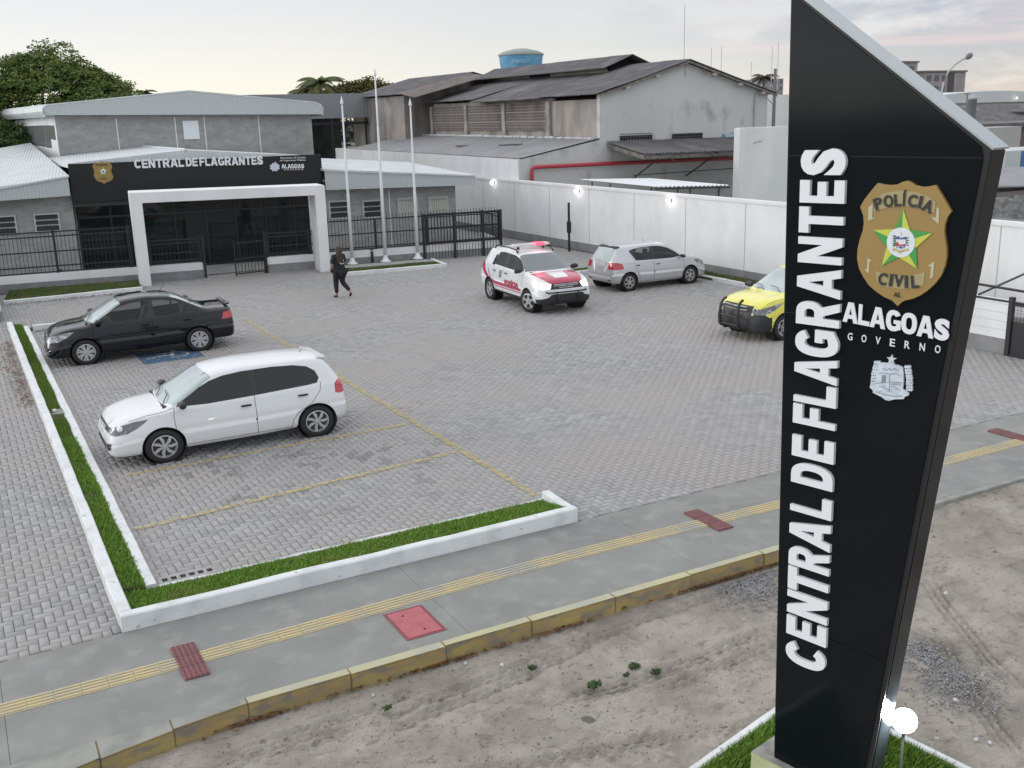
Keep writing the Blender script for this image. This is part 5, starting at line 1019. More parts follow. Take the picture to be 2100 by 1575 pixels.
dp = thing('utility_pole', 'thin pole with a crossbar just left of the grey flue', 'utility pole', (71.0, 55.5, 0)); q = MB(); q.tube([(0, 0, 0), (0, 0, 6.1)], .06, 6); q.box(-.35, .35, -.03, .03, 6.0, 6.08); q.build('pole', mat('pole concrete', (.22, .19, .20), .9), dp)
boxb('white_tank_house', 'small pale rendered box between the dark roofs at the right edge', 'building', 66.6, 70.2, 50, 52, 3.6, mat('pale box', (.40, .40, .38), .8))
boxb('brown_house', 'brown walled house under the dark roof at the right edge', 'building', 70.8, 84, 54, 60, 3.4, mat('dark brown wall', (.14, .11, .09), .9), m_fib, (5, 1, 1.6))
bb = boxb('white_building', 'pale wall with a blue strip at the right edge, above the rubble heap', 'building', 53.6, 62, 39, 42, 2.65, mat('pale wall', (.50, .53, .52), .8)); k = MB(); k.box(1.35, 8.4, -.02, .0, .3, 2.6); k.build('blue_strip', mat('blue strip', (.06, .14, .35), .6), bb)
gr_ = thing('grey_shed', 'low pale grey roof directly right of the sign tower', 'shed', (46.5, 34, 0)); q = MB(); q.poly([(-1, 0, 1.35), (9, 0, .95), (9, 3.5, 1.75), (-1, 3.5, 2.15)], (0, 0, -.08)); q.build('roof', m_fib2, gr_); q = MB(); q.box(0, 9, .3, 3, 0, .95); q.build('wall', m_apt2, gr_)
# rubble mound: rounded uneven heap
q = MB(); nn_ = 26; c0 = np.array([37.2, 26.6]); rs = np.random.default_rng(4); vs = []; fs = []
for j in range(9):
    for i in range(nn_):
        a = 2*math.pi*i/nn_; r_ = (1-j/8.)**.8; vs.append((c0[0]+r_*3.4*math.cos(a)*(1+.1*math.sin(3*a)), c0[1]+r_*1.6*math.sin(a), 1.75*(1-r_**2.2)+rs.normal(0, .05)))
for j in range(8):
    for i in range(nn_): fs.append((j*nn_+i, j*nn_+(i+1) % nn_, (j+1)*nn_+(i+1) % nn_, (j+1)*nn_+i))
q.add(vs, fs); setp(q.build('rubble_heap', mat('rubble grey', (.20, .20, .20), .95, col2=(.12, .12, .115), nscale=3, bump=1, bscale=9, bdist=.1)), 'grey rubble heap behind the boundary wall at the right edge', 'heap')
dv = thing('parked_truck', 'dark low vehicle roof behind the boundary wall at the right edge', 'truck', (27.3, 18.9, 0)); q = MB(); q.poly([(-.9, 0, .4), (1.2, 0, .4), (1.2, 0, 1.5), (.8, 0, 1.98), (-.6, 0, 1.98), (-.9, 0, 1.4)], (0, 1.6, 0)); q.build('cab', mat('truck dark', (.03, .03, .035), .3), dv, bevel=.08); q = MB(); q.box(-.5, .7, -.02, 0, 1.5, 1.9); q.build('windscreen', mat('dark glazing', (.06, .065, .065), .15), dv)
for x in (-.6, .9): k = MB(); k.lathe([(0, -.1), (.35, -.1), (.4, 0), (.35, .1), (0, .1)], (x, .2, .4), ax='y', n=16); k.build('wheel', mat('tyre rubber', (.018, .018, .018), .8), dv)
# street lamp
sl_ = thing('street_lamp', 'curved grey street lamp arm rising behind the slanted top of the sign', 'street lamp', (36.76, 30, 0)); q = MB()
pts_ = [YP(x, y, 30) for x, y in ((1925, 230), (1929, 200), (1935, 170), (1944, 148), (1958, 133), (1974, 122), (1982, 119))]; pts_ = [(p[0]-36.76, 0, p[2]) for p in pts_]; q.tube([(pts_[0][0], 0, 0)]+pts_, [.07]+[.05]*2+[.035]*5, 8); q.build('pole', mat('lamp pole grey', (.36, .38, .38), .5), sl_, smooth=True)
e_ = Vector(pts_[-1]); q = MB(); q.lathe([(0, -.04), (.07, 0), (.11, .10), (.12, .22), (.08, .32), (0, .35)], ax='x', n=16); q.v = [tuple(Matrix.Rotation(-.45, 3, 'Y') @ Vector(v)+e_) for v in q.v]; q.build('lamp_head', mat('lamp head grey', (.16, .15, .15), .5), sl_, smooth=True)
# thin masts on the skyline
for i, (px, yt, yb_) in enumerate(((1459, 98, 150), (1480, 95, 150), (1584, 95, 190), (1597, 85, 190), (1541, 128, 165))):
    a = YP(px, yt, 90); t_ = thing('antenna_mast', ['thin mast on the skyline, leftmost right of the gable', 'thin mast on the skyline, second right of the gable', 'thin mast on the skyline, left of the pair by the utility pole', 'tallest thin mast on the skyline by the utility pole', 'shortest thin mast on the skyline, above the small palm'][i], 'mast', (a[0], 90, 0), 0, 'thin masts on the skyline'); k = MB(); k.tube([(0, 0, 0), (0, 0, a[2])], .035, 5); k.build('mast', mat('mast grey', (.5, .5, .5), .6), t_)
# ================================================================== TREES
def leaf_mat(name, a, c, d): return grass_mat(name, a, c, d)
def crown(name, m, parent, lobes, n, leaf=.22, seed=1, sub=16):
    """many small leaf faces grouped in tufts over irregular lobes"""
    r = np.random.default_rng(seed); Vs = []
    tot_ = sum(l[3]*l[4] for l in lobes)
    for (cx_, cy_, cz_, rx, rz) in lobes:
        k = int(n*(rx*rz)/tot_/sub)
        d = r.normal(size=(k, 3)); d /= np.linalg.norm(d, axis=1)[:, None]; d[:, 2] = np.where(d[:, 2] < -.35, -d[:, 2]*.6, d[:, 2])
        rad = (.62+.42*r.random(k)**.6)*(1+.16*np.sin(d[:, 0]*5+cx_)+.12*np.sin(d[:, 2]*7+cy_))
        c = np.stack([cx_+d[:, 0]*rx*rad, cy_+d[:, 1]*rx*rad, cz_+d[:, 2]*rz*rad], 1)
        tf = np.repeat(c, sub, 0)+r.normal(size=(k*sub, 3))*np.array([1, 1, .55])*leaf*1.5
        a = r.normal(size=(k*sub, 3)); a[:, 2] *= .5; a /= np.linalg.norm(a, axis=1)[:, None]; b_ = np.cross(a, r.normal(size=(k*sub, 3))); b_ /= np.linalg.norm(b_, axis=1)[:, None]
        s_ = leaf*(.6+.8*r.random(k*sub))[:, None]; Vs.append(np.stack([tf-a*s_, tf-b_*s_*.5, tf+a*s_, tf+b_*s_*.5], 1))
    V_ = np.concatenate(Vs); return link(name, quads_mesh(name, V_), m, parent)
def trunk(parent, h, r, lobes, m):
    k = MB(); k.tube([(0, 0, 0), (.1, 0, h*.4), (0, .1, h*.7)], [r, r*.8, r*.65], 8)
    for (cx_, cy_, cz_, rx, rz) in lobes: k.tube([(0, .05, h*.55), (cx_*.5, cy_*.5, h*.55+(cz_-h*.55)*.6), (cx_, cy_, cz_)], [r*.45, r*.25, r*.08], 6)
    return k.build('trunk', m, parent, smooth=True)
m_bark = mat('bark', (.09, .07, .055), .9, col2=(.14, .11, .09), nscale=3)
m_man = leaf_mat('mango leaves', (.07, .115, .03), (.15, .21, .055), (.19, .22, .06))
tr = thing('mango_tree', 'large dense dark green tree rising behind the left end of the police station', 'tree', (5.2, 62, 0))
lb = [(-3.2, 0, 5.4, 2.6, 2.3), (-.6, 0, 7.0, 2.5, 2.3), (1.5, .5, 7.7, 2.0, 1.7), (3.0, 0, 6.2, 2.2, 2.0), (4.0, -.5, 5.4, 1.6, 1.5), (-1.5, -1, 4.5, 2.4, 1.8), (1.5, -1, 5.0, 2.6, 2.0), (-4.6, .4, 3.8, 2.2, 2.0), (-2.0, -.2, 6.9, 1.6, 1.3), (3.3, 0, 7.2, 1.3, 1.1), (-1.6, 0, 7.3, 1.9, 1.7), (.4, .3, 8.3, 1.5, 1.3), (-3.6, 0, 6.6, 1.6, 1.3), (2.6, .2, 7.6, 1.4, 1.2)]
crown('crown', m_man, tr, lb, 120000, .075, 3); trunk(tr, 5.5, .45, lb, m_bark)
tr = thing('tree', 'dark bushy tree low on the left, below the large dense tree', 'tree', (2.9, 58, 0)); lb = [(-2.5, 0, 3.4, 2.4, 1.9), (.5, 0, 4.3, 2.0, 1.5), (2.3, .2, 3.6, 1.8, 1.6), (-.8, -.4, 2.2, 2.6, 1.8)]
crown('crown', leaf_mat('bush leaves', (.03, .06, .02), (.07, .12, .035), (.06, .10, .03)), tr, lb, 36000, .075, 5); trunk(tr, 3, .25, lb, m_bark)
m_sun = leaf_mat('sunset leaves', (.05, .075, .02), (.14, .13, .04), (.17, .12, .05))  # reddish dusk light tinted into the leaf colours
for i, (px, py, rx, rz, lab) in enumerate(((700, 186, 1.3, .7, 'low bushy tree just right of the palm behind the shed'), (722, 184, 1.1, .8, 'second small tree right of the palm behind the shed'), (752, 182, 1.1, 1.0, 'loose-crowned tree behind the tallest flagpole'), (775, 184, .9, .9, 'open-crowned tree right of the tallest flagpole'), (798, 187, 1.1, .7, 'rightmost small tree above the shed, beside the warehouse'))):
    a = YP(px, py, 84); tr = thing('tree', lab, 'tree', (a[0], 84, 0), 0, 'small trees behind the open shed'); rx *= 1.25; rz *= 1.15; lb = [(-.5*rx, 0, a[2]-.4, rx*.7, rz*.7), (.5*rx, 0, a[2]-.3, rx*.6, rz*.7), (0, 0, a[2]-.1, rx*.6, rz*.8), (0, 0, a[2]-1.6, rx*1.3, 1.5)]
    crown('crown', m_sun, tr, lb, 8200, .12, 20+i, sub=10); trunk(tr, a[2]-.5, .15, lb, m_bark)
def palm(name, lab, x, y, h, L_, n, m, grp=None, seed=2):
    t_ = thing(name, lab, 'palm tree', (x, y, 0), 0, grp); r = random.Random(seed); k = MB(); k.tube([(0, 0, 0), (.1, 0, h*.5), (0, 0, h)], [.2, .15, .12], 8); k.build('trunk', m_bark, t_)
    for i in range(n):
        az = 2*math.pi*i/n+r.uniform(-.2, .2); up_ = r.uniform(.15, 1.1); k = MB(); pts = []; 
        for j in range(9): s_ = j/8; pts.append(Vector((math.cos(az)*L_*s_*math.cos(up_*(1-s_)), math.sin(az)*L_*s_*math.cos(up_*(1-s_)), h+L_*(math.sin(up_)*s_-.75*s_*s_))))
        k.tube(pts, .025, 4)
        for j in range(1, 9):
            for q_ in range(3):
                s_ = (j-1+q_/3)/8; p_ = pts[j-1].lerp(pts[j], q_/3); d_ = (pts[j]-pts[j-1]).normalized(); sd_ = d_.cross(Vector((0, 0, 1))).normalized(); ll = L_*.30*math.sin(math.pi*min(1, s_*.85+.12))
                for sg__ in (-1, 1): tip = p_+sd_*sg__*ll*.8+d_*ll*.5+Vector((0, 0, -ll*.45)); w_ = d_*.05; k.face([p_-w_, p_+w_, tip+w_*.3, tip-w_*.3])
        k.build('frond', m, t_)
    return t_
m_palm = leaf_mat('palm leaves', (.05, .075, .022), (.11, .13, .04), (.13, .11, .05))
a = YP(655, 172, 80); palm('palm_tree', 'palm tree rising behind the police station roof and the shed', a[0], 80, a[2], 2.0, 22, m_palm, seed=2)
a = YP(628, 184, 82); palm('palm_tree', 'smaller palm tree left of the taller one behind the shed', a[0], 82, a[2]-.2, 1.5, 16, m_palm, seed=6)
a = YP(1566, 160, 100); palm('palm_tree', 'dark palm tree beyond the right slope of the warehouse roof', a[0], 100, a[2], 1.9, 18, leaf_mat('dark palm', (.03, .035, .02), (.06, .065, .035), (.05, .05, .03)), seed=9)
a = YP(298, 187, 75); palm('palm_tree', 'tiny palm tip just right of the large dense tree', a[0], 75, a[2]-.1, .8, 9, m_palm, seed=4)
# low far tree line and roofs closing the horizon
q = np.random.default_rng(5); lb = []
for i in range(150):
    az = math.radians(-25+105*i/150+q.uniform(-.3, .3)); r_ = q.uniform(230, 330); lb.append((r_*math.sin(az), r_*math.cos(az), q.uniform(1.5, 3.0), q.uniform(5, 9), q.uniform(2.2, 3.6)))
o = crown('far_tree_line', leaf_mat('far leaves', (.05, .065, .045), (.085, .10, .07), (.10, .10, .08)), None, lb, 60000, .9, 8); setp(o, 'distant line of trees along the horizon', 'trees', kind='stuff')
# ================================================================== CARS
CT = [  # x, zb, zs, ws, wm, zt, wr, ze      (generic hatchback, front towards +x)
 (-1.865,.42,.60,.50,.60,.64,.44,.62), (-1.85,.34,.76,.60,.70,.81,.52,.79), (-1.82,.30,.88,.665,.765,.97,.565,.93), (-1.76,.27,.92,.705,.80,1.10,.585,1.03), (-1.66,.26,.935,.73,.815,1.25,.575,1.17),
 (-1.56,.25,.94,.742,.82,1.385,.55,1.30), (-1.50,.25,.94,.747,.823,1.415,.545,1.345), (-1.30,.24,.93,.755,.827,1.435,.548,1.372), (-.8,.22,.918,.762,.828,1.458,.56,1.392), (-.2,.2,.90,.767,.828,1.462,.567,1.392),
 (.2,.2,.893,.769,.828,1.437,.563,1.362), (.36,.2,.89,.769,.828,1.412,.562,1.332), (.46,.2,.888,.769,.828,1.365,.568,1.305), (.70,.2,.884,.769,.828,1.215,.605,1.165), (.95,.2,.88,.77,.828,1.062,.655,1.015), (1.10,.2,.878,.77,.827,.970,.69,.922),
 (1.16,.2,.872,.767,.826,.942,.695,.896), (1.45,.2,.842,.745,.822,.905,.67,.87), (1.72,.2,.785,.71,.805,.848,.62,.815), (1.86,.2,.72,.665,.77,.79,.57,.76), (1.94,.2,.65,.62,.72,.72,.52,.69), (1.985,.21,.58,.56,.66,.64,.45,.61), (2.02,.24,.52,.49,.58,.56,.38,.54), (2.035,.32,.47,.40,.48,.49,.28,.48)]
SED = [(-2.08,.42,.62,.52,.60,.66,.44,.64), (-2.065,.34,.78,.62,.70,.84,.55,.82), (-2.03,.30,.90,.685,.765,.985,.62,.955), (-1.97,.28,.925,.72,.80,1.035,.64,.99), (-1.85,.27,.94,.735,.815,1.04,.65,.995), (-1.55,.26,.945,.748,.822,1.045,.655,1.0), (-1.40,.25,.945,.752,.825,1.085,.65,1.03),
 (-1.15,.24,.94,.757,.827,1.22,.60,1.15), (-.85,.23,.93,.76,.828,1.37,.56,1.30), (-.60,.22,.92,.763,.828,1.43,.555,1.36), (-.35,.21,.91,.765,.828,1.45,.562,1.38)]+CT[9:]
def pchip(x, y, xi):
    x = np.array(x, float); y = np.array(y, float); h = np.diff(x); d = np.diff(y)/h; m = np.zeros_like(y)
    for i in range(1, len(x)-1):
        if d[i-1]*d[i] > 0: w1 = 2*h[i]+h[i-1]; w2 = h[i]+2*h[i-1]; m[i] = (w1+w2)/(w1/d[i-1]+w2/d[i])
    m[0] = d[0]; m[-1] = d[-1]; k = np.clip(np.searchsorted(x, xi)-1, 0, len(x)-2); t = (xi-x[k])/h[k]
    return (2*t**3-3*t**2+1)*y[k]+(t**3-2*t**2+t)*h[k]*m[k]+(-2*t**3+3*t**2)*y[k+1]+(t**3-t**2)*h[k]*m[k+1]
def section(r):
    x, zb, zs, ws, wm, zt, wr, ze = r; hh = zs-zb
    C = [(0, zb), (wm-.07, zb), (wm-.015, zb+hh*.10), (wm, zb+hh*.30), (wm, zb+hh*.62), (ws+.012, zs-hh*.07), (ws, zs), (wr, ze), (wr*.82, ze+(zt-ze)*.62), (wr*.45, zt-(zt-ze)*.08), (0, zt)]
    fr = [0, .3, .45, .5, .5, .35, .22, .38, .5, .5, 0]; nseg = [2, 3, 3, 3, 4, 2, 2, 4, 3, 3]; C = [np.array(c, float) for c in C]; out_ = [C[0]]
    # rounded polyline with a fixed number of samples
    pts = []
    for i in range(1, len(C)-1):
        a = C[i]+(C[i-1]-C[i])*fr[i]; b_ = C[i]+(C[i+1]-C[i])*fr[i]; pts.append((a, C[i], b_))
    P_ = [C[0]]; cur = C[0]
    for i, (a, c, b_) in enumerate(pts):
        n_ = nseg[i]
        for k in range(1, n_+1): P_.append(cur+(a-cur)*k/n_)
        for t in (.25, .5, .75, 1.0): P_.append((1-t)**2*a+2*t*(1-t)*c+t*t*b_)
        cur = b_
    for k in range(1, 4): P_.append(cur+(C[-1]-cur)*k/3)
    return P_
def carve(bm, poly, D, cond, tag, H=None, lay=None, test=True):
    """cut the outline of a 2-D polygon, projected along D, into the selected faces and tag the faces inside"""
    D = Vector(D).normalized(); Vv = Vector((0, 0, 1)) if abs(D.z) < .9 else Vector((0, 1, 0)); H = Vector(H) if H else Vv.cross(D)
    n = len(poly); prj = lambda c: (c.dot(H), c.dot(Vv)); xs_ = [p[0] for p in poly]; ys_ = [p[1] for p in poly]; bb = (min(xs_)-.12, max(xs_)+.12, min(ys_)-.12, max(ys_)+.12)
    def near():
        r = []
        for f in bm.faces:
            c = f.calc_center_median()
            if cond(c, f.normal):
                a, b_ = prj(c)
                if bb[0] < a < bb[1] and bb[2] < b_ < bb[3]: r.append(f)
        return r
    for i in range(n):
        p, q_ = poly[i], poly[(i+1) % n]; e = H*(q_[0]-p[0])+Vv*(q_[1]-p[1])
        if e.length < 1e-5: continue
        no = e.cross(D).normalized(); co = H*p[0]+Vv*p[1]; mg = .10; eb = (min(p[0], q_[0])-mg, max(p[0], q_[0])+mg, min(p[1], q_[1])-mg, max(p[1], q_[1])+mg); fs = []
        for f in near():
            a, b_ = prj(f.calc_center_median())
            if eb[0] < a < eb[1] and eb[2] < b_ < eb[3]: fs.append(f)
        if not fs: continue
        g = set(fs); 
        for f in fs: g.update(f.edges); g.update(f.verts)
        bmesh.ops.bisect_plane(bm, geom=list(g), dist=1e-5, plane_co=co, plane_no=no)
    bm.normal_update(); out_ = []
    for f in near():
        a, b_ = prj(f.calc_center_median()); ins = False
        for i in range(n):
            x1, y1 = poly[i]; x2, y2 = poly[(i+1) % n]
            if (y1 > b_) != (y2 > b_) and a < (x2-x1)*(b_-y1)/(y2-y1)+x1: ins = not ins
        if ins:
            if tag is not None: f[lay] = tag
            out_.append(f)
    return out_
def offs(poly, d):                         # grow a polygon outwards by d
    P_ = [np.array(p, float) for p in poly]; c = sum(P_)/len(P_); A_ = sum(P_[i][0]*P_[(i+1) % len(P_)][1]-P_[(i+1) % len(P_)][0]*P_[i][1] for i in range(len(P_))); s = 1 if A_ > 0 else -1; o_ = []
    for i in range(len(P_)):
        e1 = P_[i]-P_[i-1]; e2 = P_[(i+1) % len(P_)]-P_[i]; n1 = np.array([e1[1], -e1[0]])/np.hypot(*e1)*s; n2 = np.array([e2[1], -e2[0]])/np.hypot(*e2)*s; b_ = n1+n2; b_ /= max(.3, (b_@b_)/2); o_.append(tuple(P_[i]+b_*d))
    return o_
def line_poly(pts, w):
    L_ = []; R_ = []
    for i, p in enumerate(pts):
        a = np.array(pts[max(0, i-1)]); b_ = np.array(pts[min(len(pts)-1, i+1)]); d_ = (b_-a)/np.hypot(*(b_-a)); n_ = np.array([-d_[1], d_[0]])*w/2; L_.append(tuple(np.array(p)+n_)); R_.append(tuple(np.array(p)-n_))
    return L_+R_[::-1]
m_tyre = mat('tyre rubber', (.018, .018, .018), .8); m_glass = mat('car glass', (.012, .014, .015), .05, spec=.45, ior=1.5); m_glassL = mat('car glass light', (.36, .42, .41), .06, spec=.8, ior=1.6, coat=.4, col2=(.26, .31, .31), nscale=1.5); m_glassT = mat('car glass clear', (.03, .04, .04), .04, spec=.5, alpha=.5); m_seat = mat('car seat', (.16, .155, .145), .8); m_glassM = mat('car glass grey', (.11, .14, .15), .05, spec=.8, ior=1.6); m_seam = mat('panel gap', (.02, .02, .02), .8); m_rub = mat('black plastic', (.02, .021, .022), .5)  # pale windscreen glass: reflected sky put into its base colours
m_hl = mat('headlight glass', (.10, .11, .115), .08, spec=.6, coat=.6, col2=(.35, .37, .38), nscale=7, ncon=(.56, .62)); m_tl = mat('tail light red', (.42, .01, .02), .12, coat=1); m_hlon = mat('headlight lit', (1, 1, 1), .3, emit=(1, .97, .86), estr=3.5)
m_rim = mat('silver rim', (.52, .53, .54), .32, metal=.6); m_rimd = mat('rim recess', (.035, .035, .037), .6); m_chr = mat('chrome', (.75, .76, .77), .12, metal=1); m_plate = mat('plate grey', (.50, .51, .52), .5)
def wheel(parent, x, y, r, side, style, w=.185, steer=0.):
    wr = r*.66; k = MB(); P_ = [(wr, -w/2+.01), (wr+.01, -w/2), (r-.03, -w/2), (r-.008, -w/2+.02), (r, -w/2+.045), (r, w/2-.045), (r-.008, w/2-.02), (r-.03, w/2), (wr+.01, w/2), (wr, w/2-.01)]
    k.lathe([(a, b_*side) for a, b_ in P_], ax='y', n=36); t = k.build('wheel', m_tyre, parent, smooth=True); t.location = (x, y, r); t.rotation_euler = (0, 0, steer)
    k = MB(); k.lathe([(wr+.002, side*(w/2-.008)), (wr-.012, side*(w/2-.004)), (wr-.02, side*(w/2-.02)), (wr-.03, side*(w/2-.07))], ax='y', n=36); n, wid, kind = style
    yo = side*(w/2-.012)
    def bar(a0, a1, r0, r1, w0, w1, y0, y1):
        c0, s0, c1, s1 = math.cos(a0), math.sin(a0), math.cos(a1), math.sin(a1); A_ = Vector((c0*r0, y0, s0*r0)); B_ = Vector((c1*r1, y1, s1*r1)); d_ = (B_-A_).normalized(); p_ = d_.cross(Vector((0, 1, 0))).normalized(); dy = Vector((0, -side*.022, 0))
        vs = [A_-p_*w0, A_+p_*w0, B_+p_*w1, B_-p_*w1]; vs += [v+dy for v in vs]; k.add(vs, [(0, 1, 2, 3), (0, 4, 5, 1), (1, 5, 6, 2), (2, 6, 7, 3), (3, 7, 4, 0)])
    for i in range(n):
        a = 2*math.pi*i/n+.3
        if kind == 'twist': bar(a, a+.20, .03, wr*.55, wid*.6, wid, yo-.0*side, yo); bar(a+.20, a+.05, wr*.52, wr-.008, wid, wid*.75, yo, yo-.004*side)
        elif kind == 'pair': bar(a-.10, a-.17, .04, wr-.008, wid*.5, wid*.62, yo-.004*side, yo); bar(a+.10, a+.17, .04, wr-.008, wid*.5, wid*.62, yo-.004*side, yo)
        else: bar(a, a, .03, wr*.5, wid, wid*.8, yo-.0*side, yo); bar(a-.0, a-.16, wr*.45, wr-.008, wid*.5, wid*.5, yo, yo); bar(a, a+.16, wr*.45, wr-.008, wid*.5, wid*.5, yo, yo)
    k.lathe([(0, side*(w/2-.002)), (.032, side*(w/2-.004)), (.042, side*(w/2-.02))], ax='y', n=16); k.build('rim', m_rim, t)
    k = MB(); k.lathe([(0, side*(w/2-.05)), (wr-.01, side*(w/2-.05))], ax='y', n=24); k.build('brake_disc', m_rimd, t); return t
def remap(T, xm, zm, wsc):
    o_ = []
    for x, zb, zs, ws, wm, zt, wr, ze in T:
        f = lambda z: float(np.interp(z, *zm)); o_.append((float(np.interp(x, *xm)), f(zb), f(zs), ws*wsc, wm*wsc, f(zt), wr*wsc, f(ze)))
    return o_
def build_car(name, label, S):
    root = thing(name, label, 'car', (*S['pos'], 0), S['ang']); root.scale = S['scale'] if isinstance(S['scale'], tuple) else (S['scale'],)*3
    T = S['table']; xs0 = [t[0] for t in T]; idx = np.arange(len(T)); fine = []
    for i in range(len(T)-1):
        n_ = max(1, int(math.ceil(abs(xs0[i+1]-xs0[i])/.055))); fine += list(np.linspace(xs0[i], xs0[i+1], n_, endpoint=False))
    fine.append(xs0[-1]); fine = np.array(fine); cols = [pchip(xs0, [t[c] for t in T], fine) for c in range(1, 8)]
    bm = bmesh.new(); lay = bm.faces.layers.int.new('tag'); rings = []
    for i, x in enumerate(fine):
        P_ = section((x, *[c[i] for c in cols])); full = [(p[0], p[1]) for p in P_]+[(-p[0], p[1]) for p in P_[-2:0:-1]]; rings.append([bm.verts.new((x, y, z)) for y, z in full])
    n_ = len(rings[0])
    for a, b_ in zip(rings, rings[1:]):
        for j in range(n_): bm.faces.new((a[j], a[(j+1) % n_], b_[(j+1) % n_], b_[j]))
    bm.faces.new(rings[0]); bm.faces.new(rings[-1][::-1]); bmesh.ops.recalc_face_normals(bm, faces=bm.faces); bm.normal_update()
    sides = ((1, lambda c, n: c.y > 0 and n.y > .25), (-1, lambda c, n: c.y < 0 and n.y < -.25))
    def side_carve(poly, tag, only=None):
        for sg, cd in sides:
            if only and sg != only: continue
            carve(bm, poly, (0, 1, 0), cd, tag, H=(1, 0, 0), lay=lay)
    # wheel arches
    r = S['r']; arches = []
    for wx in S['wx']:
        ra = r*S.get('arch', 1.17); pc = [(wx+ra*math.cos(a), r+.01+ra*math.sin(a)) for a in np.linspace(0, 2*math.pi, 33)[:-1]]
        for sg in (1, -1):
            dl = carve(bm, pc, (0, 1, 0), (lambda c, n, s_=sg: c.y*s_ > .5), None, H=(1, 0, 0), lay=lay); bmesh.ops.delete(bm, geom=dl, context='FACES')
    for poly, tag in S['side']: side_carve(poly, tag)
    for poly, tag, only in S.get('side1', []): side_carve(poly, tag, only)
    for poly, tag, cd in S.get('front', []): carve(bm, poly, (1, 0, 0), cd, tag, H=(0, 1, 0), lay=lay)
    for poly, tag, cd in S.get('top', []): carve(bm, poly, (0, 0, 1), cd, tag, H=(1, 0, 0), lay=lay)
    for poly, tag, xcd in S.get('quarter', []):       # polygon coords: (h, z) with h along the corner diagonal
        for sg in (1, -1):
            for fb in ((1,) if xcd == 'f' else (-1,)):
                D_ = Vector((fb, sg, 0)).normalized(); H_ = Vector((-fb*1., sg*1., 0)).normalized(); carve(bm, poly, D_, (lambda c, n, s_=sg, f_=fb: c.y*s_ > .1 and c.x*f_ > .9 and (n.x*f_ > .25 or n.y*s_ > .45)), tag, H=H_, lay=lay)
    # split
    P = S['parts']; me_all = {}
    tags = sorted({f[lay] for f in bm.faces}); smooth_all = True
    for t in tags:
        b2 = bm.copy(); l2 = b2.faces.layers.int['tag']; bmesh.ops.delete(b2, geom=[f for f in b2.faces if f[l2] != t], context='FACES')
        nm, m, sink = P[t]
        if sink:
            b2.normal_update()
            for v in b2.verts: v.co -= v.normal*sink
        groups = [b2]
        if t != 0 and t not in S.get('joined', ()):       # separate islands become separate parts
            seen = set(); isl = []
            for f in b2.faces:
                if f in seen: continue
                st = [f]; seen.add(f); g = []
                while st:
                    c = st.pop(); g.append(c)
                    for e in c.edges:
                        for o_ in e.link_faces:
                            if o_ not in seen: seen.add(o_); st.append(o_)
                isl.append({x.index for x in g})
            b2.faces.index_update(); isl2 = []
            seen = set()
            for f in b2.faces:
                if f.index in seen: continue
                st = [f]; seen.add(f.index); g = []
                while st:
                    c = st.pop(); g.append(c.index)
                    for e in c.edges:
                        for o_ in e.link_faces:
                            if o_.index not in seen: seen.add(o_.index); st.append(o_)
                isl2.append(set(g))
            # merge tiny slivers into one
            if len(isl2) > 1:
                for g in isl2:
                    if sum(b2.faces[i].calc_area() for i in g if True) < .0006 if b2.faces.ensure_lookup_table() is None else False: continue
                    b3 = b2.copy(); b3.faces.ensure_lookup_table(); bmesh.ops.delete(b3, geom=[b3.faces[i] for i in range(len(b3.faces)) if i not in g], context='FACES')
                    me = bpy.data.meshes.new(nm); b3.to_mesh(me); b3.free(); link(nm, me, m, root, True)
                b2.free(); continue
        me = bpy.data.meshes.new(nm); b2.to_mesh(me); b2.free(); link(nm, me, m, root, True)
    bm.free()
    # dark inner shell so the gaps show nothing behind
    k = MB(); k.box(S['wx'][1]-.42, S['wx'][0]+.42, -.55, .55, .32, .66); k.build('underbody', m_seam, root)
    k = MB(); k.box(S['wx'][1]-.28, S['wx'][0]+.5, -.50, .50, .24, .30); k.build('floor_pan', m_seam, root)
    for wx in S['wx']:
        for sg in (1, -1):
            k = MB(); ra = r*S.get('arch', 1.17)+.004; w_ = S['W']
            k.lathe([(ra+.012, sg*(w_-.035)), (ra, sg*(w_-.02)), (ra, sg*(w_-.34)), (.0, sg*(w_-.34))], (wx, 0, r+.01), ax='y', n=32); o_ = k.build('arch_liner', m_seam, root, smooth=True)
    if S.get('seats'):
        z_ = S['seats']
        for x_, y_ in ((.05, .33), (.05, -.33), (-.85, .30), (-.85, -.30)):
            k = MB(); k.box(x_-.22, x_+.20, y_-.22, y_+.22, z_-.35, z_-.18); k.poly([(x_-.25, y_-.22, z_-.3), (x_-.10, y_-.22, z_-.3), (x_-.26, y_-.20, z_+.22), (x_-.36, y_-.20, z_+.22)], (0, .43, 0)); k.box(x_-.37, x_-.28, y_-.11, y_+.11, z_+.25, z_+.40); k.build('seat', m_seat, root, bevel=.02)
        k = MB(); k.box(.55, 1.0, -.6, .6, z_-.2, z_+.02); k.build('dashboard', m_rub, root, bevel=.03)
    st = S['style']
    for wx, steer in zip(S['wx'], (S.get('steer', 0), 0)):
        for sg in (1, -1): wheel(root, wx, sg*(S['W']-.105), r, sg, st, steer=steer)
    return root
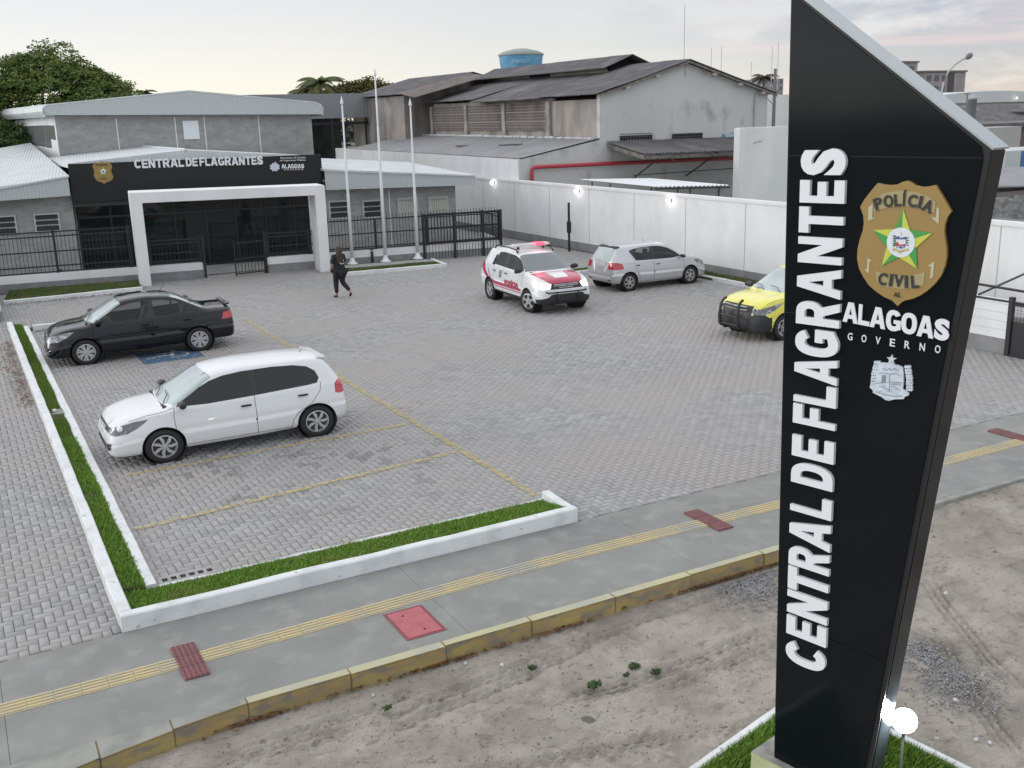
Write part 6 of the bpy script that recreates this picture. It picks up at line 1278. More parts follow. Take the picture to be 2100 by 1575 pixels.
def mirror_part(root, S, x, z, m, sc=1.):
    for sg in (1, -1):
        k = MB(); W_ = S['W']; pr = [(0, -.055), (.05, -.05), (.075, -.02), (.08, .02), (.06, .05), (0, .058)]
        vs = []
        for i, (h, d_) in enumerate(((0, .03), (.035, 0), (.10, -.012), (.16, .0), (.195, .035))):
            for j in range(12):
                a = 2*math.pi*j/12; rr = (.6, .95, 1, .95, .55)[i]; vs.append((x+math.cos(a)*.055*rr-.02+ (d_), sg*(W_-.07+h*sc), z+math.sin(a)*.062*rr*sc))
        fs = [(i*12+j, i*12+(j+1) % 12, (i+1)*12+(j+1) % 12, (i+1)*12+j) for i in range(4) for j in range(12)]+[tuple(range(12)), tuple(range(48, 60))[::-1]]; k.add(vs, fs); k.build('door_mirror', m, root, smooth=True)
def handles(root, S, pts, m, length=.17):
    for sg in (1, -1):
        for x, z, y in pts:
            k = MB(); k.box(x-length/2, x+length/2, sg*y-.014, sg*y+.014, z-.016, z+.016); k.build('door_handle', m, root, bevel=.008)
def aerial(root, x, z, m, l=.22, dx=-.14): k = MB(); k.tube([(x, 0, z), (x+dx*.2, 0, z+l*.2), (x+dx, 0, z+l)], [.012, .006, .003], 6); k.build('aerial', m, root)
def wipers(root, x0, z0, slope=-.62):
    for y0 in (.45, -.12): k = MB(); k.tube([(x0, y0, z0), (x0-.10, y0-.2, z0+.075), (x0-.13, y0-.48, z0+.10)], .008, 5); k.build('wiper', m_rub, root)
FR = lambda c, n: c.x > 1.2 and n.x > .2
RE = lambda c, n: c.x < -1.2 and n.x < -.2
WS = lambda c, n: n.z > .15 and c.z > .8
def mir(p): return [(-a, b_) for a, b_ in p][::-1]
DLO = [(.965,.945),(.80,1.055),(.62,1.16),(.42,1.255),(.20,1.315),(-.1,1.345),(-.6,1.348),(-.95,1.325),(-1.17,1.275),(-1.29,1.19),(-1.33,1.08),(-1.29,1.01),(-1.15,.995),(-.2,.955),(.5,.935)]
def windshield(xc, zc, xr, wc, wr_, n=5):  # polygon in top view (x, y)
    return [(xc-.10, wc), (xc-.02, wc*.66), (xc+.02, wc*.3), (xc+.03, 0), (xc+.02, -wc*.3), (xc-.02, -wc*.66), (xc-.10, -wc), (xr-.015, -wr_), (xr+.03, -wr_*.5), (xr+.04, 0), (xr+.03, wr_*.5), (xr-.015, wr_)]
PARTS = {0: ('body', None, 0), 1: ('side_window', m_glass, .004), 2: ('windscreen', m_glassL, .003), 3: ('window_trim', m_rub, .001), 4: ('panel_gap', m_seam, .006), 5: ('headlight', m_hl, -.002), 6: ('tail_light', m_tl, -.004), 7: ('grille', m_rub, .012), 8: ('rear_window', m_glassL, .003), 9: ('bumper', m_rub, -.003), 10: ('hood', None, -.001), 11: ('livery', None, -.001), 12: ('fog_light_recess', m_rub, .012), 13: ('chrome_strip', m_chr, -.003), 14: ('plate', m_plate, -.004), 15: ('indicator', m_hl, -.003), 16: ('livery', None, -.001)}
def parts(body, **k): P_ = {i: (a, b_ or body, c) for i, (a, b_, c) in PARTS.items()}; P_.update(k.get('upd', {})); return P_
def front_door_split(x): return [(x-.012, .93), (x+.012, .93), (x+.012, 1.40), (x-.012, 1.40)]
def xm(S, x): return float(np.interp(x, *S)) 
def mp_(poly, X_, Z_): return [(float(np.interp(a, *X_)), float(np.interp(b_, *Z_))) for a, b_ in poly]
# ---- white hatchback -----------------------------------------------------------------
m_wp = mat('white car paint', (.66, .67, .68), .28, spec=.5, coat=.7)
def hatch_side(dlo=DLO, B=(-.20, -.29), C_=-1.13):
    s = [(offs(dlo, .018), 3)]
    inner = dlo
    s.append((inner, 1)); s.append(([(B[1], .90), (B[0], .90), (B[0], 1.42), (B[1], 1.42)], 3)); s.append(([(C_-.012, .9), (C_+.012, .9), (C_+.005, 1.42), (C_-.02, 1.42)], 3))
    return s
def in_dlo_fix(s): return s
seams = [line_poly([(1.02, .93), (1.045, .80), (1.03, .5), (1.0, .27)], .009), line_poly([(-.235, .945), (-.235, .27)], .009), line_poly([(-1.36, 1.0), (-1.33, .86), (-1.16, .66), (-.92, .52), (-.83, .40), (-.80, .27)], .009), line_poly([(1.0, .275), (-.8, .275)], .009), line_poly([(1.70, .80), (1.45, .855), (1.16, .885), (1.03, .93)], .005)]
def pil(dlo, x0, x1):                # pillar strips clipped to the glass outline
    return [(x0, max(.9, 0)), (x1, .9), (x1, 1.5), (x0, 1.5)]
def clip_dlo(dlo, x0, x1):
    # part of the glass outline between x0 and x1
    P_ = []; n = len(dlo)
    def cut(P, xv, keep):
        o_ = []
        for i in range(len(P)):
            a, b_ = P[i], P[(i+1) % len(P)]; ia, ib = keep(a[0]), keep(b_[0])
            if ia: o_.append(a)
            if ia != ib: t = (xv-a[0])/(b_[0]-a[0]); o_.append((xv, a[1]+t*(b_[1]-a[1])))
        return o_
    P_ = cut(dlo, x0, lambda x: x >= x0); return cut(P_, x1, lambda x: x <= x1)
def glass_set(dlo, cuts, trim=.016):
    s = [(offs(dlo, trim), 3)]; e = [max(p[0] for p in dlo)]+[c for pr in cuts for c in pr]+[min(p[0] for p in dlo)]
    for i in range(0, len(e), 2): s.append((clip_dlo(dlo, e[i+1], e[i]), 1))
    return s
XG = ([-1.865, -1.50, -1.233, 2.035], [-1.795, -1.455, -1.233, 2.035]); ZG = ([0, 2], [0, 2])
S = dict(pos=(3.90, 16.925+.715*1.03), ang=math.pi, scale=(1.054, 1.03, .965), table=remap(CT, XG, ZG, 1.0), r=.298, wx=(1.233, -1.233), W=.828, style=(7, .026, 'twist'), arch=1.125)
S['side'] = glass_set(DLO, [(-.19, -.30), (-1.10, -1.125)])+[(p, 4) for p in seams]
S['quarter'] = [([(-1.02, .72), (-.98, .60), (-.78, .60), (-.60, .665), (-.44, .80), (-.60, .79), (-.84, .755)], 5, 'f')]
S['quarter'][0] = ([(-1.12, .665), (-1.12, .60), (-.90, .575), (-.70, .60), (-.55, .70), (-.47, .80), (-.62, .79), (-.88, .72)], 5, 'f')
S['front'] = [([(-.50, .60), (.50, .60), (.50, .675), (-.50, .675)], 7, FR), ([(-.34, .27), (.34, .27), (.42, .42), (-.42, .42)], 7, FR), ([(.46, .30), (.62, .32), (.66, .44), (.50, .43)], 12, FR), (mir([(.46, .30), (.62, .32), (.66, .44), (.50, .43)]), 12, FR),
              ([(-.50, .98), (-.46, .96), (0, .95), (.46, .96), (.50, .98), (.46, 1.30), (0, 1.33), (-.46, 1.30)], 8, RE)]
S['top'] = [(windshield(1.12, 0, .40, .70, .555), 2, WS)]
S['side'] += [([(-1.585, .78), (-1.66, .76), (-1.90, .78), (-1.90, .98), (-1.66, .985), (-1.60, .94)], 6)]
S['parts'] = parts(m_wp)
car1 = build_car('parked_car', 'white hatchback with dark windows and split-spoke silver wheels, nearest the pavement', S)
mirror_part(car1, S, .93, .985, m_rub); handles(car1, S, ((-.08, .80, .825), (-1.02, .83, .822)), m_rub); aerial(car1, -1.25, 1.43, m_rub, .07, -.05); wipers(car1, 1.13, .965)
k = MB(); k.poly([(-1.40, -.50, 1.385), (-1.40, .50, 1.385), (-1.57, .47, 1.355), (-1.57, -.47, 1.355)], (0, 0, .035)); k.build('spoiler', m_wp, car1, bevel=.01)
k = MB(); k.box(1.02, 1.17, -.62, .62, .90, .942); k.build('cowl', m_rub, car1, bevel=.01)
k = MB(); k.tube([(2.0, -.3, .655), (2.0, .3, .655)], .007, 5); k.tube([(2.005, -.3, .62), (2.005, .3, .62)], .007, 5); k.build('grille_bar', m_chr, car1)
for sg in (1, -1):
    k = MB(); k.lathe([(0, .03), (.035, .024), (.062, .0), (.066, -.05)], (1.855, sg*.655, .675), ax='x', n=16); k.build('headlamp_bulb', mat('lamp glass bright', (.72, .75, .78), .1, coat=1), car1, smooth=True)
# ---- black saloon ---------------------------------------------------------------------
m_bp = mat('black car paint', (.004, .005, .007), .08, spec=.3, coat=.35)
DLO2 = [(.965,.945),(.80,1.055),(.62,1.16),(.42,1.255),(.20,1.31),(-.1,1.335),(-.5,1.325),(-.80,1.265),(-1.02,1.16),(-1.17,1.06),(-1.16,.995),(-.2,.955),(.5,.935)]
S = dict(pos=(3.735, 25.335+.715*1.05), ang=math.pi-.035, scale=(1.05, 1.03, 1.0), table=SED, r=.298, wx=(1.233, -1.233), W=.828, style=(7, .034, 'pair'))
S['side'] = glass_set(DLO2, [(-.19, -.30), (-.86, -.90)])+[(p, 4) for p in seams[:2]+seams[3:]+[line_poly([(-1.2, .99), (-1.16, .86), (-1.02, .62), (-.86, .48), (-.80, .27)], .009)]]+[([(-1.78, .74), (-1.95, .75), (-2.2, .76), (-2.2, .93), (-1.98, .925), (-1.84, .90)], 6)]
S['quarter'] = [([(-1.12, .665), (-1.12, .60), (-.90, .575), (-.70, .60), (-.55, .70), (-.47, .80), (-.62, .79), (-.88, .72)], 5, 'f')]
S['front'] = [([(-.50, .60), (.50, .60), (.50, .675), (-.50, .675)], 7, FR), ([(-.34, .27), (.34, .27), (.42, .42), (-.42, .42)], 7, FR), ([(.50, .30), (.64, .31), (.66, .38), (.52, .38)], 15, FR), (mir([(.50, .30), (.64, .31), (.66, .38), (.52, .38)]), 15, FR)]
S['top'] = [(windshield(1.12, 0, .40, .70, .555), 2, WS), ([(-.72, .50), (-.72, -.50), (-1.40, -.60), (-1.40, .60)], 8, lambda c, n: n.z > .3 and c.z > .95)]
S['arch'] = 1.13
S['seats'] = .85
S['parts'] = parts(m_bp, upd={1: ('side_window', m_glassT, .004), 5: ('headlight', mat('headlight smoked', (.16, .17, .18), .08, coat=1, col2=(.40, .42, .43), nscale=8, ncon=(.5, .62)), -.002)})
car2 = build_car('parked_car', 'black saloon with multi-spoke silver wheels parked beside the blue wheelchair symbol', S)
mirror_part(car2, S, .93, .985, m_bp); handles(car2, S, ((-.08, .80, .825), (-1.0, .82, .822)), m_bp); aerial(car2, -.55, 1.43, m_rub, .26, -.16); wipers(car2, 1.13, .965); k = MB(); k.box(1.02, 1.17, -.62, .62, .90, .942); k.build('cowl', m_rub, car2, bevel=.01)
k = MB(); k.poly([(-1.92, -.55, 1.04), (-1.92, .55, 1.04), (-2.04, .52, 1.05), (-2.04, -.52, 1.05)], (0, 0, .03)); k.build('boot_lip', m_bp, car2, bevel=.01)
# ---- silver hatchback -----------------------------------------------------------------
m_sp = mat('silver car paint', (.50, .51, .53), .32, metal=.45, coat=.6)
XS = ([-1.865, -1.50, -1.233, .36, 1.10, 1.233, 2.035], [-1.93, -1.52, -1.29, .36, 1.10, 1.30, 2.12]); ZS_ = ([0, .2, .9, 1.46], [0, .21, .94, 1.53])
TS = remap(CT, XS, ZS_, 1.045)
DLO3 = mp_([(.93,.96),(.80,1.045),(.62,1.15),(.42,1.24),(.20,1.30),(-.1,1.335),(-.6,1.335),(-.95,1.30),(-1.10,1.265),(-1.00,1.10),(-.92,.975),(-.2,.955),(.5,.94)], XS, ZS_)
S = dict(pos=(19.45, 26.05+.74*.925), ang=math.radians(1.0), scale=.925, table=TS, r=.305, wx=(1.30, -1.29), W=.865, style=(6, .030, 'fork'))
S['side'] = glass_set(DLO3, [(-.17, -.31)])+[(mp_(p, XS, ZS_), 4) for p in seams[:2]+seams[3:]+[line_poly([(-1.12, 1.27), (-1.05, 1.1), (-.98, .9), (-.90, .6), (-.84, .45), (-.80, .27)], .009)]]+[([(-1.50, .78), (-1.68, .76), (-2.1, .76), (-2.1, .98), (-1.72, .99), (-1.56, .94)], 6)]
S['quarter'] = [([(-1.12, .665), (-1.12, .60), (-.90, .585), (-.70, .62), (-.55, .72), (-.47, .82), (-.62, .82), (-.88, .74)], 5, 'f'), ([(-1.0, .77), (-1.0, .985), (-.80, .99), (-.62, .93), (-.66, .80), (-.80, .76)], 6, 'r')]
S['front'] = [([(-.45, .60), (.45, .60), (.45, .70), (-.45, .70)], 7, FR), ([(-.54, 1.03), (-.50, 1.005), (0, .99), (.50, 1.005), (.54, 1.03), (.50, 1.36), (0, 1.40), (-.50, 1.36)], 8, lambda c, n: c.x < -1.2 and n.x < -.2), ([(-.25, .42), (.25, .42), (.25, .54), (-.25, .54)], 14, RE), ([(.46, .36), (.66, .38), (.66, .42), (.46, .40)], 12, RE), (mir([(.46, .36), (.66, .38), (.66, .42), (.46, .40)]), 12, RE)]
S['front'] += [(line_poly([(-.62, .62), (-.50, .56), (.50, .56), (.62, .62)], .010), 4, RE), (line_poly([(.62, .62), (.60, .80), (.56, 1.0)], .010), 4, RE), (line_poly([(-.62, .62), (-.60, .80), (-.56, 1.0)], .010), 4, RE)]
S['top'] = [(windshield(1.12, 0, .40, .73, .58), 2, WS)]
S['seats'] = .90
S['parts'] = parts(m_sp, upd={1: ('side_window', m_glassT, .004)})
car3 = build_car('parked_car', 'silver hatchback seen from behind, parked beside the white boundary wall', S)
mirror_part(car3, S, .93, 1.01, m_rub); handles(car3, S, ((-.10, .83, .862), (-.93, .85, .86)), m_rub, .12); aerial(car3, -.1, 1.53, m_rub, .12, -.07)
k = MB(); k.poly([(-1.46, -.52, 1.465), (-1.46, .52, 1.465), (-1.62, .49, 1.44), (-1.62, -.49, 1.44)], (0, 0, .025)); k.build('spoiler', m_rub, car3, bevel=.008)
k = MB(); k.tube([(-1.78, .1, 1.05), (-1.74, -.3, 1.10)], .01, 5); k.build('rear_wiper', m_rub, car3)
k = MB(); k.lathe([(0, -.004), (.035, 0), (0, .004)], (-1.925, 0, .80), ax='x', n=4); k.build('emblem', m_chr, car3)
# ---- police vehicle ---------------------------------------------------------------------
XD = ([-1.865, -1.50, -1.233, .36, 1.10, 1.233, 2.035], [-2.10, -1.72, -1.337, .28, 1.06, 1.337, 2.17]); ZD = ([0, .2, .60, .9, 1.46], [0, .30, .78, 1.09, 1.66])
TD_ = remap(CT, XD, ZD, 1.095)
m_wr = mat('livery red', (.42, .02, .07), .3, coat=.6); m_dg = mat('livery grey', (.18, .19, .20), .4)
DLO4 = mp_([(.93,.965),(.80,1.06),(.66,1.16),(.48,1.25),(.22,1.31),(-.1,1.335),(-.6,1.34),(-.85,1.32),(-.90,1.2),(-.90,.985),(-.2,.965),(.5,.95)], XD, ZD)
S = dict(pos=(14.17+.78*.955, 26.07), ang=math.radians(-93.0), scale=.955, table=TD_, r=.338, wx=(1.337, -1.337), W=.905, style=(5, .045, 'fork'), steer=.42, arch=1.13)
gl = glass_set(DLO4, [(-.20, -.34)])
S['side'] = gl+[([(-1.22, 1.13), (-1.02, 1.13), (-1.02, 1.45), (-1.15, 1.43), (-1.20, 1.30)], 1)]+[(mp_(p, XD, ZD), 4) for p in seams[:2]+[line_poly([(-.98, 1.27), (-.96, 1.0), (-.92, .6), (-.84, .45), (-.80, .27)], .009)]]
S['side'] += [([(-1.98, 1.18), (-1.80, 1.18), (-1.62, .92), (-1.35, .76), (-1.0, .66), (.75, .64), (.93, .64), (.93, .56), (-1.0, .56), (-1.42, .66), (-1.78, .86), (-1.98, 1.0)], 11), ([(-.95, .50), (.92, .50), (.92, .53), (-.95, .53)], 11), ([(-1.5, .99), (-1.42, .99), (-1.16, .74), (-1.24, .74)], 16)]
S['side'] += [([(-.95, .30), (1.0, .30), (1.0, .40), (-.95, .40)], 9), ([(-.62, .80), (-.42, .80), (-.42, 1.02), (-.62, 1.02)], 16)]
S['front'] = [([(-.54, .74), (.54, .74), (.56, .90), (-.56, .90)], 7, FR), ([(-.95, .24), (.95, .24), (.92, .45), (.60, .52), (.50, .60), (-.50, .60), (-.60, .52), (-.92, .45)], 9, lambda c, n: c.x > 1.5 and n.x > .1)]
S['quarter'] = [([(-1.13, .89), (-1.13, .77), (-.95, .75), (-.75, .76), (-.62, .80), (-.58, .90), (-.66, .955), (-.85, .94)], 5, 'f'), ([(-1.0, .95), (-1.0, 1.2), (-.86, 1.2), (-.78, .95)], 6, 'r')]
S['top'] = [(windshield(1.09, 0, .33, .76, .60), 2, WS), ([(1.20, .70), (1.55, .70), (1.80, .66), (2.02, .55), (2.12, .40), (2.14, 0), (2.12, -.40), (2.02, -.55), (1.80, -.66), (1.55, -.70), (1.20, -.70), (1.24, 0)], 10, lambda c, n: c.z > .90 and n.z > .45), ([(1.30, .30), (1.85, .22), (1.85, -.22), (1.30, -.30)], 0, lambda c, n: c.z > .95 and n.z > .7)]
S['seats'] = 1.02
S['parts'] = parts(m_wp, upd={1: ('side_window', m_glassT, .004), 2: ('windscreen', m_glassM, .003), 10: ('hood', m_wr, -.001), 11: ('red_stripe', m_wr, -.001), 16: ('grey_stripe', m_dg, -.001), 5: ('headlight', m_hlon, -.002), 9: ('bumper', m_rub, -.004)})
car4 = build_car('police_vehicle', 'white and red police vehicle with a roof light bar and its headlights on', S)
car4['category'] = 'police car'
mirror_part(car4, S, .88, 1.17, m_rub, 1.2); handles(car4, S, ((-.10, .98, .905), (-.95, .98, .90)), m_rub)
for sg in (1, -1):
    k = MB(); k.tube([(.20, sg*.60, 1.60), (.08, sg*.60, 1.69), (-.5, sg*.60, 1.72), (-1.3, sg*.60, 1.70), (-1.42, sg*.60, 1.60)], .022, 8); k.build('roof_rail', m_rub, car4, smooth=True)
k = MB(); k.box(-.30, -.02, -.62, .62, 1.75, 1.83); k.build('light_bar', mat('light bar white', (.75, .74, .74), .25, coat=.5), car4, bevel=.03)
k = MB(); k.box(-.31, -.01, .10, .46, 1.753, 1.832); k.build('red_beacon', mat('red beacon lit', (.9, .05, .08), .2, emit=(1, .03, .06), estr=5), car4, bevel=.03)
k = MB(); k.box(-.2, -.1, -.45, -.40, 1.66, 1.76); k.box(-.2, -.1, .40, .45, 1.66, 1.76); k.build('bar_bracket', m_rub, car4)
li = bpy.data.lights.new('beacon_light', 'POINT'); li.energy = 9; li.color = (1, .05, .08); li.shadow_soft_size = .1; lo = bpy.data.objects.new('beacon_light', li); COL.objects.link(lo); lo.parent = car4; lo.location = (-.16, .28, 1.95)
k = MB(); k.tube([(1.98, -.72, .70), (2.20, -.62, .66), (2.24, 0, .66), (2.20, .62, .66), (1.98, .72, .70)], .022, 6); k.tube([(2.22, -.35, .66), (2.20, -.35, .42)], .018, 6); k.tube([(2.22, .35, .66), (2.20, .35, .42)], .018, 6); k.build('bull_bar', m_rub, car4, smooth=True)
for z_ in (.78, .83, .875): k = MB(); k.tube([(2.085, -.40, z_), (2.15, 0, z_), (2.085, .40, z_)], .009, 5); k.build('grille_bar', m_chr, car4)
k = MB(); k.poly([(2.17, -.045, .82), (2.17, 0, .74), (2.17, .045, .82), (2.17, 0, .90)], (.012, 0, 0)); k.build('emblem', m_chr, car4)
k = MB(); k.box(.95, 1.12, -.66, .66, 1.10, 1.135); k.build('cowl', m_rub, car4)
for sg in (-1,):   # lettering on the visible right-hand doors
    letters('police_lettering', 'POLÍCIA', m_wr, car4, (-.15, -.922, .63), (1, 0, 0), (0, 0, 1), .95, .20, .006, off=.05)
k = MB(); k.box(-2.20, -2.0, -.1, .1, .45, .52); k.build('tow_bar', m_rub, car4)
# ---- yellow and black patrol car ---------------------------------------------------------------
XP_ = ([-1.865, -1.50, -1.233, .36, 1.10, 1.233, 2.035], [-2.22, -1.82, -1.31, .25, 1.08, 1.31, 2.13]); ZP = ([0, .2, .60, .9, 1.46], [0, .22, .70, 1.03, 1.66])
TP = remap(CT, XP_, ZP, 1.05)
m_yp = mat('yellow car paint', (.70, .66, .07), .3, coat=.7, col2=(.68, .64, .11), nscale=2); m_sil = mat('dark silver trim', (.45, .46, .47), .3, metal=.7)
DLO5 = mp_(DLO, XP_, ZP)
S = dict(pos=(18.47, 18.83), ang=math.pi, scale=.985, table=TP, r=.315, wx=(1.31, -1.31), W=.869, style=(5, .05, 'fork'))
S['side'] = glass_set(DLO5, [(-.15, -.28), (-1.2, -1.23)])+[(mp_(p, XP_, ZP), 4) for p in seams]+[([(1.78, .1), (2.3, .1), (2.3, .74), (1.98, .74), (1.74, .56), (1.72, .30)], 9), ([(-1.0, .1), (1.0, .1), (1.0, .36), (-1.0, .36)], 9)]
S['front'] = [([(-.9, .1), (.9, .1), (.9, .60), (.52, .66), (.52, .86), (-.52, .86), (-.52, .66), (-.9, .60)], 9, lambda c, n: c.x > 1.7 and n.x > .05), ([(-.42, .56), (.42, .56), (.44, .64), (-.44, .64)], 7, FR)]
S['quarter'] = [([(-1.10, .78), (-1.10, .69), (-.90, .675), (-.72, .69), (-.55, .77), (-.36, .92), (-.52, .90), (-.85, .82)], 5, 'f')]
S['top'] = [(windshield(1.10, 0, .30, .73, .58), 2, WS)]
S['parts'] = parts(m_yp)
car5 = build_car('patrol_car', 'yellow and black vehicle with a black push bar, half hidden behind the sign tower', S)
car5['category'] = 'police car'
mirror_part(car5, S, .90, 1.12, m_rub, 1.2); wipers(car5, 1.12, 1.11); k = MB(); k.box(.98, 1.14, -.66, .66, 1.02, 1.065); k.build('cowl', m_rub, car5)
for sg in (1, -1):
    k = MB(); k.tube([(2.16, sg*.30, 1.0), (2.24, sg*.31, .96), (2.32, sg*.32, .85), (2.34, sg*.33, .60), (2.30, sg*.33, .36), (2.18, sg*.33, .26), (2.0, sg*.33, .26)], .034, 8); k.build('push_bar_upright', m_rub, car5, smooth=True)
k = MB(); k.tube([(2.32, -.32, .85), (2.32, .32, .85)], .026, 6); k.tube([(2.34, -.33, .60), (2.34, .33, .60)], .022, 6); k.tube([(2.30, -.33, .38), (2.30, .33, .38)], .022, 6); k.build('push_bar_rail', m_rub, car5)
k = MB(); k.tube([(2.10, -.40, .84), (2.17, 0, .84), (2.10, .40, .84)], .016, 6); k.tube([(2.10, -.40, .76), (2.18, 0, .755), (2.10, .40, .76)], .014, 6); k.build('grille_bar', m_sil, car5)
k = MB(); k.box(2.17, 2.20, -.10, .10, .775, .825); k.build('emblem', mat('gold emblem', (.45, .40, .22), .3, metal=.6), car5, bevel=.01)
for sg in (1, -1): k = MB(); k.lathe([(0, .0), (.055, .0), (.06, -.02)], (2.04, sg*.60, .775), ax='x', n=14); k.build('headlamp_bulb', m_chr, car5)
# ================================================================== PERSON walking away
def skin_body(name, chains, m, parent, sub=2):
    """one continuous skinned body: chains of (point, radius) sharing points by index name"""
    idx = {}; V_ = []; R_ = []; E_ = []
    for ch in chains:
        prev = None
        for key, p, r_ in ch:
            if key not in idx: idx[key] = len(V_); V_.append(p); R_.append(r_)
            if prev is not None: E_.append((prev, idx[key]))
            prev = idx[key]
    me = bpy.data.meshes.new(name); me.from_pydata(V_, E_, []); o = bpy.data.objects.new(name, me); COL.objects.link(o)
    md = o.modifiers.new('s', 'SKIN'); 
    if not me.skin_vertices: bpy.context.view_layer.objects.active = o; 
    for i, sv in enumerate(me.skin_vertices[0].data): sv.radius = R_[i] if isinstance(R_[i], tuple) else (R_[i], R_[i]); sv.use_root = (i == 0)
    o.modifiers.new('u', 'SUBSURF').levels = sub
    dg = bpy.context.evaluated_depsgraph_get(); dg.update(); m2 = bpy.data.meshes.new_from_object(o.evaluated_get(dg)); bpy.data.objects.remove(o)
    return link(name, m2, m, parent, True)
PX, PY = G(700, 610)[:2]
pe = thing('person', 'woman with long dark hair in black clothes walking away across the car park', 'person', (PX, PY, 0), math.radians(12))
# local: +y is the walking direction (away from the camera), x to her right
m_blackc = mat('black clothes', (.012, .012, .014), .85); m_skin = mat('skin', (.33, .20, .14), .6); m_hair = mat('dark brown hair', (.028, .014, .010), .6, col2=(.05, .025, .016), nscale=12, stretch=(1, 1, .1)); m_shoe = mat('shoe', (.02, .02, .02), .6)
J = dict(pel=(0, 0, .90), w=(0, .01, 1.03), ch=(0, .02, 1.20), sh=(0, .02, 1.32), nk=(0, .02, 1.385), hd=(0, .035, 1.46), ht=(0, .04, 1.57), lh=(-.085, 0, .84), lk=(-.10, .10, .48), la=(-.11, .06, .10), lf=(-.12, .10, .045), lt=(-.13, .22, .03),
         rh=(.085, 0, .84), rk=(.09, .02, .47), ra=(.16, -.28, .20), rf=(.165, -.33, .12), rt=(.165, -.27, .03), ls=(-.16, .02, 1.30), le=(-.24, .02, 1.05), lw=(-.22, .14, .88), rs=(.16, .02, 1.30), re=(.23, .06, 1.06), rw=(.13, .20, 1.04))
bd = skin_body('body', [[('pel', J['pel'], (.155, .115)), ('w', J['w'], (.13, .10)), ('ch', J['ch'], (.15, .105)), ('sh', J['sh'], (.12, .08)), ('nk', J['nk'], .05), ('hd', J['hd'], .072), ('hm', (0, .045, 1.53), (.08, .088)), ('ht', (0, .04, 1.585), .062)],
    [('pel', 0, 0), ('lh', J['lh'], .098), ('lm', (-.095, .06, .66), .078), ('lk', J['lk'], .056), ('lc', (-.107, .085, .34), .05), ('la', J['la'], .033), ('lf', (-.115, .12, .045), (.036, .03)), ('lt', J['lt'], (.036, .022))],
    [('pel', 0, 0), ('rh', J['rh'], .098), ('rm', (.09, .015, .66), .078), ('rk', J['rk'], .056), ('rc', (.125, -.12, .36), .05), ('ra', J['ra'], .033), ('rf', (.165, -.30, .14), (.036, .03)), ('rt', (.165, -.24, .04), (.034, .022))],
    [('sh', 0, 0), ('ls', J['ls'], .055), ('le', J['le'], .042), ('lw', J['lw'], .028), ('lp', (-.215, .18, .83), (.034, .02)), ('lf1', (-.21, .215, .775), .012)],
    [('lp', 0, 0), ('lf2', (-.228, .225, .785), .010)], [('lp', 0, 0), ('lf3', (-.195, .225, .785), .010)], [('lp', 0, 0), ('lf4', (-.185, .215, .80), .009)], [('lp', 0, 0), ('lth', (-.19, .17, .80), .010)],
    [('sh', 0, 0), ('rs', J['rs'], .055), ('re', J['re'], .042), ('rw', J['rw'], .028), ('rp', (.10, .25, 1.05), (.03, .02)), ('rf1', (.07, .30, 1.05), .011)],
    [('rp', 0, 0), ('rf2', (.06, .29, 1.07), .010)], [('rp', 0, 0), ('rf3', (.065, .30, 1.03), .010)], [('rp', 0, 0), ('rf4', (.07, .29, 1.01), .009)], [('rp', 0, 0), ('rth', (.12, .28, 1.09), .010)],
    [('hm', 0, 0), ('nose', (0, .135, 1.515), .012)]], m_skin, pe)
def shell(name, chains, m, sub=2, g=1.0):
    sc_ = lambda r_: tuple(x*g for x in r_) if isinstance(r_, tuple) else r_*g
    return skin_body(name, [[(a, b_, sc_(c) if not isinstance(c, int) or c else 0) for a, b_, c in ch] for ch in chains], m, pe, sub)
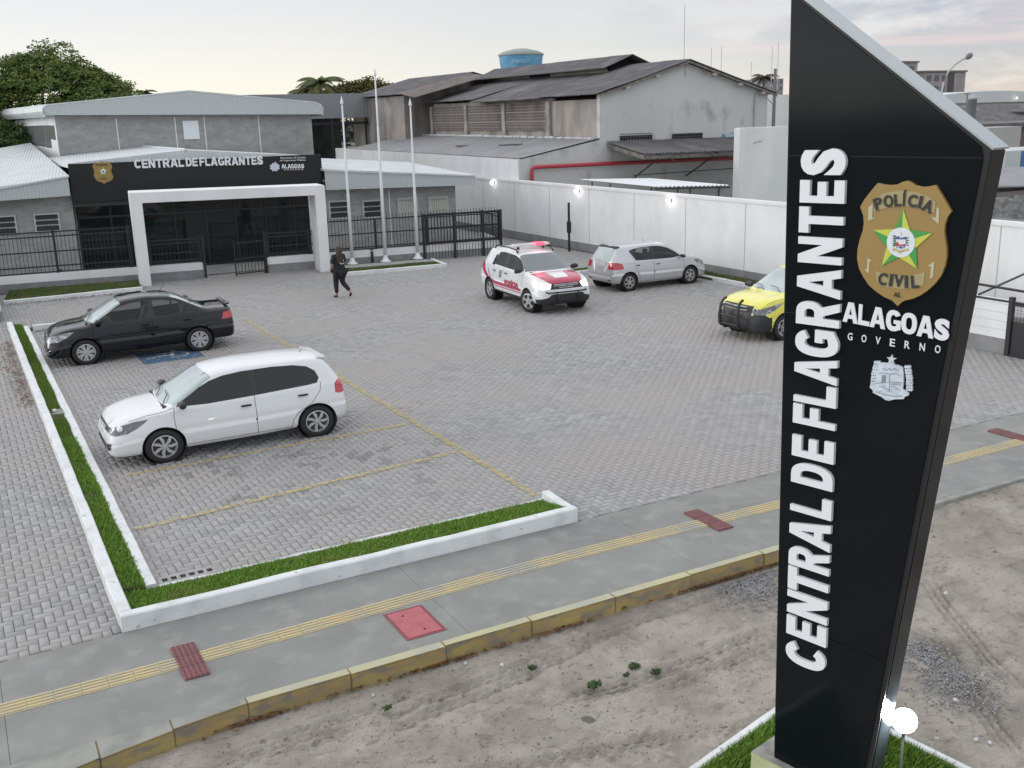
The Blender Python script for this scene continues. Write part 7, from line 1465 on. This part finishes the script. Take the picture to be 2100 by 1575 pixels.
shell('shirt', [[('a', (0, 0, .80), (.175, .135)), ('pel', (0, 0, .92), (.178, .135)), ('w', J['w'], (.155, .12)), ('ch', (0, .02, 1.20), (.168, .12)), ('sh', (0, .02, 1.325), (.14, .09)), ('n', (0, .02, 1.37), (.07, .06))], [('sh', 0, 0), ('ls', (-.165, .02, 1.30), .07), ('lm', (-.215, .02, 1.16), .062), ('lq', (-.235, .02, 1.07), .057)], [('sh', 0, 0), ('rs', (.165, .02, 1.30), .07), ('rm', (.21, .035, 1.16), .062), ('rq', (.228, .05, 1.08), .057)]], m_blackc, 2, 1.2)
shell('trousers', [[('pel', (0, 0, .88), (.165, .125)), ('lh', (-.088, 0, .82), .108), ('lm', (-.095, .06, .66), .088), ('lk', J['lk'], .066), ('lc', (-.107, .085, .34), .06), ('la', (-.11, .065, .13), .045)], [('pel', 0, 0), ('rh', (.088, 0, .82), .108), ('rm', (.09, .015, .66), .088), ('rk', J['rk'], .066), ('rc', (.125, -.12, .36), .06), ('ra', (.158, -.27, .22), .045)]], m_blackc, 2, 1.28)
shell('shoe', [[('a', (-.112, .04, .055), (.042, .04)), ('b', (-.12, .13, .045), (.045, .035)), ('c', (-.13, .23, .032), (.040, .026))]], m_shoe, 2); shell('shoe', [[('a', (.165, -.33, .17), (.042, .04)), ('b', (.165, -.29, .10), (.043, .035)), ('c', (.165, -.24, .045), (.038, .028))]], m_shoe, 2)
shell('hair', [[('t', (0, .02, 1.60), (.085, .085)), ('a', (0, .0, 1.53), (.105, .10)), ('b', (0, -.045, 1.42), (.115, .085)), ('c', (0, -.07, 1.30), (.14, .065)), ('d', (-.01, -.095, 1.18), (.13, .045)), ('e', (-.02, -.10, 1.08), (.09, .028))]], m_hair, 2)
q = MB(); q.poly([(-.07, -.145, 1.10), (-.03, -.145, 1.06), (.09, -.14, 1.06), (.10, -.14, 1.12), (.075, -.14, 1.09), (-.02, -.145, 1.085), (-.05, -.145, 1.14)], (0, .006, 0)); q.poly([(.075, -.135, 1.14), (.10, -.135, 1.15), (.11, -.135, 1.20), (.085, -.135, 1.19)], (0, .006, 0)); q.build('shirt_print', mat('print grey', (.45, .46, .48), .7), pe)
